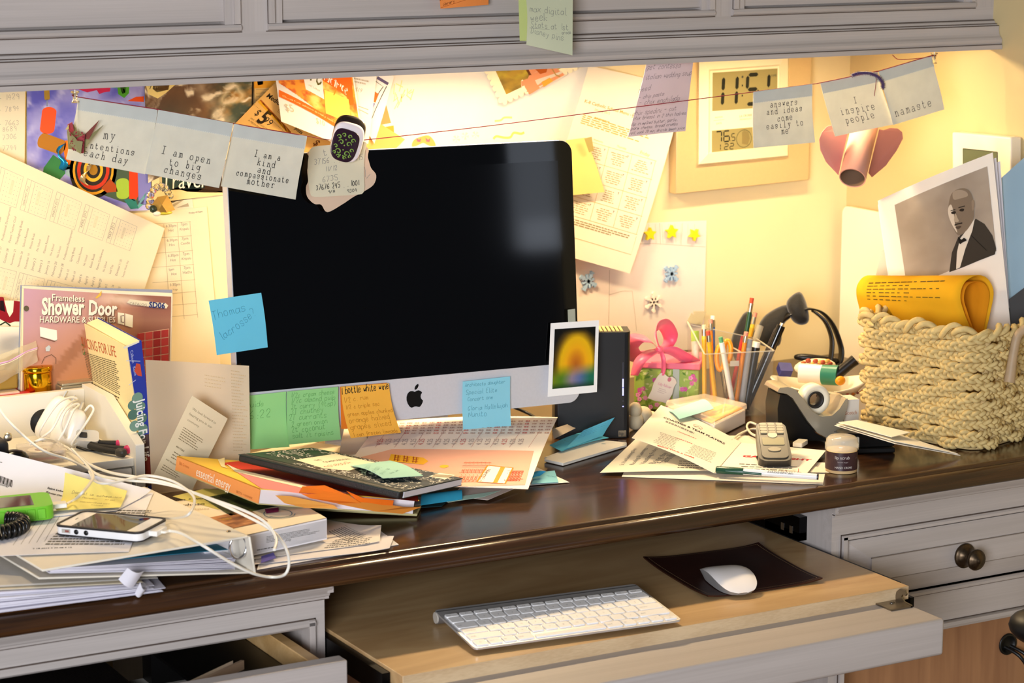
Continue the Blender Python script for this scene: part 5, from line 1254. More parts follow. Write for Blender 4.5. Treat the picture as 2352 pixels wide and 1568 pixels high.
def shadowtext(t, p0, p1, **k):
    s.textpx(t, (p0[0]+1.6, p0[1]+1.6), (p1[0]+1.6, p1[1]+1.6), sh_, off=.0008, **k); s.textpx(t, p0, p1, wt, off=.0011, **k)
shadowtext('Frameless', (119, 690), (193, 693), bold=.01, ys=1.1)
shadowtext('Shower', (95, 721), (193, 722), bold=.035, ys=1.55); shadowtext('Door', (203, 722), (268, 724), bold=.035, ys=1.55)
shadowtext('HARDWARE & SUPPLIES', (91, 740), (264, 740), bold=.005, ys=1.15)
s.poly([(u, v) for u, v in [s.uv(x, y) for x, y in [(298, 687), (380, 696), (386, 701), (382, 708), (300, 699), (291, 694)]]], ink('D8D0B4'), .0009)
s.textpx('CATALOG', (297, 699), (336, 703), ink('8A7A66'), off=.0012, ys=1.0); s.textpx('SD06', (341, 705), (378, 708), ink('23306A'), bold=.03, off=.0012, ys=1.1)
s.polypx([(270, 717), (285, 719), (285, 746), (270, 742)], ink('EDE6C8'), .0009); s.polypx([(287, 719), (305, 724), (304, 752), (287, 747)], ink('EDE6C8'), .0009); s.linepx([(284, 724), (277, 725), (278, 739), (284, 740)], .0012, sh_, .0012)
s.polypx([(91, 750), (130, 758), (131, 783), (92, 772)], ink('E6E4D4'), .0009); s.linepx([(92, 774), (124, 784), (131, 780)], .0010, sh_, .0011)
s.linepx([(95, 835), (102, 820), (118, 814), (128, 822), (128, 835)], .0010, sh_, .0009); s.polypx([(104, 798), (112, 792), (116, 797), (113, 806), (105, 806)], ink('B8C0C0'), .0009)
s.polypx([(218, 684), (233, 667), (232, 678), (222, 685)], ink('D8B04A'), .0009); s.disc(*s.uv(60, 708), .0036, ink('5A5240'), .0009)
s.rect(0, 0, .012, 1, ink('EAD9B0'), .0007)
ppart('front_cover', s.m, ct)
off = Vector((.0065, .001, .0035)); pg = M()
for k in range(5):
    o = dY*(.0012+k*.0018); f = .45+.11*k
    q = slabsheet(cTL+off*f*.6+o, cTR+off*f+o, cBR+off*f+o+Vector((0, 0, -.0035*f)), cBL+o, .0016, paper('E2DCCB', .05), bl_); m0 = q.m
    n0 = len(pg.v); pg.v += m0.v; pg.f += [[n0+i for i in f_] for f_ in m0.f]; pg.mi += m0.mi; pg.sm += m0.sm; pg.mats = m0.mats
ppart('pages', pg, ct)
o = dY*.0115
ppart('back_cover', slabsheet(cTL+o+Vector((.002, 0, .0025)), cTR+o+Vector((.0065, 0, .0075)), cBR+o+Vector((.006, 0, 0)), cBL+o, .0006, card('8088A0'), bl_).m, ct)
# ---- paperback beside the organizer
sBL, sBR, sTR, sTL = [Py(x, y, -.252) for x, y in [(333, 1130), (356, 1124), (318, 782), (285, 797)]]
for p in (sBL, sBR, sTL, sTR): p.x += .004
for p in (sBL, sBR): p.z = T+.0006
DB = Vector((.004, .176, .002))
jb = thing('paperback_book', 'cream paperback with an orange-lettered cover and blue spine, upright beside the organizer', 'book', ((sBL+sBR)/2))
wdt = (sTR-sTL)
s = Sheet(sTL+DB, sTL, sBL, sBL+DB, None, .0006); s.base(card('F0DDA2'))
rb_ = ink('C0603A'); s.textpx('JUICING FOR LIFE', (189, 797), (268, 820), rb_, ys=1.1); s.textpx('D', (191, 814), (197, 816), ink('5A8A4A'), ys=1.2)
s.blockpx([(192, 808), (271, 832), (280, 912), (205, 870)], 16, ink('6A5C40'), seed=6, rag=.1, wmin=.03, wmax=.10, gap=.012, fill=.42)
s.blockpx([(206, 876), (281, 916), (284, 1000), (222, 960)], 12, ink('6A5C40'), seed=9, rag=.2, wmin=.03, wmax=.10, gap=.012, fill=.42)
ppart('front_cover', s.m, jb)
s = Sheet(sTL, sTR, sBR, sBL, None, .0006); s.base(card('2A3A9A'))
s.textpx('Calbom', (299, 806), (303, 834), ink('B9C0DC'), ys=.9); s.textpx('Keane', (305, 843), (309, 863), ink('B9C0DC'), ys=.9)
s.textpx('Juicing For Life', (311, 918), (326, 1060), ink('EEEDE4'), bold=.02, ys=1.25, off=.0009)
s.polypx([(313, 834), (322, 836), (326, 864), (316, 862), (308, 852)], ink('C8503A')); s.polypx([(283, 797), (319, 782), (320, 786), (285, 801)], ink('E8E2CC'))
s.linepx([(290, 828), (322, 829)], .0008, ink('C8CCE0')); s.linepx([(296, 884), (312, 872)], .0007, ink('C8CCE0'))
for x, y, r in [(315, 914, .0075), (304, 930, .0065), (322, 934, .007), (305, 952, .007), (326, 960, .007), (309, 978, .0075), (328, 985, .007), (316, 1005, .0075)]: s.disc(*s.uv(x, y), r, ink(['7A9A86', '6A8A78', '587868'][x % 3]), .0005+.00002*(y-900)/10)
s.polypx([(318, 1000), (342, 996), (354, 1110), (332, 1120)], ink('5A4644'), .0005); s.polypx([(330, 1050), (348, 1040), (352, 1100), (336, 1104)], ink('8A3A32'), .0006)
ppart('spine', s.m, jb)
pm = M().hexa([sBL+Vector((.003, .001, .001)), sBR+Vector((-.0012, .001, .001)), sBR+DB+Vector((-.0012, -.002, .001)), sBL+DB+Vector((.003, -.002, .001)), sTL+Vector((.003, .001, -.001)), sTR+Vector((-.0012, .001, -.001)), sTR+DB+Vector((-.0012, -.002, -.001)), sTL+DB+Vector((.003, -.002, .001))], paper('EFE0B4', .05))
ppart('page_block', pm, jb)
s = Sheet(sTR, sTR+DB, sBR+DB, sBR, None, .0006, Vector((1, 0, 0))); s.base(card('2A3A9A')); ppart('back_cover', s.m, jb)
# ---- things on the organizer's top ledge
LZ = .8482
tin = thing('gold_canister', 'shiny gold lidded canister on the ledge of the organizer', 'canister', Pz(85, 900, LZ))
ctr = Py(86, 905, -.045); cx_, cy_ = ctr.x, -.045
goldm = mat('polished_gold', 'E0A91C', rough=.10, metal=1.)
ppart('body', M().lathe([(0, LZ), (.0195, LZ), (.0200, LZ+.002), (.0200, LZ+.030), (.0195, LZ+.032), (0, LZ+.032)], goldm, 40, Matrix.Translation((cx_, cy_, 0))), tin)
lidm = M().lathe([(0, LZ+.0325), (.0212, LZ+.0325), (.0214, LZ+.034), (.0214, LZ+.0385), (.0205, LZ+.0395), (.008, LZ+.0405), (0, LZ+.0405)], goldm, 40, Matrix.Translation((cx_, cy_, 0)))
lidm.lathe([(0, LZ+.0405), (.003, LZ+.0405), (.0024, LZ+.044), (.0032, LZ+.046), (.002, LZ+.048), (0, LZ+.0482)], goldm, 16, Matrix.Translation((cx_-.002, cy_, 0)))
ppart('lid', lidm, tin)
bx_ = Py(165, 890, -.04)
gb = M().box((bx_.x-.026, -.072, LZ), (bx_.x+.030, -.008, LZ+.012), mat('grey_tin', 'A79F88', rough=.3, metal=.6)).box((bx_.x-.024, -.07, LZ+.012), (bx_.x+.028, -.01, LZ+.0155), mat('grey_tin_lid', 'B9B29C', rough=.25, metal=.7))
single('metal_box', gb, 'small grey metal box on the ledge beside the gold canister', 'box', bevel=.0015)
tn = sheet(Py(100, 830, -.009), Py(147, 817, -.009), Py(158, 868, -.009), Py(108, 880, -.009), paper('E9D9B2'), bulge=lambda u, v: .001*math.sin(5*u)); tn.poly([(.96, 0), (1.03, .3), (1.0, .5), (1.05, .75), (1, 1), (.97, .6)], paper('E9D9B2')); put('torn_card', tn, 'torn cream card standing behind the gold canister', 'card')
rc_ = M(); rr0 = Py(20, 905, -.05); rc_.box((rr0.x-.08, -.072, LZ), (rr0.x+.026, -.015, LZ+.007), card('C2303A')); rc_.box((rr0.x-.05, -.06, LZ+.007), (rr0.x+.012, -.02, LZ+.0095), card('E9D2B8'))
single('notepad', rc_, 'red and cream covered notepad lying under the zip bag', 'notepad')
zb_ = thing('zip_bag', 'clear zip bag with a lilac seal holding brown packets, left of the gold canister', 'bag', Py(30, 880, -.045))
zfilm = mat('bag_film', 'F2EAD2', rough=.12, trans=.75, ior=1.15, alpha=.8)
zs = sheet(Py(-60, 838, -.060), Py(84, 782, -.052), Py(86, 830, -.056), Py(-40, 905, -.062), zfilm, 14, 10, bulge=lambda u, v: .006*math.sin(PI*v)*math.sin(PI*u)+.0015*math.sin(u*23+v*11), th=.0004)
ppart('film', zs.m, zb_); zs.m = M(); zs.off = .0012; zs.line([(i/14, .30+.03*math.sin(i)) for i in range(15)], .0016, ink('C79AC4')); zs.line([(i/14, .36+.03*math.sin(i)) for i in range(15)], .0008, ink('E4D4C4')); ppart('zip_seal', zs.m, zb_, 'lilac zip strip')
k1 = Py(10, 880, -.04); ppart('packet', M().box((k1.x-.06, -.045, LZ+.010), (k1.x+.018, -.025, LZ+.034), mat('brown_packet', 'A58436', rough=.5)), zb_, bevel=.003); ppart('packet', M().box((k1.x-.06, -.024, LZ+.010), (k1.x+.008, -.010, LZ+.044), mat('olive_packet', 'C2A85C', rough=.45)), zb_, bevel=.003)
ts = sheet(Py(-40, 748, -.005), Py(75, 752, -.005), Py(72, 800, -.008), Py(-40, 840, -.012), paper('F4EEE0', .3), 12, 10, bulge=lambda u, v: .006*math.sin(u*7)*v+.004*math.sin(v*6)); put('tissue', ts, 'crumpled white tissue above the zip bag at far left', 'tissue')
lg = sheet(Py(-60, 690, .005), Py(46, 690, .005), Py(46, 800, .005), Py(-60, 800, .005), card('F2E6C8')); lg.polypx([(-20, 680), (8, 682), (16, 716), (22, 728), (30, 716), (32, 690), (46, 692), (46, 738), (34, 738), (22, 742), (6, 736), (-20, 720)], ink('8E1C24')); lg.polypx([(8, 690), (12, 716), (0, 712), (0, 690)], ink('2A1A1C')); lg.off = .0005; lg.linepx([(0, 746), (12, 739), (24, 748)], .002, ink('2A3A22'))
put('printed_bag', lg, 'cream printed card with dark red curving letters, at far left under the calendar sheet', 'card')
# ---- things on the shelf
SZ = .8003
wpl = plastic('F3EFE6', .22); chrome = metal('F4EEDC', .3)
def adapter(c, ax, nrm, L, Wd, Th, lab, prong):
    t = thing('power_adapter', lab, 'charger', c); X = frame(c, ax, nrm); m_ = M(); N = 28
    prof = [(0, -1), (.45, -.96), (.8, -.75), (.97, -.35), (1, 0), (.97, .35), (.8, .75), (.45, .96), (0, 1)]
    vs = []
    for r, z in prof:
        for j in range(N):
            a = 2*PI*j/N; e = .55; vs.append(X @ Vector((L/2*r*math.copysign(abs(math.cos(a))**e, math.cos(a)), Wd/2*r*math.copysign(abs(math.sin(a))**e, math.sin(a)), Th/2*z)))
    m_.add(vs, [(i*N+j, i*N+(j+1) % N, (i+1)*N+(j+1) % N, (i+1)*N+j) for i in range(len(prof)-1) for j in range(N)], wpl, True)
    ppart('casing', m_, t)
    for sg in (-1, 1):
        p = M(); p.box((L/2-.003, sg*.0062-.0008, -.003), (L/2+prong, sg*.0062+.0008, .003), chrome, X); ppart('prong', p, t)
    return t
A1 = Py(128, 965, -.120); adapter(A1, Vector((.55, .0, .83)), Vector((-.5, -.75, .33)), .066, .040, .026, 'white rounded power adapter leaning against the organizer back, rear one', .009)
A2 = Py(156, 985, -.160); adapter(A2, Vector((.42, .05, .90)), Vector((-.55, -.75, .36)), .060, .040, .026, 'white rounded power adapter with shiny prongs, front one', .010)
wcab = plastic('F1ECDF', .35)
def cable(pts, r, lab, mt=None, n=10, name='cable'):
    P = [Vector(p) for p in pts]; return single(name, M().tube(spline(P, n), r, mt or wcab, 8), lab, 'cable')
def zc(*pts): return [Pz(x, y, z) for x, y, z in pts]
def yc(*pts): return [Py(x, y, Y) for x, y, Y in pts]
cable(yc((118, 1010, -.150), (90, 1000, -.172), (105, 965, -.178), (135, 925, -.172), (165, 912, -.160), (178, 918, -.158), (160, 925, -.178), (142, 945, -.190), (120, 985, -.195), (96, 1005, -.19), (84, 1015, -.175)), .0016, 'thin white cable wound around the two power adapters')
cable(yc((150, 1005, -.178), (140, 975, -.195), (150, 945, -.193), (172, 928, -.180), (182, 930, -.178), (168, 945, -.195), (150, 985, -.205), (135, 1010, -.200)), .0016, 'thin white cable looped over the front adapter')
cable(yc((184, 960, -.150), (205, 932, -.16), (215, 940, -.165), (205, 960, -.175), (185, 990, -.185), (165, 1018, -.195), (172, 1022, -.19), (190, 1000, -.18)), .0016, 'white cable standing in a tall loop beside the adapters')
# mini tripod with soft tips
tr_ = thing('mini_tripod', 'mini flexible tripod with a grey head and pink rubber feet lying on the shelf', 'tripod', Pz(200, 1020, SZ))
hd = Py(200, 1010, -.185); hX = frame(hd, Vector((.9, -.25, -.1)), Vector((-.1, -.5, .85)))
ppart('head', M().prism(rrect(.030, .022, .006), -.008, .008, plastic('C9C5BC', .35), hX), tr_, bevel=.002)
ppart('head_button', M().prism(rrect(.010, .009, .001), .008, .0095, plastic('26262A', .5), hX @ Matrix.Translation((-.006, 0, 0))), tr_)
lgm = mat('black_rubber', '161515', rough=.6, bump=.3, nscale=900); pkm = plastic('C22E5E', .5)
for pts, foot in [([(212, 1008, -.188), (232, 1018, -.198), (268, 1024, -.210)], pkm), ([(208, 1020, -.200), (240, 1036, -.222), (288, 1056, -.245)], pkm), ([(206, 1026, -.205), (235, 1048, -.232), (270, 1062, -.255)], plastic('3A342E', .5))]:
    P = yc(*pts); P = spline(P, 6)
    for q in P: q.z = max(q.z, SZ+.0064)
    l = ppart('leg', M().tube(P, .0042, lgm, 10), tr_); d = (P[-1]-P[-2]).normalized(); ppart('foot', M().tube([P[-1], P[-1]+d*.002, P[-1]+d*.011, P[-1]+d*.013], [.0046, .0056, .0058, .004], foot, 14), l)
cable(yc((176, 1026, -.195), (200, 1034, -.205), (230, 1037, -.21), (262, 1034, -.2), (285, 1030, -.19)), .0018, 'thin black cable lying under the mini tripod', plastic('111111', .4))
# clear case, camera, black pouch
ip = thing('music_player', 'small silver music player in a clear red-edged case at the shelf front', 'music player', Pz(105, 1060, SZ))
pc0 = Pz(107, 1062, SZ); pX = Matrix.Translation((pc0.x, pc0.y+.022, SZ)) @ rz(-.12)
ppart('clear_case', M().prism(rrect(.056, .058, .007), 0, .016, mat('clear_case', 'F2E8DC', rough=.08, alpha=.38), pX), ip, bevel=.002)
ppart('body', M().prism(rrect(.050, .050, .005), .003, .012, metal('CFC4AE', .3), pX), ip); ppart('red_band', M().prism(rrect(.0515, .0515, .005), .005, .0075, plastic('B02A34', .3), pX), ip)
wm = M().lathe([(.008, .0122), (.017, .0122), (.017, .0128), (.008, .0128)], plastic('EFE6D2', .4), 32, pX).lathe([(0, .0122), (.008, .0122), (.008, .0126), (0, .0126)], plastic('8A4A3A', .4), 24, pX)
ppart('click_wheel', wm, ip)
cmr = thing('camera', 'black camera body with a round silver button, cut by the left edge of the picture', 'camera', Py(0, 1010, -.25))
c0_ = Py(8, 1010, -.262); ppart('body', M().box((c0_.x-.07, -.262, SZ), (c0_.x+.008, -.215, SZ+.040), mat('camera_black', '202226', rough=.45, bump=.1, nscale=900)), cmr, bevel=.007, seg=4)
cX = frame(Py(18, 1003, -.2625), (1, 0, 0), (0, -1, 0)); ppart('dial', M().lathe([(0, .004), (.004, .004), (.0055, .002), (.006, 0)], chrome, 24, cX), cmr, 'round silver button')
ppart('lens_cap', M().ball((c0_.x+.014, -.255, SZ+.013), (.020, .014, .013), mat('gloss_black', '0A0A0B', rough=.15), 20), cmr)
# ---- vellum sheet and folded card
BLv, BRv = Pz(349, 1133, T+.0008), Pz(576, 1117, T+.0008)
s = sheet(Py(333, 826, BLv.y+.030), Py(573, 840, BRv.y+.022), BRv, BLv, mat('vellum', 'F1E2C6', rough=.6, spec=.3, translu=.5, noise=.04, nscale=12), 16, 10, bulge=lambda u, v: -.016*math.sin(PI*u)*(.4+.6*(1-v))+.004*math.cos(u*9)*(1-v), th=.0003)
s.blockpx([(530, 850), (570, 856), (570, 1040), (536, 1040)], 26, ink('C4AA80'), seed=2, rag=.5, fill=.25); s.blockpx([(470, 860), (520, 868), (520, 900), (470, 893)], 4, ink('CDB48A'), seed=4, fill=.25)
put('vellum_sheet', s, 'tall curved translucent cream sheet standing between the paperback and the computer', 'paper')
s = sheet(Py(441, 908, -.297), Py(523, 961, -.312), Py(440, 1128, -.318), Py(352, 1092, -.300), paper('E9D8B4', .15), 6, 8, bulge=lambda u, v: .002*math.sin(PI*u))
gk = ink('8A7856'); s.textpx('We look forward to', (441, 940), (495, 974), gk, ys=1.0); s.textpx('hearing you in our', (434, 952), (486, 984), gk, ys=1.0); s.textpx('community.', (430, 965), (457, 982), gk, ys=1.0)
s.blockpx([(422, 980), (470, 1012), (455, 1040), (408, 1010)], 6, gk, seed=4, rag=.3, fill=.35); s.textpx('MATTERS', (404, 1026), (422, 1038), gk, bold=.03); s.blockpx([(400, 1036), (446, 1066), (438, 1080), (390, 1054)], 3, gk, seed=5, fill=.35); s.textpx('WHY WE GATHER', (380, 1055), (408, 1072), gk, bold=.03); s.blockpx([(376, 1066), (420, 1094), (412, 1104), (366, 1080)], 3, gk, seed=6, fill=.35)
put('folded_card', s, 'cream printed card reading We look forward, leaning on the vellum sheet', 'card')
# ---- papers at the front left corner
pv = paper('E6E3EC', .05); pv2 = paper('DAD6E2', .05); mani = paper('E6DAC0', .05)
r_ = random.Random(12)
zz = T+.0006
labels = ['lowest sheaf of white papers at the front left corner of the desk', 'pale folder in the left paper stack, right above the lowest sheaf', 'thick bundle of loose white papers in the middle of the left stack', 'bundle of white papers with bent corners in the left stack', 'cream folder near the top of the left paper stack', 'topmost grey-white folder of the left stack, under the binder']
def sheaf(corners, z0, n, th, mt, jit, lab, name='paper_sheaf', lift=None):
    m_ = M(); mts = mt if isinstance(mt, list) else [mt]
    for k in range(n):
        o = [Vector((r_.uniform(-jit, jit), r_.uniform(-jit, jit)*.6, 0)) for _ in range(4)]; z = z0+k*th
        b = [Vector((c[0], c[1], z))+o_ for c, o_ in zip(corners, o)]
        if lift:
            for q, l in zip(b, lift): q.z += l*k/n
        tp_3 = [q+Vector((0, 0, th*.8)) for q in b]
        for q in (b[1], b[2], tp_3[1], tp_3[2]): q.z = T+(q.z-T)*.36      # the pile thins out to the right
        for q in (b[0], b[3], tp_3[0], tp_3[3]): q.z = T+(q.z-T)*1.18
        m_.hexa(b+tp_3, mts[k % len(mts)])
    return single(name, m_, lab, 'papers')
FR, FL = Pz(372, 1358, T), Pz(-60, 1412, T)
def cset(dr, df, dl=0.): return [(FL.x-.1+dl, FL.y+df), (FR.x+dr, FR.y+df), (FR.x+dr+.035, FR.y+.27+df), (FL.x-.06, FL.y+.27+df)]
sheaf(cset(.0, .0), zz, 3, .0012, [pv2, pv], .003, labels[0])
sheaf(cset(.006, .006), zz+.0038, 2, .0010, paper('CFCBD6', .05), .002, labels[1], 'folder')
sheaf(cset(-.012, .004), zz+.0062, 10, .0013, [pv, pv2, pv], .006, labels[2])
sheaf(cset(-.020, .010), zz+.0196, 6, .0010, [pv, pv2], .005, labels[3])
sheaf(cset(-.015, .014), zz+.0262, 2, .0008, mani, .003, labels[4], 'folder')
sheaf(cset(.000, .020), zz+.0282, 2, .0008, paper('D9D4CC', .05), .003, labels[5], 'folder')
# bent paper corners sticking out
for (cs, lab, zz_) in [([(272, 1330), (293, 1304), (330, 1312), (306, 1348)], 'crumpled white paper corner curling up at the front of the left stack, the larger one', .788), ([(309, 1364), (322, 1337), (336, 1352), (330, 1362)], 'small bent paper corner at the front of the left stack', .772)]:
    s = Sheet(*[Py(x, y, FR.y-.004+(.008 if k in (0, 3) else -.004)) for k, (x, y) in enumerate(cs)], bulge=lambda u, v: .005*math.sin(PI*v)); s.base(paper('ECE9F0', .1), 6, 6); put('paper_corner', s, lab, 'paper')
# ---- white ring binder
bd_ = thing('ring_binder', 'open-ended white ring binder lying on the left stack with phones on top', 'binder', (-.6, -.55, .76))
nB = Pz(584, 1317, T+.0012); nT = Vector((Py(571, 1230, nB.y).x, nB.y, Py(571, 1230, nB.y).z)); 
lT = Py(97, 1308, nB.y+.004); lB = Vector((lT.x-.004, lT.y+.002, lT.z-.0085))
bdir = (Pz(352, 1126, nT.z)-nT); bdir = Vector((bdir.x, bdir.y, 0)); bdir = bdir.normalized()*.275
wv = mat('white_vinyl', 'E7DFCE', rough=.35, spec=.4); 
def plate(a, b, c, d, th, mt): n = (b-a).cross(d-a).normalized(); n = n if n.z > 0 else -n; return M().hexa([a, b, c, d, a+n*th, b+n*th, c+n*th, d+n*th], mt)
tv = Vector((0, 0, .0026))
ppart('top_cover', plate(lT-tv, nT-tv, nT+bdir-tv, lT+bdir-tv, .0026, wv), bd_, bevel=.001)
ppart('bottom_cover', plate(lB-tv, nB, nB+bdir, lB+bdir-tv, .0022, wv), bd_, bevel=.001)
spn = M(); ex = Vector((.0028, 0, 0)); spn.hexa([nB, nB+ex, nB+ex+bdir, nB+bdir, nT-tv*.5, nT-tv*.5+ex, nT-tv*.5+ex+bdir, nT-tv*.5+bdir], wv); ppart('spine', spn, bd_, bevel=.001)
# pages in it
inn = Vector((-.022, .010, .003)); e0 = nB+inn
pgm = M()
for k in range(9):
    f = k/9; a = lB+Vector((.014+.004*r_.random(), .006+.003*r_.random(), .0004+.0006*k)); b = e0+Vector((.004*r_.random(), .004*r_.random(), .0004+.0018*k))
    bb = bdir*.92; pgm.hexa([a, b, b+bb, a+bb]+[q+Vector((0, 0, .0006)) for q in (a, b, b+bb, a+bb)], [pv, pv2][k % 2])
ppart('pages', pgm, bd_)
a = lB+Vector((.055, .010, .0062)); b = e0+Vector((-.004, .004, .0255)); bb = bdir*.9
ppart('teal_divider', M().hexa([a, b, b+bb, a+bb]+[q+Vector((0, 0, .0006)) for q in (a, b, b+bb, a+bb)], card('1F6E88')), bd_, 'teal divider sheet')
rgm = M(); rcx = Py(547, 1252, nB.y+.012)
for d in (.0, .10, .20):
    c = Vector((rcx.x, rcx.y, rcx.z))+bdir.normalized()*d
    rgm.tube([c+Vector((.0105*math.cos(t), 0, .0135*math.sin(t)-.002)) for t in [2*PI*i/24 for i in range(24)]], .0016, metal('D8D8DC', .12), 8, True)
    rgm.box((c.x-.006, c.y-.002, c.z+.0085), (c.x+.006, c.y+.003, c.z+.012), metal('2A2A2E', .2))
rgm.box((rcx.x-.006, rcx.y, nB.z+.0028), (rcx.x+.008, rcx.y+.24, nB.z+.0042), metal('C8C8CC', .2))
ppart('rings', rgm, bd_, 'chrome rings'); 
TC = nT; tN = (nT-lT).cross(bdir).normalized(); tN = tN if tN.z > 0 else -tN
def TB(x, y, o=0.): return Pp(x, y, nT+tN*o, tN)    # a point on the binder's top cover
rvX = frame(TB(525, 1220, .0002), (nT-lT), tN); ppart('rivet', M().lathe([(0, .001), (.002, .0009), (.0028, 0)], metal('8A7A62', .3), 16, rvX), bd_)
# ---- letters on the binder
s = sheet(TB(-70, 1120, .0016), TB(352, 1131, .0016), TB(296, 1266, .0012), TB(-80, 1280, .0016), paper('EDEBF0', .08), 8, 8, bulge=lambda u, v: .0006*math.sin(PI*u), th=.0003)
s.blockpx([(190, 1170), (350, 1172), (285, 1254), (100, 1254)], 15, ink('6A665E'), seed=14, rag=.08, wmin=.02, wmax=.08, gap=.010, fill=.5)
for k in range(5): s.linepx([(75+k*16, 1190-k*2), (30+k*18, 1252-k*2)], .0005, KP)
s.linepx([(60, 1200), (150, 1192)], .0005, KP); s.textpx('7 18 2012 4 30 08 9 12', (75, 1261), (165, 1258), K, bold=.02)
put('letter', s, 'sheet dense with small print lying on the white binder under both phones', 'letter')
s = sheet(TB(-80, 1096, .0034), TB(348, 1130, .0034), TB(268, 1172, .0034), TB(-90, 1205, .0034), paper('E9EAF4', .08), 14, 20, bulge=lambda u, v: .046*max(0, 1-v/.36)**1.6*(1-.93*u), th=.0003)  # bluish paper colour holds the cool daylight falling on it
for k in range(14): x = -6+k*2.7; s.linepx([(x, 1090+k*1.0), (x-2.6, 1106+k*1.0)], .0007 if k % 3 else .0013, K)
s.textpx('Pathology', (-8, 1112), (20, 1119), K, bold=.01); s.textpx("Saint Luke's", (108, 1122), (150, 1131), K, bold=.03); s.textpx('Kansas City,', (105, 1131), (144, 1140), K, bold=.03); s.linepx([(-10, 1060), (5, 1062)], .0006, KG)
put('letter', s, "curved white hospital letter, cool daylight tinted into its paper, with a barcode and a printed heading", 'letter')
s = sheet(TB(152, 1126, .0055), TB(292, 1134, .0055), TB(276, 1166, .0055), TB(128, 1173, .0055), paper('F3E78C', .1), 6, 10, bulge=lambda u, v: .0008+.022*max(0, 1-v/.42)**1.6*(1-.85*u)*1.0, th=.0003)
yi = ink('A8986A'); s.textpx('Daniel is scheduled', (165, 1133), (278, 1144), yi, font='h', w=.0005); s.textpx('on Monday @ 10:00', (172, 1141), (262, 1150), yi, font='h', w=.0005); s.textpx('for consultation', (160, 1150), (250, 1158), yi, font='h', w=.0005); s.textpx('thanks', (208, 1160), (236, 1162), yi, font='h', w=.0004)
put('sticky_note', s, 'yellow sticky note with pencilled lines on the hospital letter', 'note')
# ---- white phone in a dark-edged bumper
ph = thing('phone', 'white smartphone in a black and white bumper with a cable plugged in', 'phone', TB(250, 1215, .002))
q = [TB(x, y, .0145) for x, y in [(130, 1203), (330, 1226), (376, 1186), (188, 1172)]]
ctrp = sum(q, Vector())/4; exp_ = ((q[1]-q[0])+(q[2]-q[3])).normalized(); L_ = ((q[1]-q[0]).length+(q[2]-q[3]).length)/2; Wp_ = ((q[3]-q[0]).length+(q[2]-q[1]).length)/2
fX = frame(ctrp-tN*.0145+tN*.0026, exp_, tN); L_, Wp_ = L_, max(Wp_*.97, .056)
ppart('body', M().prism(rrect(L_-.003, Wp_-.003, .008), .0008, .0108, plastic('F2EEE6', .15), fX), ph)
ppart('bumper', M().prism(rrect(L_+.001, Wp_+.001, .0095), .0012, .0098, plastic('E9E7E6', .3), fX), ph)
rim = M()
for z0_, z1_ in ((0, .0014), (.0096, .0118)):
    o_ = rrect(L_+.0022, Wp_+.0022, .010, 6); i_ = rrect(L_-.0035, Wp_-.0035, .008, 6); n = len(o_)
    vs = [(x, y, z) for z in (z0_, z1_) for pl in (o_, i_) for x, y in pl]
    for k in range(n):
        j = (k+1) % n; rim.add([vs[k], vs[j], vs[2*n+j], vs[2*n+k], vs[n+k], vs[n+j], vs[3*n+j], vs[3*n+k]], [(0,1,2,3), (5,4,7,6), (3,2,6,7), (1,0,4,5)], plastic('1E1A1C', .5), False, fX)
ppart('rim', rim, ph, 'black rubber rim')
scr = M().box((-L_/2+.020, -Wp_/2+.0045, .0108), (L_/2-.020, Wp_/2-.0045, .0111), mat('phone_screen', '14130F', rough=.05, spec=.6), fX); ppart('screen', scr, ph)
bt = M(); bt.lathe([(.0042, .0111), (.0046, .0111)], plastic('C9C3B6', .4), 24, fX @ Matrix.Translation((L_/2-.0105, 0, 0))); bt.box((-L_/2+.0095, -.003, .0108), (-L_/2+.0105, .003, .0111), plastic('3A3A3A'), fX); ppart('home_button', bt, ph)
for k, xx in enumerate((-L_/2+.029, -L_/2+.042)): ppart('volume_button', M().lathe([(0, .0004), (.0030, .0004), (.0030, -.001)], plastic('141414', .4), 18, fX @ Matrix.Translation((xx, -Wp_/2-.0005, .0055)) @ Matrix.Rotation(PI/2, 4, 'X')), ph)
ppart('mute_switch', M().box((-L_/2+.010, -Wp_/2-.0012, .0032), (-L_/2+.021, -Wp_/2+.001, .0080), plastic('B0ABA2', .4), fX).box((-L_/2+.0145, -Wp_/2-.0016, .0045), (-L_/2+.0195, -Wp_/2, .0068), plastic('8A4A42'), fX), ph)
pl_ = fX @ Vector((L_/2+.001, -.002, .0055))
ppart('plug', M().box((L_/2, -.013, .0025), (L_/2+.011, .011, .0088), plastic('EEEAE2', .3), fX), ph, bevel=.001)
# ---- green rubber phone case
gp_ = thing('phone', 'smartphone in a bright green ribbed rubber case at the left edge of the picture', 'phone', TB(60, 1160, .01))
q = [TB(x, y, .022) for x, y in [(-60, 1178), (126, 1158), (108, 1127), (-60, 1141)]]
gx_ = ((q[1]-q[0])+(q[2]-q[3])).normalized(); gc = (q[1]+q[2])/2
gX = frame(gc-tN*.022+tN*.0046, gx_, tN); grm = plastic('6FC02A', .45); GL, GW = .125, .066
ppart('case', M().prism(rrect(GL, GW, .012), 0, .0165, grm, gX @ Matrix.Translation((-GL/2, 0, 0))), gp_, bevel=.004, seg=3)
rb2 = M()
for k in range(9): rb2.box((-GL+.012+k*.0117, -GW/2-.0014, .0015), (-GL+.012+k*.0117+.0096, -GW/2+.002, .014), grm, gX)
ppart('ribs', rb2, gp_, bevel=.001)
ppart('screen', M().box((-GL+.014, -GW/2+.010, .0165), (-.022, GW/2-.010, .0169), mat('phone_screen_grey', '3A3C42', rough=.08), gX), gp_)
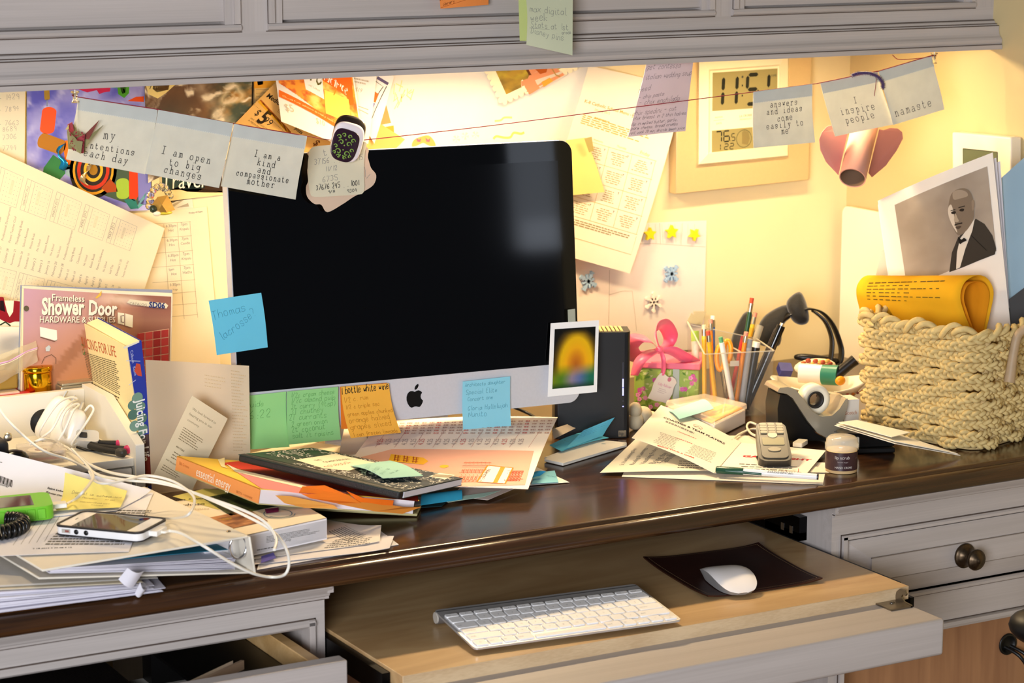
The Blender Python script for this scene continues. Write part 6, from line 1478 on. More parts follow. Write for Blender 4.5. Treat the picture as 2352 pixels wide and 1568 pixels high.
gpl = gX @ Vector((.0, .004, .007)); ppart('plug', M().box((0, -.004, .004), (.018, .010, .0095), plastic('EEEAE2', .3), gX), gp_, bevel=.001)
# coiled handset cord
hpts = []; N = 260
for i in range(N):
    f = i/(N-1); a = -2.0+f*4.0; c = TB(-2, 1208, .011)+exp_*(.026*math.cos(a))+tN.cross(exp_)*(.030*math.sin(a)); tdir = (exp_*(-math.sin(a))*.026+tN.cross(exp_)*math.cos(a)*.030).normalized(); side_ = tdir.cross(tN); w_ = f*PI*2*20
    hpts.append(c+tN*(.0075*math.sin(w_))+side_*(.0075*math.cos(w_)))
single('coiled_cord', M().tube(hpts, .0020, mat('cord_black', '121110', rough=.25), 6), 'black coiled handset cord beside the white phone at the left edge', 'cord')
# ---- white charging cables across the desk
cA = [Py(-20, 905, -.19), Py(10, 955, -.215), Py(60, 1005, -.235), Py(105, 1037, -.26), Pz(160, 1055, .808), Pz(200, 1075, .812), Pz(235, 1093, .825), Pz(300, 1103, .832), Pz(360, 1108, .828), Pz(420, 1122, .825), Pz(490, 1150, .820), Pz(560, 1182, .812), Pz(620, 1215, .803), Pz(652, 1250, .790), Pz(664, 1288, .776), Pz(655, 1318, .762), Py(625, 1325, -.706), Py(580, 1316, -.718), Py(530, 1292, -.724), Py(470, 1255, -.724), TB(420, 1226, .010), TB(392, 1219, .008), pl_+exp_*.014, pl_+exp_*.0095]
cable(cA, .0018, 'white charging cable from the shelf, looping over the desk edge to the white phone')
cB = [Py(70, 1020, -.225), Py(100, 1008, -.238), Pz(140, 1020, 0.8110), Pz(180, 1045, 0.8150), Pz(210, 1068, 0.8200), Pz(255, 1085, 0.8330), Pz(310, 1095, 0.8370), Pz(380, 1108, 0.8320), Pz(470, 1140, 0.8270), Pz(560, 1172, 0.8200), Pz(610, 1200, 0.8110), Pz(634, 1236, 0.7990), Pz(630, 1262, 0.7930)]
cable(cB, .0018, 'cream charging cable running beside the white one and ending on the white book')
cC = [Pz(205, 1082, 0.8325), Pz(218, 1104, 0.8465), Pz(245, 1110, 0.8485), Pz(295, 1100, 0.8465), Pz(340, 1092, 0.8425), Pz(395, 1104, 0.8385), Pz(436, 1130, 0.8365), Pz(447, 1152, 0.8345), Pz(432, 1182, 0.8305), TB(400, 1190, .008), TB(378, 1190, .006)]
cable(cC, .0016, 'thin white cable curling behind the white phone')
cD = [Pz(165, 1030, 0.8220), Pz(195, 1062, 0.8280), Pz(214, 1090, 0.8440), Pz(205, 1112, 0.8560), Pz(185, 1135, 0.8580), gpl+gx_*.028+tN*.004, gpl+gx_*.0185]
cable(cD, .0016, 'cream cable leading down to the plug of the green phone')
# ------------------------------------------------------------------ books and papers in front of the computer
def hz(cs, zs): return [Pz(x, y, z) for (x, y), z in zip(cs, zs if isinstance(zs, (list, tuple)) else [zs]*4)]
def dsheet(cs, zs, mt, nu=1, nv=1, bulge=None, th=.0003, **k): return sheet(*hz(cs, zs), mt, nu, nv, bulge, th, front=UP, **k)
# papers under the white book
g = [([(640, 1172), (868, 1214), (916, 1250), (590, 1308)], T+.0008, 'lowest white sheet under the white book, its corner pointing to the desk edge', 'F0EEF0'),
     ([(600, 1190), (905, 1238), (895, 1262), (585, 1296)], T+.0022, 'white sheet just above the lowest one under the white book', 'EDE6E4'),
     ([(620, 1175), (876, 1213), (872, 1246), (580, 1284)], T+.0036, 'printed form with a boxed paragraph, topmost sheet under the white book', 'F3E9DC')]
for i, (cs, z, lab, h) in enumerate(g):
    s = dsheet(cs, z, paper(h, .08), 10, 6, bulge=lambda u, v, i=i: (.0002+.004*max(0, u-.75)**2*16*(1-v*.5) if i else .0))
    if i == 2:
        s.linepx([(792, 1206), (840, 1228), (790, 1252), (738, 1246)], .0006, KG); s.blockpx([(790, 1210), (836, 1229), (800, 1246), (752, 1222)], 7, KG, seed=3, rag=.05, fill=.4, wmin=.02, wmax=.09)
        s.blockpx([(770, 1240), (862, 1228), (850, 1250), (740, 1262)], 5, KG, seed=5, rag=.4, fill=.35, wmin=.02, wmax=.08)
    put('paper_sheet', s, lab, 'paper')
pf = dsheet([(600, 1277), (628, 1268), (634, 1280), (600, 1292)], T+.006, card('4A3FA0')); put('purple_tab', pf, 'small purple tab peeking out between the binder spine and the white book', 'tab')
# thick white book
wb = thing('softcover_book', 'thick white softcover workshop book lying flat beside the binder', 'book', Pz(660, 1210, .76))
bz0, bth = T+.0065, .0265
nR = Pz(751, 1238, bz0); nL = Pz(560, 1280, bz0); bdir2 = (Pz(655, 1128, bz0+bth)-Pz(748, 1181, bz0+bth)); bdir2.z = 0
ex_ = Vector((nL.x-nR.x, nL.y-nR.y, 0)); ex_ = ex_.normalized()*.175; bdir2 = bdir2.normalized()*.19
hN = nR+UP*bth
pgw = M().hexa([nR+ex_+UP*.001, nR+UP*.001, nR+bdir2+UP*.001, nR+ex_+bdir2+UP*.001]+[p+UP*(bth-.002) for p in (nR+ex_, nR, nR+bdir2, nR+ex_+bdir2)], paper('F1EFF2', .03))
ppart('pages', pgw, wb, bevel=.0006)
s = Sheet(hN+ex_, hN, nR, nR+ex_, None, .0008); s.base(card('EEEBF0'))
s.blockpx([(612, 1232), (742, 1208), (744, 1222), (612, 1248)], 5, KG, seed=6, rag=.3, fill=.35, wmin=.01, wmax=.04, gap=.006); s.textpx('shop', (655, 1243), (668, 1241), KG); s.blockpx([(590, 1262), (655, 1250), (655, 1254), (590, 1266)], 1, KG, seed=2)
ppart('spine', s.m, wb)
s = Sheet(hN+ex_+bdir2, hN+bdir2, hN, hN+ex_, None, .0008, UP); s.base(card('EADCC2'))
s.polypx([(396, 1140), (470, 1122), (560, 1128), (660, 1140), (645, 1160), (560, 1172), (500, 1170)], ink('C9BE6A')); s.off = .0004
s.picture(.42, .05, .98, .55, 30, 16, lambda a, b: mixc(hx('5A6A2A'), hx('1E2410'), (fbm(a*6, b*5, 7)-.35)*3))
s.picture(.18, .50, .60, .82, 24, 14, lambda a, b: mixc(hx('C88A54'), hx('6A3A1A'), (fbm(a*5, b*9, 17)-.35)*3))
s.off = .0007
s.textpx('Jobs + workshop', (398, 1152), (512, 1143), K, ys=1.3); s.textpx('photo', (420, 1163), (470, 1160), K, ys=1.2); s.textpx('techniques', (410, 1172), (480, 1170), softer)
sw = [s.uv(640+38*math.cos(t)*(1-t*.03), 1180+12*math.sin(t)*(1-t*.03)) for t in [i*.3 for i in range(30)]]; s.line(sw, .0012, ink('5A7A8A'))
s.polypx([(608, 1170), (640, 1166), (640, 1176), (612, 1180)], ink('8A2A5A')); s.textpx('CD', (510, 1196), (534, 1192), ink('B8902A'), bold=.02)
ppart('front_cover', s.m, wb)
# olive and teal folders, scattered notes under the orange book
def slabz(cs, zs, th, mt): q = hz(cs, zs); return M().hexa([q[3], q[2], q[1], q[0]]+[p+UP*th for p in (q[3], q[2], q[1], q[0])], mt)
single('notebook', slabz([(640, 1100), (985, 1130), (958, 1186), (640, 1168)], [.7575, .7515, .7510, .7575], .0042, card('B4A878')), 'thin olive notebook directly under the orange spined book', 'notebook', bevel=.0012)
single('folder', slabz([(860, 1105), (1062, 1122), (1015, 1163), (870, 1172)], [.7565, .7512, .7508, .7565], .0008, card('12343C')), 'dark teal folder jutting out right of the olive notebook', 'folder')
s = dsheet([(900, 1130), (1012, 1148), (1008, 1152), (905, 1168)], [.760, .7545, .7540, .760], paper('E8E2E0')); put('paper_sheet', s, 'white sheet edge sticking out above the dark teal folder', 'paper')
# the orange-spined book
eb_ = thing('hardcover_book', 'hardcover cookbook with a white-lettered orange spine and yellow and red cover', 'book', Pz(620, 1140, .78))
N0, L0_, R0 = Pz(592, 1158, .7945), Pz(402, 1081, .7950), Pz(958, 1183, .7565)
F0 = L0_+(R0-N0); nn = (L0_-N0).cross(R0-N0).normalized(); nn = nn if nn.z > 0 else -nn; eth = .0195
def lift(p, k): return p+nn*k
oc = card('EE9C58')
s = Sheet(lift(L0_, eth), lift(N0, eth), N0, L0_, None, .0012); s.base(oc)
s.textpx('essential energy', (450, 1092), (528, 1127), ink('FBF3E6'), ys=1.25); s.textpx('Ella Greene', (412, 1066), (434, 1076), ink('C8783A')); s.textpx('BRITTA', (543, 1131), (556, 1137), ink('B8703A')); s.textpx('+ WINMARK', (558, 1138), (580, 1147), ink('B8703A'))
ppart('spine', s.m, eb_, 'orange spine lettered in white')
s = Sheet(lift(L0_, eth), lift(F0, eth), lift(R0, eth), lift(N0, eth), None, .0012, UP); s.base(card('F4C93C'))
s.off = .0004
s.polypx([(505, 1064), (560, 1058), (700, 1070), (800, 1110), (960, 1140), (960, 1152), (800, 1135), (690, 1118), (560, 1080)], ink('D8402C')); s.polypx([(540, 1082), (600, 1086), (720, 1114), (840, 1134), (700, 1135), (600, 1122)], ink('E08C8C'))
s.off = .0007; s.polypx([(520, 1066), (545, 1078), (640, 1100), (760, 1132), (740, 1132), (620, 1104), (540, 1084)], ink('F6EBD0')); s.polypx([(500, 1056), (516, 1052), (516, 1070), (522, 1076), (508, 1072)], ink('F6E8B4')); s.linepx([(518, 1075), (548, 1080), (580, 1079)], .0012, ink('3A6A34'))
ppart('front_cover', s.m, eb_)
ppart('back_cover', M().hexa([N0, R0, F0, L0_]+[lift(p, .0012) for p in (N0, R0, F0, L0_)], card('C9C08A')), eb_)
ins = (R0-N0)*.012+(L0_-N0)*.008
ppart('page_block', M().hexa([lift(p, .0013) for p in (N0+ins*.6, R0-(R0-N0)*.025+(L0_-N0)*.008, F0-(R0-N0)*.025, L0_+(R0-N0)*.01)]+[lift(p, eth-.0013) for p in (N0+ins*.6, R0-(R0-N0)*.025+(L0_-N0)*.008, F0-(R0-N0)*.025, L0_+(R0-N0)*.01)], paper('F1ECF0', .03)), eb_)
# orange notes marking its pages
outd = (R0-N0).cross(nn).normalized(); outd = outd if outd.y < 0 else -outd; fn_ = (outd+UP*.15).normalized()
for i, (pts, o, h, lab) in enumerate([
 ([(632, 1137), (668, 1139), (766, 1160), (776, 1168), (700, 1166), (652, 1155)], .0110, 'F8B458', 'broad pale orange note sticking out of the orange book, leftmost'),
 ([(687, 1131), (696, 1117), (745, 1114), (804, 1138), (830, 1155), (770, 1155), (714, 1144)], .0140, 'F98A2C', 'orange note curling from the pages of the orange book, upper one'),
 ([(797, 1127), (833, 1143), (906, 1149), (903, 1161), (828, 1156)], .0125, 'FB7A1E', 'bright orange note among the page markers of the orange book'),
 ([(770, 1156), (826, 1148), (928, 1164), (966, 1164), (926, 1180), (860, 1174)], .0120, 'F09A3E', 'orange note at the right-hand corner of the orange book')]):
    s = Sheet(*[Pp(x, y, N0+outd*o, fn_) for x, y in [(600, 1100), (980, 1100), (980, 1190), (600, 1190)]]); vf = [s.pos(*s.uv(x, y), .0025*math.sin(x*.06)) for x, y in pts]; vb = [p-fn_*.0005 for p in vf]; n = len(pts); tr_2 = tess([(x, -y) for x, y in pts])
    s.m.add(vf+vb, tr_2+[tuple(n+k for k in t)[::-1] for t in tr_2]+[(k, n+k, n+(k+1) % n, (k+1) % n) for k in range(n)], paper(h, .2)); put('sticky_note', s, lab, 'note')
# ---- flyer resting on the computer foot
s = dsheet([(872, 968), (1281, 958), (1213, 1123), (770, 1108)], [.795, .787, .7655, .7770], paper('F3E4DC', .1), 16, 16, bulge=lambda u, v: .006*math.sin(PI*v)*u+.004*math.sin(PI*u)*(1-v))
s.picture(.0, .0, 1, 1, 6, 6, lambda a, b: mixc(hx('F0DFD6'), hx('F4EAE0'), a))
s.off = .0006
s.polypx([(780, 1062), (900, 1032), (1100, 1034), (1226, 1036), (1206, 1114), (1060, 1118), (770, 1106)], ink('EFB49C'))
for k in range(9):
    x = 880+k*44; s.linepx([(x+8, 990), (x-18, 1028)], .0006, ink('C89A94'))
for k in range(24):
    x = 868+k*17; s.blockpx([(x, 972-k*.3), (x+12, 972-k*.3), (x+2, 1000), (x-10, 1000)], 5, ink('C4A498' if k % 4 else 'D88880'), seed=k, rag=.2, fill=.45, wmin=.2, wmax=.5, gap=.1)
for k in range(18): x = 880+k*19; s.textpx('4.25', (x-4, 1022), (x+1, 1008), ink('B8A8A4' if k % 5 else 'D08078'), ys=.6)
s.polypx([(898, 1044), (972, 1052), (984, 1060), (972, 1068), (892, 1060)], ink('F2B62A'), .0009); 
for k in range(3):
    x = 905+k*21; y = 1047+k*2.2; mr_ = ink('A8481E')
    for l in ([(0, 1), (15, 2.5)], [(1, 5), (14, 6.5)], [(-1, 9.5), (13, 11)], [(3, -1), (1, 12)], [(10, 0), (8, 13)]): s.linepx([(x+a, y+b) for a, b in l], .0013, mr_, .0012)
s.polypx([(1120, 1070), (1178, 1076), (1160, 1112), (1096, 1108)], ink('F6EFE2'), .0009); s.line([s.uv(*p) for p in [(1120, 1070), (1178, 1076), (1160, 1112), (1096, 1108), (1120, 1070)]], .0022, ink('E08A2A'), .0012)
s.polypx([(1150, 1074), (1160, 1075), (1142, 1110), (1132, 1110)], ink('E8A03A'), .0013); s.textpx('COUPON', (1112, 1098), (1128, 1080), KG, off=.0013)
for k in range(7): x = 1070+k*9; s.textpx('Mon.- Sat. 11-9', (x-14, 1108), (x+6, 1062), ink('D87A54'), off=.0009, ys=.7)
for k in range(4): x = 1178+k*7; s.textpx('Special', (x-5, 1106), (x+4, 1082), ink('D0603A'), off=.0009)
s.disc(*s.uv(1020, 1072), .006, ink('F2C23A'), .0009)
put('menu_flyer', s, 'large pinkish takeaway menu flyer propped on the computer stand', 'flyer')
s = dsheet([(790, 985), (830, 982), (850, 1040), (778, 1046)], [.793, .790, .772, .772], paper('E4D4BE', .15), 8, 8, bulge=lambda u, v: .006*math.sin(PI*v)); put('paper_sheet', s, 'curling cream sheet between the orange sticky note and the menu flyer', 'paper')
s = dsheet([(575, 1040), (700, 1012), (830, 1030), (720, 1062)], [.768, .768, .768, .768], paper('D8C8A8', .1)); put('paper_sheet', s, 'cream sheet lying on the desk behind the marbled notebook', 'paper')
# lower sheets at its edge
s = dsheet([(1060, 1115), (1190, 1118), (1120, 1148), (1040, 1138)], [.7545, .7545, .7530, .7545], paper('F1DFD4', .1)); put('paper_sheet', s, 'pinkish folded sheet poking out below the menu flyer', 'paper')
s = dsheet([(1232, 1072), (1308, 1107), (1200, 1115), (1185, 1100)], [.7535, .7515, .7515, .7535], paper('F2EDE2', .1)); put('paper_sheet', s, 'white paper corner at the right end of the menu flyer', 'paper')
s = dsheet([(1228, 1086), (1274, 1080), (1283, 1107), (1222, 1110)], [.7548, .7535, .7525, .7540], paper('8FD2E2', .15)); s.textpx('notes', (1254, 1093), (1276, 1096), bi, font='h', w=.0005); put('sticky_note', s, 'light blue sticky note on the white paper corner beside the menu flyer', 'note')
s = dsheet([(1214, 1090), (1254, 1082), (1240, 1092), (1205, 1112)], [.7575, .7630, .7570, .7560], paper('3C9CC8', .15), 6, 6, bulge=lambda u, v: .003*math.sin(PI*u)); put('sticky_note', s, 'darker blue sticky note curling up next to the light blue one', 'note')
# blue rolled notes beneath the marbled notebook
s = dsheet([(968, 1136), (1058, 1126), (1062, 1146), (966, 1160)], [.7605, .7585, .7550, .7560], paper('3AA8CC', .15), 6, 10, bulge=lambda u, v: .006*math.sin(PI*v)); put('sticky_note', s, 'rolled bright blue sticky note under the corner of the marbled notebook', 'note')
s = dsheet([(1010, 1146), (1150, 1126), (1112, 1140), (1030, 1153)], [.7555, .7565, .7550, .7540], paper('C8E6D4', .15), 6, 6); put('sticky_note', s, 'pale mint sticky note lying right of the rolled blue one', 'note')
# ---- marbled composition notebook
cn_ = thing('composition_notebook', 'black and white marbled composition notebook with a black spine, lying on the orange book', 'notebook', Pz(780, 1090, .79))
cL, cN, cR, cF = hz([(548, 1043), (918, 1130), (1063, 1098), (716, 1028)], [.8275, .8000, .7810, .8090])
cnn = (cN-cL).cross(cR-cN).normalized(); cnn = cnn if cnn.z > 0 else -cnn; cth = .0085
s = Sheet(cL, cF, cR, cN, None, .0009, UP)
s.base(card('20302A'))
def marb(a, b):
    c = mixc(hx('164A30'), hx('2A2420'), (b-.05)*3) if b < .4 else mixc(hx('4A3420'), hx('22303E'), (b-.4)*2.4)
    return mixc(c, hx('101010'), (fbm(a*12, b*14, 41)-.5)*2)
s.picture(.10, 0, 1, 1, 30, 40, marb)
s.off = .0006; r_ = random.Random(77); wk = ink('E8E6DE')
for i in range(1500):
    u, v = r_.uniform(.11, .99), r_.uniform(.01, .99)
    if .30 < u < .66 and .26 < v < .62: continue
    if vnoise(u*9, v*12, 5) < .34: continue
    a = r_.uniform(0, PI); l = r_.uniform(.0010, .0036); d = r_.uniform(.0005, .0011)
    s.poly([(u+(l*math.cos(a))/s.W, v+(l*math.sin(a))/s.H), (u-(d*math.sin(a))/s.W, v+(d*math.cos(a))/s.H), (u-(l*math.cos(a))/s.W, v-(l*math.sin(a))/s.H), (u+(d*math.sin(a))/s.W, v-(d*math.cos(a))/s.H)], wk)
s.polypx([(678, 1057), (770, 1043), (792, 1048), (866, 1064), (800, 1082), (740, 1076)], ink('EFE3C4'), .0008); s.textpx('THE', (728, 1060), (740, 1058), KG, off=.0011); s.textpx('COMPOSITION', (748, 1064), (806, 1056), KG, off=.0011); s.textpx('notebook', (752, 1075), (812, 1064), ink('C04030'), font='h', off=.0011, w=.0006)
s.polypx([(984, 1095), (1010, 1087), (1045, 1092), (1022, 1102)], ink('EDE6D6'), .0008)
for k in range(14): x = 992+k*3; s.linepx([(x, 1096+k*.2), (x+8, 1090+k*.2)], .0008, ink('8A7A5A'), .0011)
ppart('front_cover', s.m, cn_)
sp_ = M(); wv_ = (cR-cN); wv_ = wv_.normalized()*.012
sp_.hexa([cL-cnn*(cth+.001), cN-cnn*(cth+.001), cN+wv_-cnn*(cth+.001), cL+wv_-cnn*(cth+.001), cL+cnn*.0008, cN+cnn*.0008, cN+wv_+cnn*.0008, cL+wv_+cnn*.0008], mat('black_book_tape', '1F1A18', rough=.55, bump=.3, nscale=700)); ppart('spine', sp_, cn_, bevel=.003, seg=3)
pgs = [cL+wv_, cN+wv_, cR-wv_*.15, cF-wv_*.15]
ppart('pages', M().hexa([p-cnn*cth for p in pgs]+[p-cnn*.0012 for p in pgs], paper('EDEAF0', .03)), cn_)
ppart('back_cover', M().hexa([p-cnn*(cth+.001) for p in (cL+wv_, cN+wv_, cR, cF)]+[p-cnn*cth for p in (cL+wv_, cN+wv_, cR, cF)], card('20302A')), cn_)
s = Sheet(*[Pp(x, y, cL+cnn*(.002+o), cnn) for (x, y), o in zip([(805, 1069), (896, 1057), (972, 1092), (880, 1098)], [0, 0, .005, .004])], bulge=lambda u, v: .003*math.sin(PI*v), th=.0003); s.base(paper('A8D6CC', .1), 8, 8)
for k in range(4): s.textpx(['call back', 'monday', 'pick up', 'the list'][k], (838+k*20, 1091-k*1), (852+k*22, 1068+k*4), ink('7FA8A0'), font='h', w=.0005)
put('sticky_note', s, 'pale teal sticky note on the cover of the marbled notebook', 'note')
# ---- external drive
hd_ = thing('external_drive', 'black upright external drive with a lit blue strip, behind the right edge of the computer', 'hard drive', Pz(1380, 1020, T))
dB_ = Pz(1447, 1006, T); dA = dB_+Vector((-.098, .046, 0)); dvec = Vector((dB_.x-dA.x, dB_.y-dA.y, 0)); dl = dvec.length; dX = frame(dA+UP*.0008, dvec, UP)
dz = Pp(1440, 764, dA, dX.to_3x3() @ Vector((0, -1, 0))).z-T
pl2 = [(dl*.97, .0)]+[(dl-.010+.010*math.cos(t), .010+.010*math.sin(t)) for t in [-1.57+1.57*i/8 for i in range(9)]]+[(dl, .046), (0, .046), (0, .004), (.004, 0)]
satin = mat('satin_black', '0C0C0E', rough=.38, spec=.5); ppart('case', M().prism(pl2, .0, dz, satin, dX), hd_, bevel=.0012)
tp2 = M()
for k in range(16): tp2.box((.006+k*(dl-.014)/16, .004, dz), (.006+k*(dl-.014)/16+.0034, .043, dz+.0016), plastic('B9A468', .4), dX)
ppart('vent_ribs', tp2, hd_)
fp = lambda x, y: dX.inverted() @ Pp(x, y, dA, dX.to_3x3() @ Vector((0, -1, 0)))
led = mat('blue_led', (.35, .35, 1.0), rough=.3, emit=3.0); ledo = plastic('3A3A44', .3); lm = M(); lo_ = M()
for (ya, yb, lit) in [(832, 868, 0), (870, 889, 1), (891, 908, 1), (919, 922, 0), (932, 934, 1)]:
    a, b = fp(1431, ya), fp(1431, yb); (lm if lit else lo_).box((a.x-.0009, -.0006, b.z), (a.x+.0009, .0002, a.z), led if lit else ledo, dX)
ppart('light_strip', lm, hd_, 'lit blue indicator strip'); ppart('dark_indicator', lo_, hd_)
lg_ = fp(1429, 995); lgm_ = M(); lgm_.box((lg_.x-.0055, -.0008, lg_.z-.0045), (lg_.x+.0055, .0002, lg_.z+.0045), metal('C8C0A8', .25), dX)
vs_, fs_, w_ = bfont('hp'); lgm_.add([dX @ Vector((lg_.x-.0042+x*.0046, -.0011, lg_.z-.002+y*.0046)) for x, y in vs_], fs_, plastic('1A1A1A')); ppart('badge', lgm_, hd_, 'small silver badge')
single('cable', M().tube(spline([Pz(1180, 935, T+.03), Pz(1215, 950, T+.02), Pz(1262, 978, T+.012), Pz(1290, 985, T+.012)], 8), .0022, plastic('161616', .4), 8), 'short black cable behind the chin of the computer', 'cable')
# ---- note pad with blue notes in front of it
np_ = thing('note_pad', 'thick white note pad in front of the upright black drive', 'note pad', Pz(1340, 1045, T))
nA, nB_, nC, nD = hz([(1250, 1060), (1362, 1018), (1440, 1026), (1293, 1070)], T+.0008)
ppart('pages', M().hexa([nD, nC, nB_, nA]+[p+UP*.0065 for p in (nD, nC, nB_, nA)], paper('F1EBDD', .05)), np_, bevel=.0008)
s = dsheet([(1250, 1054), (1362, 1011), (1439, 1021), (1294, 1063)], T+.0078, paper('F4EEDF', .05)); s.textpx('@', (1384, 1020), (1392, 1019), bi, font='b'); ppart('top_sheet', s.m, np_)
s = dsheet([(1262, 1022), (1345, 990), (1398, 1005), (1290, 1036)], [T+.0105]*4, paper('62C4E0', .15), 8, 8, bulge=lambda u, v: .002*math.sin(PI*u)); s.textpx('list', (1275, 1025), (1310, 1012), bi, font='h', w=.0005); put('sticky_note', s, 'flat blue sticky note on the thick white note pad', 'note')
s = sheet(Pz(1340, 988, T+.024), Pz(1412, 958, T+.036), Pz(1385, 1000, T+.0135), Pz(1296, 1032, T+.0125), paper('6CC8E2', .25), 10, 10, bulge=lambda u, v: -.003*math.sin(PI*v)); s.blockpx([(1338, 992), (1395, 970), (1384, 988), (1325, 1010)], 4, bi, seed=4, fill=.15, rag=.3); put('sticky_note', s, 'blue sticky note curling upward from the thick white note pad', 'note')
s = dsheet([(1268, 985), (1322, 968), (1338, 975), (1272, 1008)], [T+.022, T+.022, T+.018, T+.010], paper('B8A894', .1), 6, 6); put('paper_sheet', s, 'brownish paper scrap between the menu flyer and the black drive', 'paper')
# ------------------------------------------------------------------ right side of the desk
# pale stone figurine
fg = M(); st_ = mat('pale_stone', 'CDBB98', rough=.7, bump=.4, nscale=60, noise=.15)
c = Pz(1475, 985, T)
for dx, dy, dz, r in [(-.012, .0, .014, (.013, .012, .014)), (.002, .004, .020, (.016, .012, .013)), (.016, .006, .012, (.016, .012, .012)), (-.014, -.002, .030, (.010, .010, .012)), (.024, .0, .008, (.012, .010, .008))]: fg.ball(c+Vector((dx, dy, dz)), r, st_, 18)
single('stone_figurine', fg, 'small pale rounded stone figurine between the black drive and the gift box', 'figurine')
# ---- gift box with a pink bow
gb_ = thing('gift_box', 'floral green and pink gift box with a pink ribbon bow and a white tag', 'box', Pz(1530, 945, T))
A_ = Pz(1456, 940, T); B_ = Pz(1604, 946, T); gv = Vector((B_.x-A_.x, B_.y-A_.y, 0)); gl_ = gv.length; gX2 = frame(A_+UP*.0006, gv, UP); gy = gX2.to_3x3() @ Vector((0, 1, 0))
gh = Py(1530, 848, (A_.y+B_.y)/2).z-T
floral = mat('floral_green', '8FA63E', rough=.5)
ppart('body', M().box((0, 0, 0), (gl_, .085, gh), floral, gX2), gb_, bevel=.0015)
s = Sheet(*[gX2 @ Vector(p) for p in ((0, -.0003, gh), (gl_, -.0003, gh), (gl_, -.0003, 0), (0, -.0003, 0))], th=0)
r_ = random.Random(21)
for k in range(70):
    u, v = r_.uniform(.03, .97), r_.uniform(.03, .97); a = r_.uniform(0, 6.3); l = r_.uniform(.003, .007); h = r_.choice(['6E8E2E', 'B8C46A', '5C8034', 'C8C88A'])
    s.poly([(u+l*math.cos(a)/s.W, v+l*math.sin(a)/s.H), (u+l*.4*math.cos(a+1.5)/s.W, v+l*.4*math.sin(a+1.5)/s.H), (u-l*math.cos(a)/s.W, v-l*math.sin(a)/s.H), (u+l*.4*math.cos(a-1.5)/s.W, v+l*.4*math.sin(a-1.5)/s.H)], ink(h), .0002+.000004*k)
for k in range(26):
    u, v = r_.choice([.12, .3, .5, .78, .9])+r_.uniform(-.06, .06), r_.uniform(.05, .95); h = r_.choice(['D06AA0', 'C8509A', 'E08CB8'])
    for q in range(5): s.disc(u+.0022*math.cos(q*1.26)/s.W, v+.0022*math.sin(q*1.26)/s.H, .0016, ink(h), .0006+.000005*k, 7)
ppart('floral_print', s.m, gb_)
pkr = mat('pink_ribbon', 'F0607F', rough=.35, sheen=.3); grr = mat('grey_ribbon', 'A9AFA0', rough=.4)
ppart('ribbon_band', M().box((gl_*.60, -.0012, 0), (gl_*.70, .0, gh+.001), grr, gX2), gb_, 'grey ribbon band')
ppart('lid', M().box((-.002, -.002, gh), (gl_+.002, .087, gh+.010), mat('pink_lid', 'E0667E', rough=.5), gX2), gb_, bevel=.0015)
def ribbon(pts, wds, mt, up=Vector((0, 0, 1)), sgn_=1):
    P = spline(pts, 8); m_ = M(); n = len(P); vs = []
    for i, p in enumerate(P):
        f = i/(n-1)*(len(wds)-1); k = min(int(f), len(wds)-2); w_ = wds[k]*(1-(f-k))+wds[k+1]*(f-k); t_ = (P[min(i+1, n-1)]-P[max(i-1, 0)]).normalized(); b = t_.cross(CD)
        b = b.normalized() if b.length > .05 else up; b = (b*.6+Vector((.35, -.7, .25))*sgn_).normalized()*w_/2; vs += [p-b, p, p+b]
    m_.add(vs, [q for i in range(n-1) for q in ((3*i, 3*i+1, 3*i+4, 3*i+3), (3*i+1, 3*i+2, 3*i+5, 3*i+4))], mt, True); return m_
gy0 = A_.y-.004
def gp(x, y, o=0.): return Py(x, y, (A_.y+B_.y)/2-.004+o)
def rib(name, pts, wds):
    o = ppart(name, ribbon([gp(*p) for p in pts], wds, pkr), gb_); so = o.modifiers.new('s', 'SOLIDIFY'); so.thickness = .0005
rib('bow_loop', [(1512, 802, .0), (1490, 780, -.012), (1462, 778, -.010), (1448, 800, .004), (1462, 818, .016), (1490, 812, .014), (1512, 803, .004)], [.010, .024, .030, .026, .024, .018, .010])
rib('bow_loop', [(1514, 800, .0), (1505, 772, -.014), (1508, 752, -.012), (1526, 746, .0), (1540, 770, .012), (1534, 792, .012), (1517, 802, .004)], [.010, .022, .026, .024, .024, .018, .010])
rib('ribbon_tail', [(1510, 805, -.004), (1490, 812, -.012), (1470, 830, -.014), (1457, 862, -.008)], [.010, .018, .018, .012]); rib('ribbon_tail', [(1518, 804, -.004), (1545, 805, -.010), (1575, 822, -.010), (1600, 834, -.004)], [.010, .018, .020, .016]); rib('ribbon_tail', [(1518, 806, -.006), (1524, 825, -.012), (1524, 850, -.010), (1520, 862, -.010)], [.006, .007, .007, .006])
ppart('bow_knot', M().ball(gp(1515, 803, -.004), (.007, .006, .006), pkr, 14), gb_)
s = Sheet(gp(1513, 855, -.010), gp(1556, 872, -.010), gp(1534, 928, -.014), gp(1488, 914, -.014)); tg = [(.1, 0), (.25, -.05), (.4, 0), (.55, .03), (.7, -.04), (.9, 0), (1.02, .12), (.97, .3), (1.02, .6), (.97, .85), (1, 1), (.7, .98), (.4, 1.02), (0, 1), (.03, .7), (-.02, .4), (.03, .15)]
vsf = [s.pos(u, v) for u, v in tg]; vsb = [s.pos(u, v, -.0007) for u, v in tg]; n = len(tg); tr = tess([(u, -v) for u, v in tg]); s.m.add(vsf+vsb, tr+[tuple(n+i for i in t)[::-1] for t in tr]+[(i, n+i, n+(i+1) % n, (i+1) % n) for i in range(n)], paper('EFE4D6', .05))
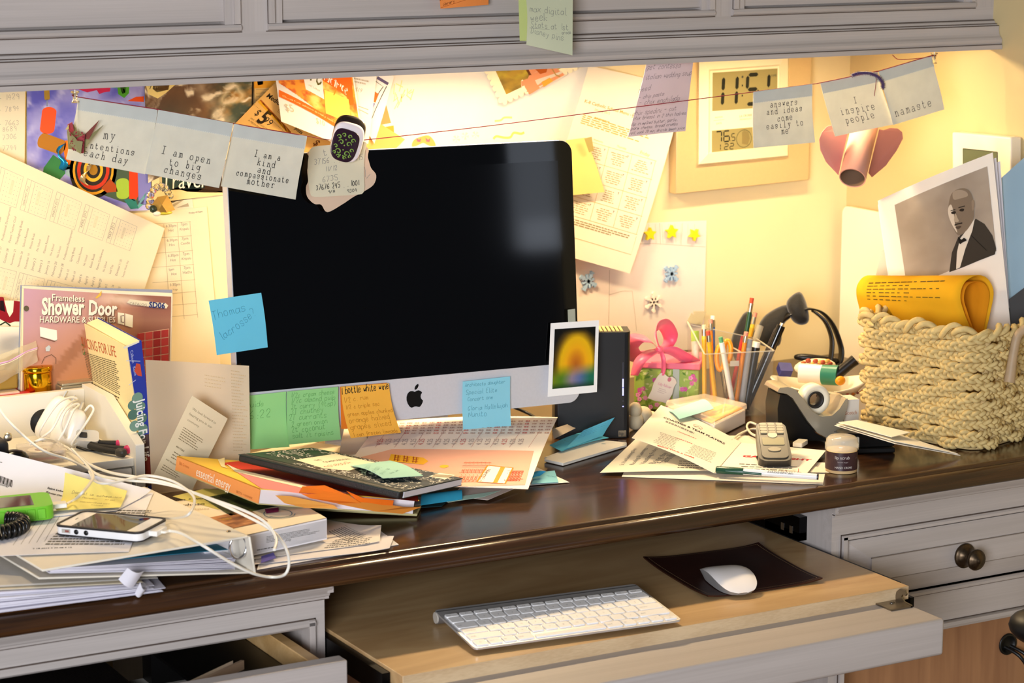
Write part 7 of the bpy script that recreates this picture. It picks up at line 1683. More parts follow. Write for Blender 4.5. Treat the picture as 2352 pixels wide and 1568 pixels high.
s.text('Lilly Pulitzer', (.2, .42), (.86, .40), ink('D884A0'), font='h', ys=1.4, w=.0005); s.block(.3, .52, .75, .72, 3, ink('C8B0AC'), seed=2, fill=.3); s.disc(.62, .10, .0035, ink('D08090')); ppart('gift_tag', s.m, gb_, 'white scalloped gift tag')
# ---- acrylic pencil cup
cup = thing('pencil_cup', 'clear acrylic pencil cup full of pencils, pens and scissors', 'cup', Pz(1695, 985, T))
acr = mat('clear_acrylic', '9A968C', rough=.04, alpha=.10, spec=.9); acrE = mat('acrylic_edge', 'D8D0BA', rough=.12, alpha=.5)
cFL, cFR = Pz(1622, 962, T), Pz(1765, 954, T); cv = Vector((cFR.x-cFL.x, cFR.y-cFL.y, 0)); cwd = cv.length; cX = frame(cFL+UP*.0006, cv, UP); cyv = cX.to_3x3() @ Vector((0, 1, 0)); cdp = .075
def cpt(x, y, z): return cX @ Vector((x, y, z))
hF = .098
def wallq(a, b, h0, h1, fl=.0, th=.0022):
    m_ = M(); A0, B0 = Vector((*a, .002)), Vector((*b, .002)); ctr_ = Vector((cwd/2, cdp/2, 0))
    A1 = Vector((*a, h0))+(Vector((*a, 0))-ctr_)*fl; B1 = Vector((*b, h1))+(Vector((*b, 0))-ctr_)*fl; nrm = (B0-A0).cross(UP).normalized()*th
    m_.hexa([cX @ p for p in (A0, B0, B0+nrm, A0+nrm, A1, B1, B1+nrm, A1+nrm)], acr)
    e1_ = [cX @ p for p in (A1, B1, B1+nrm, A1+nrm)]; m_.hexa(e1_+[p+UP*.0012 for p in e1_], acrE); return m_
cm2 = [wallq((0, 0), (cwd, 0), hF, hF, .09), wallq((cwd, 0), (cwd, cdp), hF, hF+.004, .09), wallq((cwd, cdp), (0, cdp), hF+.004, hF+.03, .09), wallq((0, cdp), (0, 0), hF+.034, hF, .09)]
for m_ in cm2: ppart('wall', m_, cup)
ppart('divider', wallq((cwd*.52, .002), (cwd*.52, cdp-.002), hF, hF, .02), cup); ppart('bottom', M().box((0, 0, 0), (cwd, cdp, .002), acr, cX), cup)
ppart('label', M().box((cwd*.36, -.003, .078), (cwd*.50, -.0024, .086), mat('clear_label', 'E8E0CC', alpha=.6), cX), cup)
ye, og_, wo, blu = plastic('E2A81E', .4), plastic('E88A22', .4), plastic('E8CFA0', .6), plastic('2A5AA8', .4)
def stick(name, lab, top, fx, fy, rad, segs, grp=None, cat='pencil'):
    # segs: (fraction from the top, material, radius factor); the lower end stands on the floor of the cup
    bot_ = cpt(cwd*fx, cdp*fy, .006); D_ = depth(cpt(cwd*fx, cdp*fy, .06)); tp_p = Pd(top[0], top[1], D_+top[2]); t = thing(name, lab, cat, bot_, grp)
    for i, (f0, f1, mt, k, nm) in enumerate(segs):
        a, b = tp_p+(bot_-tp_p)*f0, tp_p+(bot_-tp_p)*f1; ppart(nm, M().tube([a, b], rad*k, mt, 6 if nm == 'shaft' and cat == 'pencil' else 12), t)
er, fe = plastic('D86A4A', .7), metal('C8BFA8', .3); pinke = plastic('E8907A', .7)
def pencil(lab, top, fx, fy, shaft, eraser=er, band=None, rad=.0036):
    sg = [(0, .05, eraser, .9, 'eraser'), (.05, .13, fe, 1.03, 'ferrule')]
    if band: sg += [(.13, .17, plastic('E2C030'), 1, 'band'), (.17, .20, shaft, 1, 'band')]
    sg.append((.13 if not band else .20, .97, shaft, 1, 'shaft')); stick('pencil', lab, top, fx, fy, rad, sg, 'pencils in the acrylic cup')
pencil('tall dark green pencil with a red eraser, tallest in the cup', (1727, 684, 0), .62, .6, plastic('1E4A2A', .4), plastic('E0502E', .7))
pencil('yellow pencil right behind the tall dark green one', (1735, 718, .02), .70, .85, ye, pinke, True)
pencil('orange pencil with a pale eraser leaning left before the tall dark green one', (1714, 762, -.01), .50, .15, og_, pinke)
pencil('green capped yellow pencil at the left of the cup', (1617, 746, 0), .10, .5, ye, plastic('EAD9B0', .7), True)
pencil('orange pencil with a pink eraser, third from left in the cup', (1632, 733, .02), .28, .7, og_, pinke)
pencil('blue pencil with a white eraser leaning at the back left of the cup', (1637, 725, .03), .34, .85, blu, plastic('F2E8D8', .6))
pencil('short yellow pencil with a red eraser in front at the left of the cup', (1626, 760, -.015), .22, .2, ye, plastic('D8503A', .7))
stick('pen', 'white and green long pen leaning across the front of the cup', (1655, 774, -.015), .47, .08, .0040, [(0, .07, plastic('5AA070', .4), .8, 'tip'), (.07, 1, plastic('F0EDE2', .3), 1, 'barrel')], None, 'pen')
stick('pen', 'silver grey pen in the right compartment of the cup', (1722, 778, -.01), .60, .2, .0052, [(0, .12, plastic('9A9A98', .3), .9, 'cap'), (.12, 1, plastic('B4B2AC', .3), 1, 'barrel')], None, 'pen')
stick('pen', 'glossy black pen leaning right in the cup, thicker one', (1797, 742, .0), .74, .4, .0066, [(0, .06, chrome, .5, 'clip_end'), (.03, .45, plastic('0B0A0A', .12), 1, 'barrel'), (.45, 1, plastic('0B0A0A', .2), .9, 'grip')], None, 'pen')
stick('pen', 'second glossy black pen just left of the thicker one', (1786, 757, .02), .80, .7, .0052, [(0, .5, plastic('100E0E', .15), 1, 'barrel'), (.5, 1, plastic('0B0A0A', .2), .9, 'grip')], None, 'pen')
stick('marker', 'clear capped marker behind the black pens in the cup', (1746, 748, .03), .66, .7, .0056, [(0, .3, mat('smoky_cap', 'B8B09A', rough=.1, alpha=.6), 1, 'cap'), (.3, 1, plastic('E6DFCB', .3), .9, 'barrel')], None, 'marker')
stick('marker', 'black marker with a white domed cap low in the right compartment', (1738, 785, 0), .70, .3, .0066, [(0, .08, plastic('E4DED0', .3), .9, 'cap_top'), (.08, 1, plastic('0E0D0D', .35), 1, 'barrel')], None, 'marker')
stick('highlighter', 'lime green capped highlighter at the far left of the cup', (1596, 760, .02), .05, .8, .0062, [(0, .14, plastic('A8D63C', .35), 1, 'cap'), (.14, 1, plastic('E8E4D2', .35), .9, 'barrel')], None, 'marker')
stick('pen', 'slim red pen behind the orange pencil in the cup', (1707, 772, .02), .57, .8, .0034, [(0, .2, plastic('C22A20', .3), 1, 'cap'), (.2, 1, plastic('C22A20', .3), .9, 'barrel')], None, 'pen')
sc = thing('scissors', 'orange handled scissors standing handles up in the cup', 'scissors', cpt(cwd*.38, cdp*.4, .01))
Ds = depth(cpt(cwd*.4, cdp*.3, .06)); orp = plastic('EE9A1E', .35)
for cx2, cy2, rx_, ry_, nm in [(1655, 822, 9, 28, 'handle'), (1671, 806, 8, 24, 'handle')]: ppart(nm, M().tube([Pd(cx2+rx_*math.cos(a), cy2+ry_*math.sin(a), Ds) for a in [2*PI*i/24 for i in range(24)]], .0036, orp, 10, True), sc)
ppart('blade', M().tube([Pd(1660, 848, Ds), cpt(cwd*.42, cdp*.3, .006)], [.0055, .002], metal('B8B8B4', .25), 4), sc)
# ---- black bow headband and straps
blkc = mat('black_cloth', '0F0E0D', rough=.75, sheen=.3, bump=.3, nscale=250); bandm = plastic('15120F', .3)
hb_ = thing('headband', 'black headband with a big cloth bow leaning on the wall behind the pencil cup', 'headband', Pz(1850, 900, T))
HD = depth(Py(1850, 760, -.10))
def hp_(x, y, o=0.): return Pd(x, y, HD+o)
def puff(pts, th, mt, o=0.):
    n = len(pts); cx3 = sum(p[0] for p in pts)/n; cy3 = sum(p[1] for p in pts)/n; sp_ = [(p.x, p.y) for p in spline([Vector((x, y, 0)) for x, y in pts], 4, True)]; N = len(sp_); m_ = M(); vs = []
    for k, z in ((1, 0), (.86, .5), (.55, .85), (.2, 1)): vs += [hp_(cx3+(x-cx3)*k, cy3+(y-cy3)*k, o-th*z) for x, y in sp_]
    vs += [hp_(cx3+(x-cx3)*.9, cy3+(y-cy3)*.9, o+th*.4) for x, y in sp_]
    fs = [(i*N+j, i*N+(j+1) % N, (i+1)*N+(j+1) % N, (i+1)*N+j) for i in range(3) for j in range(N)]+[tuple(3*N+j for j in range(N)), tuple(4*N+j for j in range(N))[::-1]]+[(j, 4*N+j, 4*N+(j+1) % N, (j+1) % N) for j in range(N)]
    m_.add(vs, fs, mt, True); return m_
ppart('bow_lobe', puff([(1808, 690), (1836, 670), (1852, 695), (1858, 735), (1842, 746), (1822, 738), (1810, 715)], .018, blkc, -.004), hb_); ppart('bow_lobe', puff([(1740, 755), (1760, 722), (1805, 700), (1822, 722), (1800, 745), (1792, 790), (1770, 795), (1745, 790)], .016, blkc, .006), hb_)
def band(pts, w_, nm='band'): 
    P = spline([hp_(*p) for p in pts], 10); m_ = M(); vs = []
    for p in P: vs += [p+Vector((0, -w_/2, 0)), p+Vector((0, w_/2, 0))]
    m_.add(vs, [(2*i, 2*i+1, 2*i+3, 2*i+2) for i in range(len(P)-1)], bandm, True); o = ppart(nm, m_, hb_); so = o.modifiers.new('s', 'SOLIDIFY'); so.thickness = .0026; so.offset = 0
band([(1790, 742, 0), (1812, 722, -.01), (1850, 709, -.012), (1885, 716, -.008), (1912, 745, 0), (1930, 790, .006), (1932, 820, .006), (1922, 850, .004)], .012); band([(1868, 714, -.02), (1895, 738, -.022), (1910, 775, -.02), (1910, 810, -.02), (1905, 835, -.02)], .010)
single('pouch', puff([(1680, 790), (1685, 762), (1706, 722), (1724, 716), (1732, 740), (1735, 800), (1728, 850), (1690, 830)], .015, blkc, .035), 'black cloth pouch standing behind the pencil cup', 'pouch')
sl_ = puff([(1826, 815), (1850, 812), (1900, 818), (1925, 824), (1922, 836), (1880, 832), (1830, 826)], .006, bandm, .0); single('strap', sl_, 'short black strap lying behind the floral dish', 'strap')
# ---- oval dish of small things
ds = thing('dish', 'cream oval ceramic dish with red flower sprigs holding a glue stick', 'dish', Pz(1880, 955, T))
ctrD = Pz(1880, 958, T); dz1 = .052; cer = mat('cream_ceramic', 'E9DFC4', rough=.2); dm_ = M(); N = 48
prf = [(.0, .001), (.35, .001), (.42, .004), (.62, .020), (.84, .040), (1.0, .052), (1.02, .054), (1.0, .0555), (.97, .054), (.80, .040), (.58, .022), (.40, .008), (0, .006)]
DXm = Matrix.Translation(ctrD) @ rz(-.5)
dm_.add([DXm @ Vector((.072*r*math.cos(2*PI*j/N), .050*r*math.sin(2*PI*j/N), z+.006*math.cos(4*PI*j/N)*(z/.05))) for r, z in prf for j in range(N)], [(i*N+j, i*N+(j+1) % N, (i+1)*N+(j+1) % N, (i+1)*N+j) for i in range(len(prf)-1) for j in range(N)], cer, True)
ppart('bowl', dm_, ds)
spg = M(); r_ = random.Random(2)
for k in range(14):
    a = -2.6+k*.18; p = DXm @ Vector((.072*.9*math.cos(a), .050*.9*math.sin(a), .043)); spg.ball(p+Vector((-.001, -.002, 0)), (.0035*r_.uniform(.5, 1.2), .002, .002), plastic(['A83A2A', 'C8782A', '7A3A2A'][k % 3], .4), 8, None, 6)
ppart('flower_sprigs', spg, ds, 'painted red flower sprigs')
def dp(x, y, o=0.): return Pd(x, y, depth(ctrD)+o)
gs = thing('glue_stick', 'white and green glue stick lying in the floral dish', 'glue stick', dp(1885, 858))
a, b, c_ = dp(1836, 856, -.01), dp(1890, 860, -.02), dp(1926, 862, -.03); ppart('tube', M().tube([a, b], .0145, plastic('F1E6D6', .35), 24), gs); ppart('label', M().tube([b, c_], .0150, plastic('2E7A5E', .35), 24), gs, 'green band')
single('marker', M().tube([dp(1908, 872, -.03), dp(1964, 826, -.03)], .0085, plastic('14110F', .3), 16), 'thick black marker lying across the floral dish, touching the basket', 'marker', bevel=.001)
single('eraser', M().prism(rrect(.020, .018, .002), 0, .012, plastic('3A3A78', .5), frame(dp(1800, 855, .01), Vector((1, -.3, -.1)), Vector((-.2, -.5, .85)))), 'dark blue eraser at the left end of the floral dish', 'eraser', bevel=.001)
single('cap', M().ball(dp(1930, 874, -.045), (.0085, .006, .007), orp, 14), 'orange cap in front of the glue stick in the dish', 'cap')
pt_ = M(); pt_.ball(dp(1872, 842, .012), (.036, .02, .012), mat('pouch_print', 'E6D8B8', rough=.5), 24)
for k in range(12): pt_.ball(dp(1845+k*5.6, 834+6*math.sin(k*2.3), -.004), (.005, .003, .0035), plastic(['B8602A', 'D8A04A', 'A8482A'][k % 3], .5), 8, None, 6)
single('patterned_pouch', pt_, 'small cream pouch with orange flower print at the back of the dish', 'pouch')
# ---- tape dispenser
td = thing('tape_dispenser', 'silver and black desk tape dispenser with a white roll', 'tape dispenser', Pz(1890, 1000, T))
tb0 = Pz(1893, 1008, T); TN = Vector((-.25, -.97, 0)).normalized(); tdir = Vector((-TN.y, TN.x, 0)); tdX = frame(tb0, tdir, UP)
def tq(x, y): p = tdX.inverted() @ Pp(x, y, tb0, TN); return (p.x, p.z)
PXZ = tdX @ Matrix(((1,0,0,0),(0,0,-1,0),(0,1,0,0),(0,0,0,1)))
sil = mat('silver_plastic', 'BDB39C', rough=.3, metal=.55)
body_ = [tq(*p) for p in [(1770, 892), (1776, 882), (1794, 880), (1812, 886), (1830, 908), (1848, 934), (1870, 948), (1896, 945), (1912, 930), (1926, 908), (1931, 906), (1930, 925), (1915, 975), (1902, 1002), (1890, 1000), (1862, 985), (1840, 958), (1820, 928), (1806, 906), (1792, 896)]]
ppart('shell', M().prism(body_, -.026, .026, sil, PXZ), td, bevel=.003, seg=3)
ppart('base', M().prism([tq(*p) for p in [(1778, 898), (1796, 900), (1812, 920), (1838, 962), (1862, 988), (1890, 1003), (1800, 1003), (1774, 990), (1772, 930)]], -.024, .024, plastic('0D0C0B', .4), PXZ), td, bevel=.002)
rc2 = tq(1868, 915); rX = PXZ @ Matrix.Translation((rc2[0], rc2[1], 0)); rollm = plastic('EDE4CC', .4)
ppart('tape_roll', M().lathe([(.0125, -.0095), (.0215, -.0095), (.0215, .0095), (.0125, .0095), (.0125, -.0095)], rollm, 40, rX), td); ppart('core', M().lathe([(.0095, -.010), (.0125, -.010), (.0125, .010), (.0095, .010), (.0095, -.010)], plastic('2A2622', .5), 32, rX), td)
tpx = [tq(*p) for p in [(1884, 898), (1932, 905)]]; tpm = M(); tpm.add([PXZ @ Vector((x, z, y)) for (x, z) in tpx for y in (-.0095, .0095)], [(0, 1, 3, 2)], mat('tape_strip', 'E6DCC0', rough=.2, alpha=.7)); ppart('tape_strip', tpm, td)
bxx = tdX.inverted() @ Pp(1947, 945, tb0, TN)
tbx = M().box((bxx.x-.011, -.012, .0006), (bxx.x+.012, .020, bxx.z+.020), card('DCD2C2'), tdX); vs_, fs_, w_ = bfont('Scotch'); tbx.add([tdX @ Vector((bxx.x-.009+x*.0048, -.0124, bxx.z-.0015+y*.0055)) for x, y in vs_], fs_, ink('C07A4A')); single('tape_box', tbx, 'small cream box lettered in orange, behind the tape dispenser and beside the basket', 'box')
# ---- clear box of note cubes
nb = thing('note_box', 'clear lidded tray with blue notes and a bright patterned pad', 'box', Pz(1630, 985, T))
q = hz([(1532, 966), (1640, 1010), (1712, 973), (1618, 950)], T+.0008)
ppart('tray', M().hexa([q[0], q[1], q[2], q[3]]+[p+UP*.022 for p in q], mat('white_tray', 'EEE6D8', rough=.35)), nb, bevel=.0015); e = [p+UP*.0222 for p in q]; ct_ = sum(e, Vector())/4
ppart('clear_lid', M().hexa([ct_+(p-ct_)*1.05 for p in e]+[ct_+(p-ct_)*1.03+UP*.009 for p in e], mat('lid_clear', 'FFF6E2', rough=.05, alpha=.32)), nb, bevel=.002)
s = sheet(e[0]*.5+e[1]*.5+UP*.0006, e[1]+(e[0]-e[1])*.06+UP*.0006, e[2]+(e[3]-e[2])*.06+UP*.0006, e[3]*.5+e[2]*.5+UP*.0006, card('E8B450'), front=UP)
s.picture(0, 0, 1, 1, 20, 20, lambda a, b: mixc(mixc(hx('F0A040'), hx('F4D060'), (fbm(a*5, b*5, 3)-.35)*3), hx('D87A6A'), (fbm(a*7, b*6, 13)-.55)*4)); ppart('patterned_pad', s.m, nb)
s = sheet(Pz(1527, 948, T+.024), Pz(1608, 918, T+.034), Pz(1640, 938, T+.033), Pz(1560, 962, T+.033), paper('A9DCD8', .1), 10, 10, bulge=lambda u, v: .006*math.sin(PI*v)); put('sticky_note', s, 'pale aqua sticky notes curving over the left half of the clear note tray', 'note')
# ---- brochures in front
s = dsheet([(1468, 1000), (1720, 1000), (1905, 1082), (1378, 1085)], T+.0042, paper('F3EAD4', .08), 14, 6, bulge=lambda u, v: .002*math.sin(PI*u*1.3)*v)
for k, t in enumerate(['St. Paul Learning Day', 'Reading & Learning', 'Visualizing Friday', 'Bring the', 'family']): x = 1432+k*22; s.textpx(t, (x+k*2, 1068-k*1), (x+30+k*2, 1030+(10 if k > 2 else 0)), KP, font='b', ys=.6)
s.blockpx([(1560, 1058), (1640, 1060), (1640, 1080), (1555, 1078)], 4, KG, seed=5, fill=.3)
put('letter', s, 'cream letter lying under the folded team brochure', 'letter')
s = dsheet([(1450, 1050), (1900, 1062), (1890, 1112), (1428, 1094)], [T+.0010, T+.0010, T+.0008, T+.0008], paper('F0E7D8', .08)); put('paper_sheet', s, 'white sheet at the very bottom of the brochure pile beside the jar', 'paper')
s = dsheet([(1700, 1016), (1897, 1034), (1852, 1088), (1640, 1086)], [T+.0062, T+.0058, T+.0056, T+.0060], paper('F5EDE0', .05))
rd_ = ink('C03038'); s.textpx('GAME NIGHT', (1704, 1049), (1862, 1058), rd_, bold=.05, ys=.9); s.textpx('FOR', (1812, 1046), (1822, 1047), K); s.blockpx([(1690, 1064), (1840, 1072), (1832, 1084), (1676, 1080)], 3, KG, seed=3, rag=.5, align='c', fill=.25); s.linepx([(1800, 1082), (1818, 1080), (1834, 1076), (1834, 1084), (1822, 1080)], .0008, rd_)
put('brochure', s, 'lower panel of the white team brochure, lettered GAME NIGHT in red, under the remote', 'brochure')
s = sheet(Pz(1518, 930, T+.034), Pz(1702, 1015, T+.0070), Pz(1640, 1086, T+.0070), Pz(1451, 1005, T+.030), paper('F7EFDC', .1), 10, 8, bulge=lambda u, v: .003*math.sin(PI*u))
s.textpx('COACHES & TEAM PLAYERS', (1523, 960), (1664, 1021), K, bold=.03, ys=1.15); s.textpx('HONORARY', (1556, 991), (1600, 1009), rd_, bold=.02, ys=.7); s.textpx('STARTERS', (1553, 1006), (1590, 1020), rd_, bold=.02, ys=.7); s.textpx('BRING YOUR A GAME', (1510, 1024), (1594, 1053), rd_, bold=.03)
s.blockpx([(1515, 992), (1565, 1010), (1548, 1036), (1496, 1016)], 9, KP, seed=8, align='c', rag=.3, fill=.3); s.blockpx([(1590, 1020), (1650, 1042), (1632, 1064), (1572, 1040)], 9, KP, seed=9, align='c', rag=.3, fill=.3); s.blockpx([(1530, 966), (1600, 996), (1596, 1002), (1526, 972)], 1, KP, seed=3)
lo2 = s.uv(1603, 980); s.line([(lo2[0]+.0085*math.cos(a*PI/8)/s.W, lo2[1]+.0065*math.sin(a*PI/8)/s.H) for a in range(17)], .0006, rd_); s.line([(lo2[0]-.007/s.W, lo2[1]+.006/s.H), (lo2[0], lo2[1]-.002/s.H), (lo2[0]+.007/s.W, lo2[1]+.006/s.H)], .0009, K)
put('brochure', s, 'raised folded panel of the white brochure, headed COACHES & TEAM PLAYERS', 'brochure')
# handheld remote with keypad
rm = thing('handset', 'grey handheld device with a keypad and small display, lying on the brochure', 'handset', Pz(1775, 1060, T+.006))
qn = [Pz(1738, 1056, T+.016), Pz(1815, 1056, T+.016)]; qf = [Pd(1806, 972, depth(qn[1])+.070), Pd(1744, 972, depth(qn[0])+.070)]
s = Sheet(qf[1], qf[0], qn[1], qn[0], lambda u, v: .002*math.sin(PI*u), .001); rx1 = (qn[1]-qn[0]).normalized(); ry1 = ((qf[0]+qf[1])/2-(qn[0]+qn[1])/2); rX1 = frame((sum(qn, Vector())+sum(qf, Vector()))/4, rx1, rx1.cross(ry1)); rw, rh = (qn[1]-qn[0]).length, ry1.length
gd = plastic('35312A', .35); ppart('shell', M().prism([(x*(1-.10*(y/rh+.5)), y) for x, y in rrect(rw, rh*1.05, .012, 6)], -.016, .0, gd, rX1), rm, bevel=.004, seg=3)
ppart('face_plate', M().prism(rrect(rw*.80, rh*.92, .008), .0, .0014, plastic('5A5447', .3), rX1), rm, bevel=.0006)
ppart('display', M().prism(rrect(rw*.66, rh*.20, .002, 4, 0, -.02*rh), .0014, .0022, mat('lcd_pale', '9A9270', rough=.2), rX1), rm)
for r in range(4):
    for c2 in range(3): ppart('key', M().prism(rrect(rw*.20, rh*.062, .0012, 3, (c2-1)*rw*.25, rh*(.22+r*.072)), .0014, .0030, plastic('8F866E', .35), rX1), rm)
ppart('navigation_key', M().prism([(x, y+rh*.135) for x, y in circ(rw*.14, 20)], .0014, .0030, plastic('B8AE94', .3), rX1), rm); ppart('oval_button', M().prism([(x*1.5, y*.8-rh*.24) for x, y in circ(rw*.13, 24)], .0014, .0024, plastic('8A8068', .35), rX1), rm)
pkn = Pz(1751, 1062, T+.008); ppart('plug', M().tube([pkn+Vector((.001, .010, .006)), pkn, pkn+Vector((-.001, -.008, -.001))], [.0042, .0045, .0030], plastic('141312', .3), 14), rm)
wcab2 = plastic('E6DAC0', .4)
cable(zc((1905, 1012, T+.002), (1860, 995, T+.003), (1815, 993, T+.006), (1775, 1005, T+.006), (1735, 985, T+.008), (1700, 996, T+.008), (1680, 1012, T+.009)), .0017, 'cream cable with a flat connector curled behind the handset', wcab2); cable(zc((1738, 975, T+.012), (1722, 970, T+.012), (1716, 982, T+.010), (1735, 1000, T+.010), (1790, 1004, T+.008), (1830, 994, T+.007)), .0017, 'small cable loop standing left of the grey handset', wcab2)
dc = Pz(1838, 1022, T+.0065); single('dock_connector', M().prism(rrect(.026, .014, .002), 0, .006, plastic('EFE8D6', .3), Matrix.Translation(dc) @ rz(.6)), 'flat cream connector lying right of the handset', 'connector', bevel=.001)
# promotional pen
pn_ = thing('pen', 'white promotional pen with a dark green cap, lying on the front of the brochure pile', 'pen', Pz(1760, 1090, T+.01))
pa, pb = Pz(1644, 1078, T+.0112), Pz(1880, 1095, T+.0085); pv_ = pb-pa; grn = plastic('1E4A36', .3); pwh = plastic('F0EDE8', .3)
ppart('cap', M().tube([pa, pa+pv_*.01, pa+pv_*.27], [.0036, .0050, .0050], grn, 18), pn_); ppart('clip', M().tube([pa+pv_*.06+Vector((.002, -.006, .0)), pa+pv_*.41+Vector((.002, -.0062, -.001))], .0020, grn, 8), pn_); ppart('barrel', M().tube([pa+pv_*.27, pa+pv_*.985], .0042, pwh, 18), pn_); ppart('end_plug', M().tube([pa+pv_*.985, pb], .0040, plastic('2E3038', .4), 18), pn_)
pd_ = pv_.normalized(); pup = Vector((-.25, -.55, .8)); pup = (pup-pd_*pup.dot(pd_)).normalized(); s = Sheet(*[pa+pv_*f+pup*.0043+pd_.cross(pup)*o for f, o in ((.45, -.003), (.85, -.003), (.85, .003), (.45, .003))], th=0)
for k, t in enumerate(['PLANTERS SEED & SPICE CO.', '513 WALNUT ST.', 'KANSAS CITY, MO']): s.text(t, (.03+.12*(k > 0), .30+k*.33), (.97-.2*(k > 0), .30+k*.33), ink('2A3A34'), bold=.01, ys=.55)
ppart('imprint', s.m, pn_)
# jar
jr = thing('cosmetic_jar', 'small clear lidded jar with a brown label, beside the white and green pen', 'jar', Pz(1932, 1080, T)); jc = Pz(1932, 1080, T+.0006); jX = Matrix.Translation(jc); jrad = .0218
ppart('cream', M().lathe([(0, .001), (jrad-.001, .001), (jrad-.001, .030), (0, .030)], plastic('E6C98C', .4), 40, jX), jr)
ppart('label', M().lathe([(jrad, .004), (jrad, .029)], plastic('3A2226', .35), 48, jX).lathe([(jrad-.0006, .0), (jrad-.0002, .004)], plastic('C8A878', .3), 48, jX), jr, 'brown label lettered scrub')
ppart('lid', M().lathe([(jrad, .0300), (jrad+.0008, .0305), (jrad+.0008, .0385), (jrad-.0005, .0400), (jrad-.0005, .0440), (jrad-.004, .0475), (0, .0480)], mat('jar_lid', 'F2E9D2', rough=.06, alpha=.45, spec=.7), 48, jX), jr)
lm2 = M()
def jartext(t, z, hgt, a0, mt):
    vs_, fs_, w_ = bfont(t); lm2.add([jX @ Vector(((jrad+.0003)*math.cos(a0+x*hgt/jrad), (jrad+.0003)*math.sin(a0+x*hgt/jrad), z+y*hgt)) for x, y in vs_], fs_, mt)
jt = ink('D8CFC6'); jartext('lip scrub', .0205, .0042, -2.62, jt); jartext('brown sugar', .0155, .0020, -2.45, ink('A89A96')); jartext('HAND CREME', .0075, .0027, -2.62, jt); jartext('net wt', .020, .0012, -1.2, ink('A89A96')); ppart('lettering', lm2, jr)
# black stapler-like box and leaning cards
stp = thing('stapler', 'low black stapler with a metal badge, right behind the jar under leaning cards', 'stapler', Pz(1990, 1050, T)); sa, sb = Pz(1930, 1045, T), Pz(2062, 1048, T); sv = Vector((sb.x-sa.x, sb.y-sa.y, 0)); sX = frame(sa+UP*.0006, sv+Vector((0, .02, 0)), UP); sl2 = sv.length
ppart('base', M().box((0, 0, 0), (sl2, .045, .008), plastic('0E0D0C', .4), sX), stp, bevel=.002); ppart('arm', M().prism([(0, .010), (.002, .024), (.012, .029), (sl2*.9, .026), (sl2, .012), (sl2, .009), (0, .008)], .006, .040, plastic('12110F', .25), sX @ Matrix(((1,0,0,0),(0,0,1,0),(0,1,0,0),(0,0,0,1)))), stp, bevel=.0025)
ppart('badge', M().prism(rrect(.011, .016, .002), -.0008, .0008, metal('B8AE96', .3), frame(sX @ Vector((.022, .004, .016)), sv, -TN*-1)), stp)
for i, (cs, zs, lab) in enumerate([([(1917, 976), (1977, 968), (2206, 1045), (2056, 1018)], [T+.0405, T+.0405, T+.0035, T+.0315], 'lowest white card leaning from the stapler toward the basket foot'), ([(1921, 973), (1972, 966), (2200, 1041), (2056, 1013)], [T+.0425, T+.0425, T+.0065, T+.0335], 'middle white card of the three leaning beside the basket'), ([(1926, 969), (1968, 964), (2090, 992), (2048, 1003)], [T+.045, T+.045, T+.032, T+.037], 'topmost shortest white card of the three leaning beside the basket')]): put('note_card', dsheet(cs, zs, card('EDE6D6'), th=.0008), lab, 'card', 'white cards leaning by the basket')
# ---- woven basket
bk2 = thing('woven_basket', 'cream woven rope basket full of papers at the right end of the desk', 'basket', (.76, -.47, T))
bA, bB = Pz(1972, 990, T), Pz(2238, 1042, T); bB = bB+Vector((.004, .0, 0)); e1_ = (bB-bA); e1_.z = 0; Lb = e1_.length; e1_.normalize(); e2_ = Vector((-e1_.y, e1_.x, 0)); e2_ = e2_ if e2_.x > 0 else -e2_; Wb = .175
rope = mat('rope_natural', 'D6BC7E', rough=.8, noise=.2, nscale=120, bump=.4); rope2 = mat('rope_dark', 'C0A672', rough=.85, noise=.2, nscale=90)
bh = .172
def ringp(t, z, o=0.):   # t 0..1 round the basket
    r = .030; ex = .010*(z/bh)-.002+o; per = [(Lb-2*r), PI/2*r, (Wb-2*r), PI/2*r]*2; tot = sum(per[:4])*2; d = (t % 1)*tot; x, y, a = r, 0., 0.
    segs_ = [('l', Lb-2*r), ('c', PI/2*r), ('l', Wb-2*r), ('c', PI/2*r)]*2; p = Vector((r, 0)); dr_ = 0.
    for k, ln in segs_:
        if d <= ln:
            if k == 'l': q = p+Vector((math.cos(dr_), math.sin(dr_)))*d; nrm = Vector((math.sin(dr_), -math.cos(dr_)))
            else:
                cc = p+Vector((-math.sin(dr_), math.cos(dr_)))*r; a = dr_+d/r; q = cc+Vector((math.sin(a), -math.cos(a)))*r; nrm = Vector((math.sin(a), -math.cos(a)))
            q = q+nrm*ex; return bA+e1_*q.x+e2_*q.y+UP*(z+.0008)
        d -= ln
        if k == 'l': p = p+Vector((math.cos(dr_), math.sin(dr_)))*ln
        else:
            cc = p+Vector((-math.sin(dr_), math.cos(dr_)))*r; dr_ += PI/2; p = cc+Vector((math.sin(dr_), -math.cos(dr_)))*r
    return ringp(0, z, o)
per_ = 2*(Lb+Wb)-8*.03+2*PI*.03; NR = 12; nst = int(per_/.030/2)*2
wm_ = M(); r_ = random.Random(6)
for k in range(NR):
    zc_ = .009+k*(bh-.020)/(NR-1); NP = 420; ph0 = (k % 2)*PI
    for sd in range(3):
        pts = []
        for i in range(NP):
            t = i/NP; w1 = math.cos(t*nst*PI*2/2+ph0); a = t*2*PI*int(per_/.030)+sd*2*PI/3+k*1.7
            pts.append(ringp(t, zc_+.0050*math.sin(a)+.0018*math.sin(t*62.83+k*2.1), .0050*w1+.0030*math.sin(2*a)))
        wm_.tube(pts, .0035, rope, 5, True)
ppart('woven_body', wm_, bk2)
stm = M()
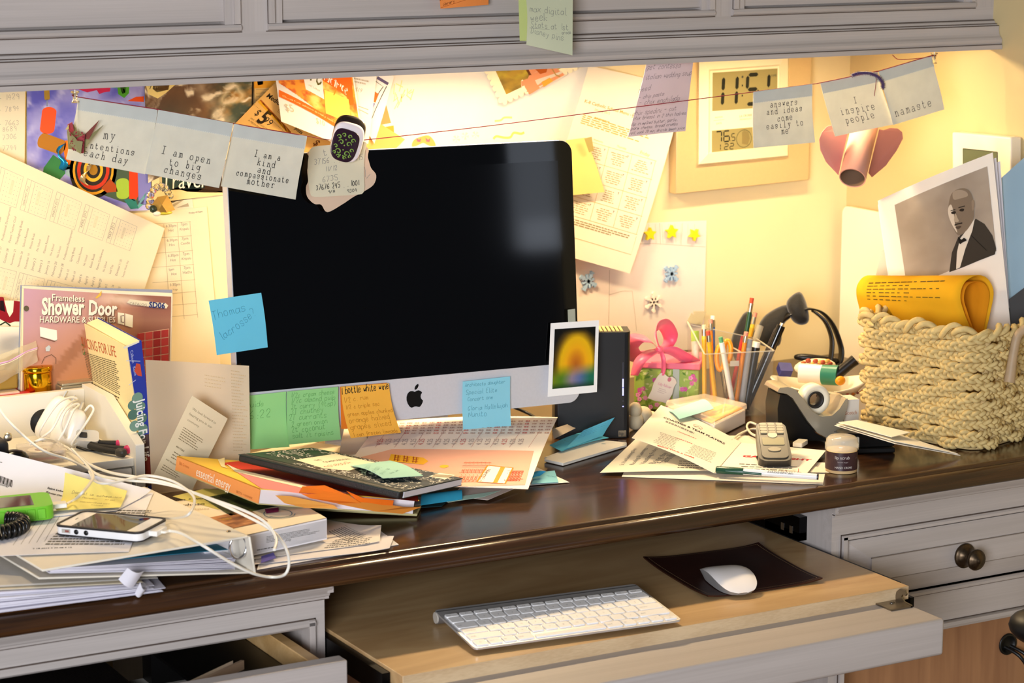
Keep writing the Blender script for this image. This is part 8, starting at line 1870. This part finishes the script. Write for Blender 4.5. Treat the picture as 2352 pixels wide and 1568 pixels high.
for k in range(nst): t = (k+.5)/nst; stm.tube([ringp(t, .004, -.004), ringp(t, bh*.5, -.004), ringp(t, bh-.008, -.004)], .0048, rope2, 6)
ppart('stakes', stm, bk2)
rmm = M()
for sd in range(2):
    pts = []
    for i in range(300): t = i/300; a = t*per_/.040*2*PI+sd*PI; pts.append(ringp(t, bh-.004+.0055*math.sin(a)+.004*math.sin(t*per_/.06*2*PI), .0055*math.cos(a)))
    rmm.tube(pts, .0046, rope, 6, True)
ppart('braided_rim', rmm, bk2)
ppart('bottom', M().prism([tuple((ringp(i/40, 0, -.004)-bA).xy) for i in range(40)], .001, .004, rope2, Matrix.Translation((bA.x, bA.y, T))), bk2)
hdl = spline([Pd(2360, 752, depth(bB)-.02), Pd(2338, 770, depth(bB)-.022), Pd(2328, 810, depth(bB)-.022), Pd(2322, 850, depth(bB)-.022), Pd(2318, 878, depth(bB)-.022)], 8); hm2 = M(); hm2.tube(hdl, [.0065]*20+[.0068+.0016*i/13 for i in range(len(hdl)-20)], mat('strap_leather', 'B59A78', rough=.5, noise=.15), 8); ppart('strap_handle', hm2, bk2, 'tan leather strap handle', bevel=0)
# papers in the basket
bctr = bA+e1_*Lb*.5+e2_*Wb*.5
pdp = [depth(bA+e2_*.10), depth(bB+e2_*.10)]
def pb_(x, y, f, o): return Pd(x, y, pdp[0]*(1-f)+pdp[1]*f+o)
s = sheet(pb_(2016, 461, 0, .034), pb_(2280, 350, 1, .034), pb_(2318, 752, 1, .022), pb_(2072, 860, .1, .022), paper('F4EBDD', .1), 14, 14, bulge=lambda u, v: .008*math.sin(PI*u)*(1-v)-.004*v)
s.off = .0005
cq4 = [s.uv(*p) for p in [(2054, 483), (2270, 390), (2297, 580), (2078, 690)]]
gA = min(cq4[0][0], cq4[3][0]); s.picture(.15, .065, .95, .55, 30, 24, lambda a, b: mixc(hx('A89A88'), hx('8E8070'), (fbm(a*3, b*3, 2)-.3)*2+a*.2))
s.off = .0009
def pp(pts, h): s.polypx([(p.x, p.y) for p in spline([Vector((x, y, 0)) for x, y in pts], 4, True)], ink(h)); s.off += .00012
s.polypx([(2181, 625), (2187, 580), (2200, 548), (2220, 524), (2242, 502), (2262, 514), (2280, 540), (2289, 570), (2286, 584), (2250, 598), (2212, 614)], ink('3A342C')); s.off += .0002
s.polypx([(2197, 618), (2199, 580), (2206, 548), (2224, 524), (2240, 502), (2234, 530), (2218, 572), (2206, 614)], ink('D8CEBC')); s.off += .0002
pp([(2180, 470), (2186, 446), (2202, 434), (2222, 434), (2234, 450), (2238, 478), (2236, 505), (2222, 528), (2206, 540), (2196, 534), (2186, 512), (2178, 490)], '7A6A58')
pp([(2179, 478), (2186, 470), (2192, 490), (2194, 512), (2200, 534), (2190, 520), (2180, 496)], 'CDBFAA'); pp([(2233, 462), (2239, 460), (2240, 474), (2235, 484)], '8A7864')
pp([(2190, 442), (2204, 436), (2220, 440), (2224, 450), (2206, 456), (2192, 458)], '9A8A76')
for x, y in ((2191, 488), (2210, 482)): pp([(x-5, y), (x, y-3), (x+6, y-2), (x+4, y+3), (x-3, y+3)], '2E261E')
s.linepx([(2185, 484), (2196, 481)], .0012, ink('2E261E')); s.linepx([(2203, 477), (2218, 473)], .0014, ink('2E261E')); pp([(2196, 490), (2201, 500), (2204, 508), (2196, 510), (2193, 504)], 'A8977F'); s.linepx([(2194, 517), (2202, 514), (2212, 512)], .0018, ink('2A221A')); pp([(2196, 522), (2205, 519), (2210, 520), (2203, 526)], '4E4034')
pp([(2202, 544), (2210, 550), (2216, 546), (2222, 552), (2214, 556), (2206, 560)], '1E1A16'); s.linepx([(2232, 540), (2252, 560), (2268, 575)], .0008, ink('1E1A16'))
put('portrait_print', s, 'white sheet printed with a sepia portrait of a person in a suit, in the basket', 'print')
for i, (o, lab) in enumerate([(.044, 'white sheet directly behind the portrait print in the basket'), (.054, 'second white sheet behind the portrait print in the basket')]):
    put('paper_sheet', sheet(pb_(2020-i*4, 470, 0, o), pb_(2288+i*9, 362+i*8, 1, o), pb_(2322, 752, 1, o-.01), pb_(2062, 790, 0, o-.01), paper('E8E2E4', .1), 8, 8, bulge=lambda u, v: .008*math.sin(PI*u)*(1-v)), lab, 'paper')
put('paper_sheet', sheet(pb_(2024, 575, 0, .062), pb_(2080, 560, 0, .062), pb_(2080, 760, 0, .06), pb_(2010, 640, 0, .06), paper('F1E6CC', .2), 4, 4, bulge=lambda u, v: .003*math.sin(u*5)), 'cream sheet edge just left of the portrait print in the basket', 'paper')
blp = paper('9FB8C4', .1)
s = sheet(pb_(2300, 408, 1, .064), pb_(2352, 362, 1.1, .064), pb_(2400, 690, 1.1, .05), pb_(2318, 716, 1, .05), blp, 10, 8, bulge=lambda u, v: .010*math.sin(PI*u)*v); put('paper_sheet', s, 'dusty blue sheet at the right end of the basket papers', 'paper')
s = sheet(pb_(2300, 700, 1, .04), pb_(2380, 640, 1.1, .04), pb_(2380, 800, 1.1, .03), pb_(2300, 800, 1, .03), card('3A3836')); put('folder', s, 'dark grey folder behind the dusty blue sheet in the basket', 'folder')
def rolled(ptsR, ptsL, h, lab, ink_=False):
    R = spline([pb_(x, y, .93, o) for x, y, o in ptsR], 6); Lf = spline([pb_(x, y, .05, o) for x, y, o in ptsL], 6); n = len(R); m_ = M(); mt = paper(h, .15); Nn = 12
    m_.add([Lf[j]*(1-i/Nn)+R[j]*(i/Nn) for i in range(Nn+1) for j in range(n)], [(i*n+j, i*n+j+1, (i+1)*n+j+1, (i+1)*n+j) for i in range(Nn) for j in range(n-1)], mt, True)
    if ink_:
        r9 = random.Random(3)
        for q in range(6):
            j = 9+q*2; i0 = .12
            for seg_ in range(12):
                a0, a1 = .10+seg_*.06, .10+seg_*.06+r9.uniform(.02, .055)
                if a1 > .55+.35*(q % 2): break
                def P_(a, jj): return Lf[jj]*(1-a)+R[jj]*a-CD*.0012
                v0, v1 = P_(a0, j), P_(a1, j); dn = (P_(a0, j+1)-P_(a0, j)).normalized()*(.0011 if q < 5 else .0018); m_.add([v0, v1, v1+dn, v0+dn], [(0, 1, 2, 3)], ink('5A4A1A'))
    o = single('folded_form', m_, lab, 'form'); so = o.modifiers.new('s', 'SOLIDIFY'); so.thickness = .0004; so.offset = 0
rolled([(2234, 766, -.012), (2214, 716, -.020), (2206, 680, -.026), (2216, 648, -.022), (2244, 632, -.010), (2268, 640, .004), (2282, 670, .008), (2274, 720, .006), (2262, 770, .004)], [(1984, 745, -.012), (1972, 700, -.020), (1967, 676, -.026), (1969, 655, -.022), (1982, 637, -.010), (2000, 634, .004), (2008, 660, .008), (2004, 700, .006), (2000, 745, .004)], 'F2B422', 'outer orange form folded over in the basket, printed with questions', True)
rolled([(2240, 768, -.006), (2222, 716, -.012), (2214, 684, -.017), (2222, 656, -.014), (2244, 646, -.006), (2262, 652, .001), (2272, 676, .004), (2266, 720, .003), (2256, 768, .001)], [(1990, 747, -.006), (1980, 700, -.012), (1975, 680, -.017), (1978, 662, -.014), (1988, 648, -.006), (2000, 646, .001), (2004, 664, .003), (2000, 700, .003), (1996, 745, .001)], 'E69418', 'inner darker orange form nested inside the folded orange form')
# ---- notes stuck on the wall cabinet
s = sheet(Py(1005, -60, UF-.006), Py(1122, -70, UF-.006), Py(1122, 11, UF-.009), Py(1012, 20, UF-.013), paper('F0924A', .15), 6, 6, bulge=lambda u, v: .004*v*math.sin(PI*u)); s.textpx('back to', (1010, 1), (1040, -4), ink('8A4A22'), font='h', w=.0006); s.textpx('library', (1018, 14), (1044, 5), ink('8A4A22'), font='h', w=.0006); s.linepx([(1012, 18), (1075, -2)], .0006, ink('B8602A')); put('sticky_note', s, 'orange sticky note on the wall cabinet door at the top edge', 'note')
s = sheet(Py(1190, -40, -.3265), Py(1305, -40, -.3265), Py(1308, 96, -.3285), Py(1194, 94, -.3285), paper('CFDA8C', .15), 4, 6); put('sticky_note', s, 'yellow green sticky note on the wall cabinet, mostly behind the pale one', 'note')
s = sheet(Py(1204, -40, -.330), Py(1316, -40, -.330), Py(1315, 127, -.352), Py(1209, 103, -.342), paper('CFD3B4', .15), 10, 12, bulge=lambda u, v: .006*math.sin(PI*v)*(1-u))
gk2 = ink('8E9084')
for t, p0, p1, w2 in [('max digital', (1217, 26), (1300, 36), .0006), ('week', (1219, 48), (1258, 48), .0007), ('Stats at 1st', (1220, 62), (1306, 70), .0006), ('Disney pins', (1219, 76), (1294, 94), .0006)]: s.textpx(t, p0, p1, gk2, font='h', w=w2, ys=1.2, seed=len(t))
s.linepx([(1216, 64), (1262, 68)], .0005, gk2); s.textpx('grade', (1290, 78), (1312, 78), gk2, font='h', w=.0005); put('sticky_note', s, 'pale grey green pencilled note curling off the wall cabinet moulding', 'note')
# ------------------------------------------------------------------ keyboard, pad and mouse on the tray
KZ = TZ+.0006
k0, k1 = Pz(1090, 1490, KZ+.006), Pz(1566, 1424, KZ+.006); kx = Vector((k1.x-k0.x, k1.y-k0.y, 0)); KL = kx.length; kx.normalize(); ky = UP.cross(kx); KD = (Pz(1003, 1402, KZ+.016)-k0); KD = abs(KD.dot(ky))
kb = thing('keyboard', 'slim silver wireless keyboard with white keys on the pull-out tray', 'keyboard', Vector((k0.x, k0.y, KZ)))
up_ = (ky*KD+UP*.0105).normalized(); kX = frame(Vector((k0.x, k0.y, KZ)), kx, kx.cross(up_))
ks = KL/.280; dep = KD/math.cos(math.atan2(.0105, KD))
ppart('base_plate', M().prism(rrect(KL, dep, .006*ks, 5, KL/2, dep/2), .0045, .0070, mat('keyboard_alu', 'D2D0CE', rough=.35, metal=.6), kX), kb, bevel=.0008)
bt_ = M().tube([kX @ Vector((.001, dep-.006, -.0008)), kX @ Vector((KL-.001, dep-.006, -.0008))], .0080, mat('keyboard_alu_dark', '8E8C8C', rough=.35, metal=.7), 24); ppart('battery_tube', bt_, kb)
ppart('end_cap', M().tube([kX @ Vector((-.0006, dep-.006, -.0008)), kX @ Vector((.001, dep-.006, -.0008))], .0070, plastic('B8B0A4', .4), 24), kb)
wk_ = plastic('F0EEEC', .4); lk = ink('A8A8AA'); p0_ = .019*ks; mgn = .0032*ks
rows_ = [[(c, .78) for c in ['esc']+['F%d' % i for i in range(1, 13)]+['eject']],
 [(c, 1) for c in '`1234567890-=']+[('delete', 1.55)], [('tab', 1.55)]+[(c, 1) for c in 'QWERTYUIOP[]']+[('\\', 1)], [('caps lock', 1.85)]+[(c, 1) for c in "ASDFGHJKL;'"]+[('return', 1.85)],
 [('shift', 2.45)]+[(c, 1) for c in 'ZXCVBNM,./']+[('shift', 2.35)], [('fn', 1), ('ctrl', 1), ('alt', 1), ('cmd', 1.25), ('', 5.2), ('cmd', 1.25), ('alt', 1), ('<', 1), ('^', 1), ('>', 1)]]
yk = dep-.0225*ks
for r, row in enumerate(rows_):
    hgt = .0085*ks if r == 0 else .0158*ks; yk -= hgt if r == 0 else p0_; tot = sum(wd for _, wd in row); unit = (KL-2*mgn)/tot; x = mgn
    for ch, wd in row:
        kw = unit*wd-.0030*ks; hh_ = hgt; yo = yk
        if ch in '<>' and r == 5: hh_ = hgt*.48
        km = M().prism(rrect(kw, hh_, .0014, 3, x+unit*wd/2, yo+hh_/2), .0070, .0088, wk_, kX)
        if ch:
            vs_, fs_, w_ = bfont(ch); th_ = min(.0028, kw*.7/max(w_, .5)); cx4 = x+unit*wd/2-(w_*th_/2 if len(ch) < 3 else kw*.42); km.add([kX @ Vector((cx4+a*th_, yo+hh_*.5-th_*.5+b*th_, .00888)) for a, b in vs_], fs_, lk)
        ppart('key', km, kb); x += unit*wd
# leather mouse pad with upturned corners
q = [Pz(1477, 1288, TZ), Pz(1742, 1255, TZ), Pz(1889, 1337, TZ), Pz(1626, 1378, TZ)]; lth = mat('brown_leather', '33150C', rough=.38, spec=.5, noise=.25, nscale=30, bump=.15)
lf = lambda u, v: .0024+.004*(abs(2*u-1)**4*abs(2*v-1)**3)
s = Sheet(*q, lf, .0019, UP); s.base(lth, 22, 22, mat('black_felt', '0C0A09', rough=.9)); thd = ink('B99A72'); s.off = .0004
for (u0, v0, u1, v1, n) in [(.03, .03, .97, .03, 60), (.97, .03, .97, .97, 48), (.97, .97, .03, .97, 60), (.03, .97, .03, .03, 48)]:
    for k in range(n): f, g_ = k/n, (k+.62)/n; s.line([(u0+(u1-u0)*f, v0+(v1-v0)*f), (u0+(u1-u0)*g_, v0+(v1-v0)*g_)], .0006, thd)
put('mouse_pad', s, 'dark brown stitched leather mouse pad with curled corners on the tray', 'mouse pad')
# low arched white mouse
ms = thing('computer_mouse', 'low curved glossy white computer mouse on the leather pad', 'mouse', Pz(1672, 1340, TZ+.003)); mc = Pz(1672, 1336, TZ+.006)
ml = (Pz(1700, 1358, TZ+.006)-Pz(1632, 1306, TZ+.006)); ml.z = 0; mX = frame(Vector((mc.x, mc.y, TZ+.0036)), ml, UP); gl = plastic('F4EEEA', .10); LL, LW = .108, .056
def mtop(u, v):
    x = (u-.5)*LL; e = math.sqrt(max(0, 1-abs(2*u-1)**3.2)); y = (v-.5)*LW*(.22+.78*e); h = .0205*(1-(2*u-1)**2*.80)*(1-.16*(2*v-1)**4); return mX @ Vector((x, y, h))
mm = M().grid(mtop, 30, 16, gl)
ppart('shell', mm, ms)
def mside(u, v):
    x = (u-.5)*LL*.97; e = math.sqrt(max(0, 1-abs(2*u-1)**3.2)); y = (v-.5)*LW*.95*(.22+.78*e); return mX @ Vector((x, y, .0185*(1-(2*u-1)**2*.80)*(1 if 0 < v < 1 else .0)))
def medge(v): return lambda u, k: mtop(u, v)*(1-k)+(mX @ Vector(((u-.5)*LL*.92, (v-.5)*LW*.80*(.22+.78*math.sqrt(max(0, 1-abs(2*u-1)**3.2))), 0)))*k
bs = M(); bs.grid(medge(0), 30, 4, mat('mouse_base', 'B8B4B0', rough=.35, metal=.4)); bs.grid(medge(1), 30, 4, mat('mouse_base', 'B8B4B0'), flip=True)
bs.grid(lambda v, k: mtop(0, v)*(1-k)+(mX @ Vector((-LL*.46, (v-.5)*LW*.16, 0)))*k, 8, 3, mat('mouse_base', 'B8B4B0')); bs.grid(lambda v, k: mtop(1, v)*(1-k)+(mX @ Vector((LL*.46, (v-.5)*LW*.16, 0)))*k, 8, 3, mat('mouse_base', 'B8B4B0'))
ppart('underside', bs, ms)
# arm of a black chair at the right edge of the picture
ca = Pd(2384, 1440, depth(Pz(2352, 1450, .6))-.10); am = M().ball(ca, (.032, .040, .022), plastic('0B0A0A', .45), 24); am.tube([ca+Vector((.02, 0, -.01)), ca+Vector((.03, .01, -.25)), Vector((ca.x+.05, ca.y+.02, .004))], .018, plastic('0B0A0A', .45), 14)
single('chair_arm', am, 'black padded chair arm just entering the picture at lower right', 'chair')
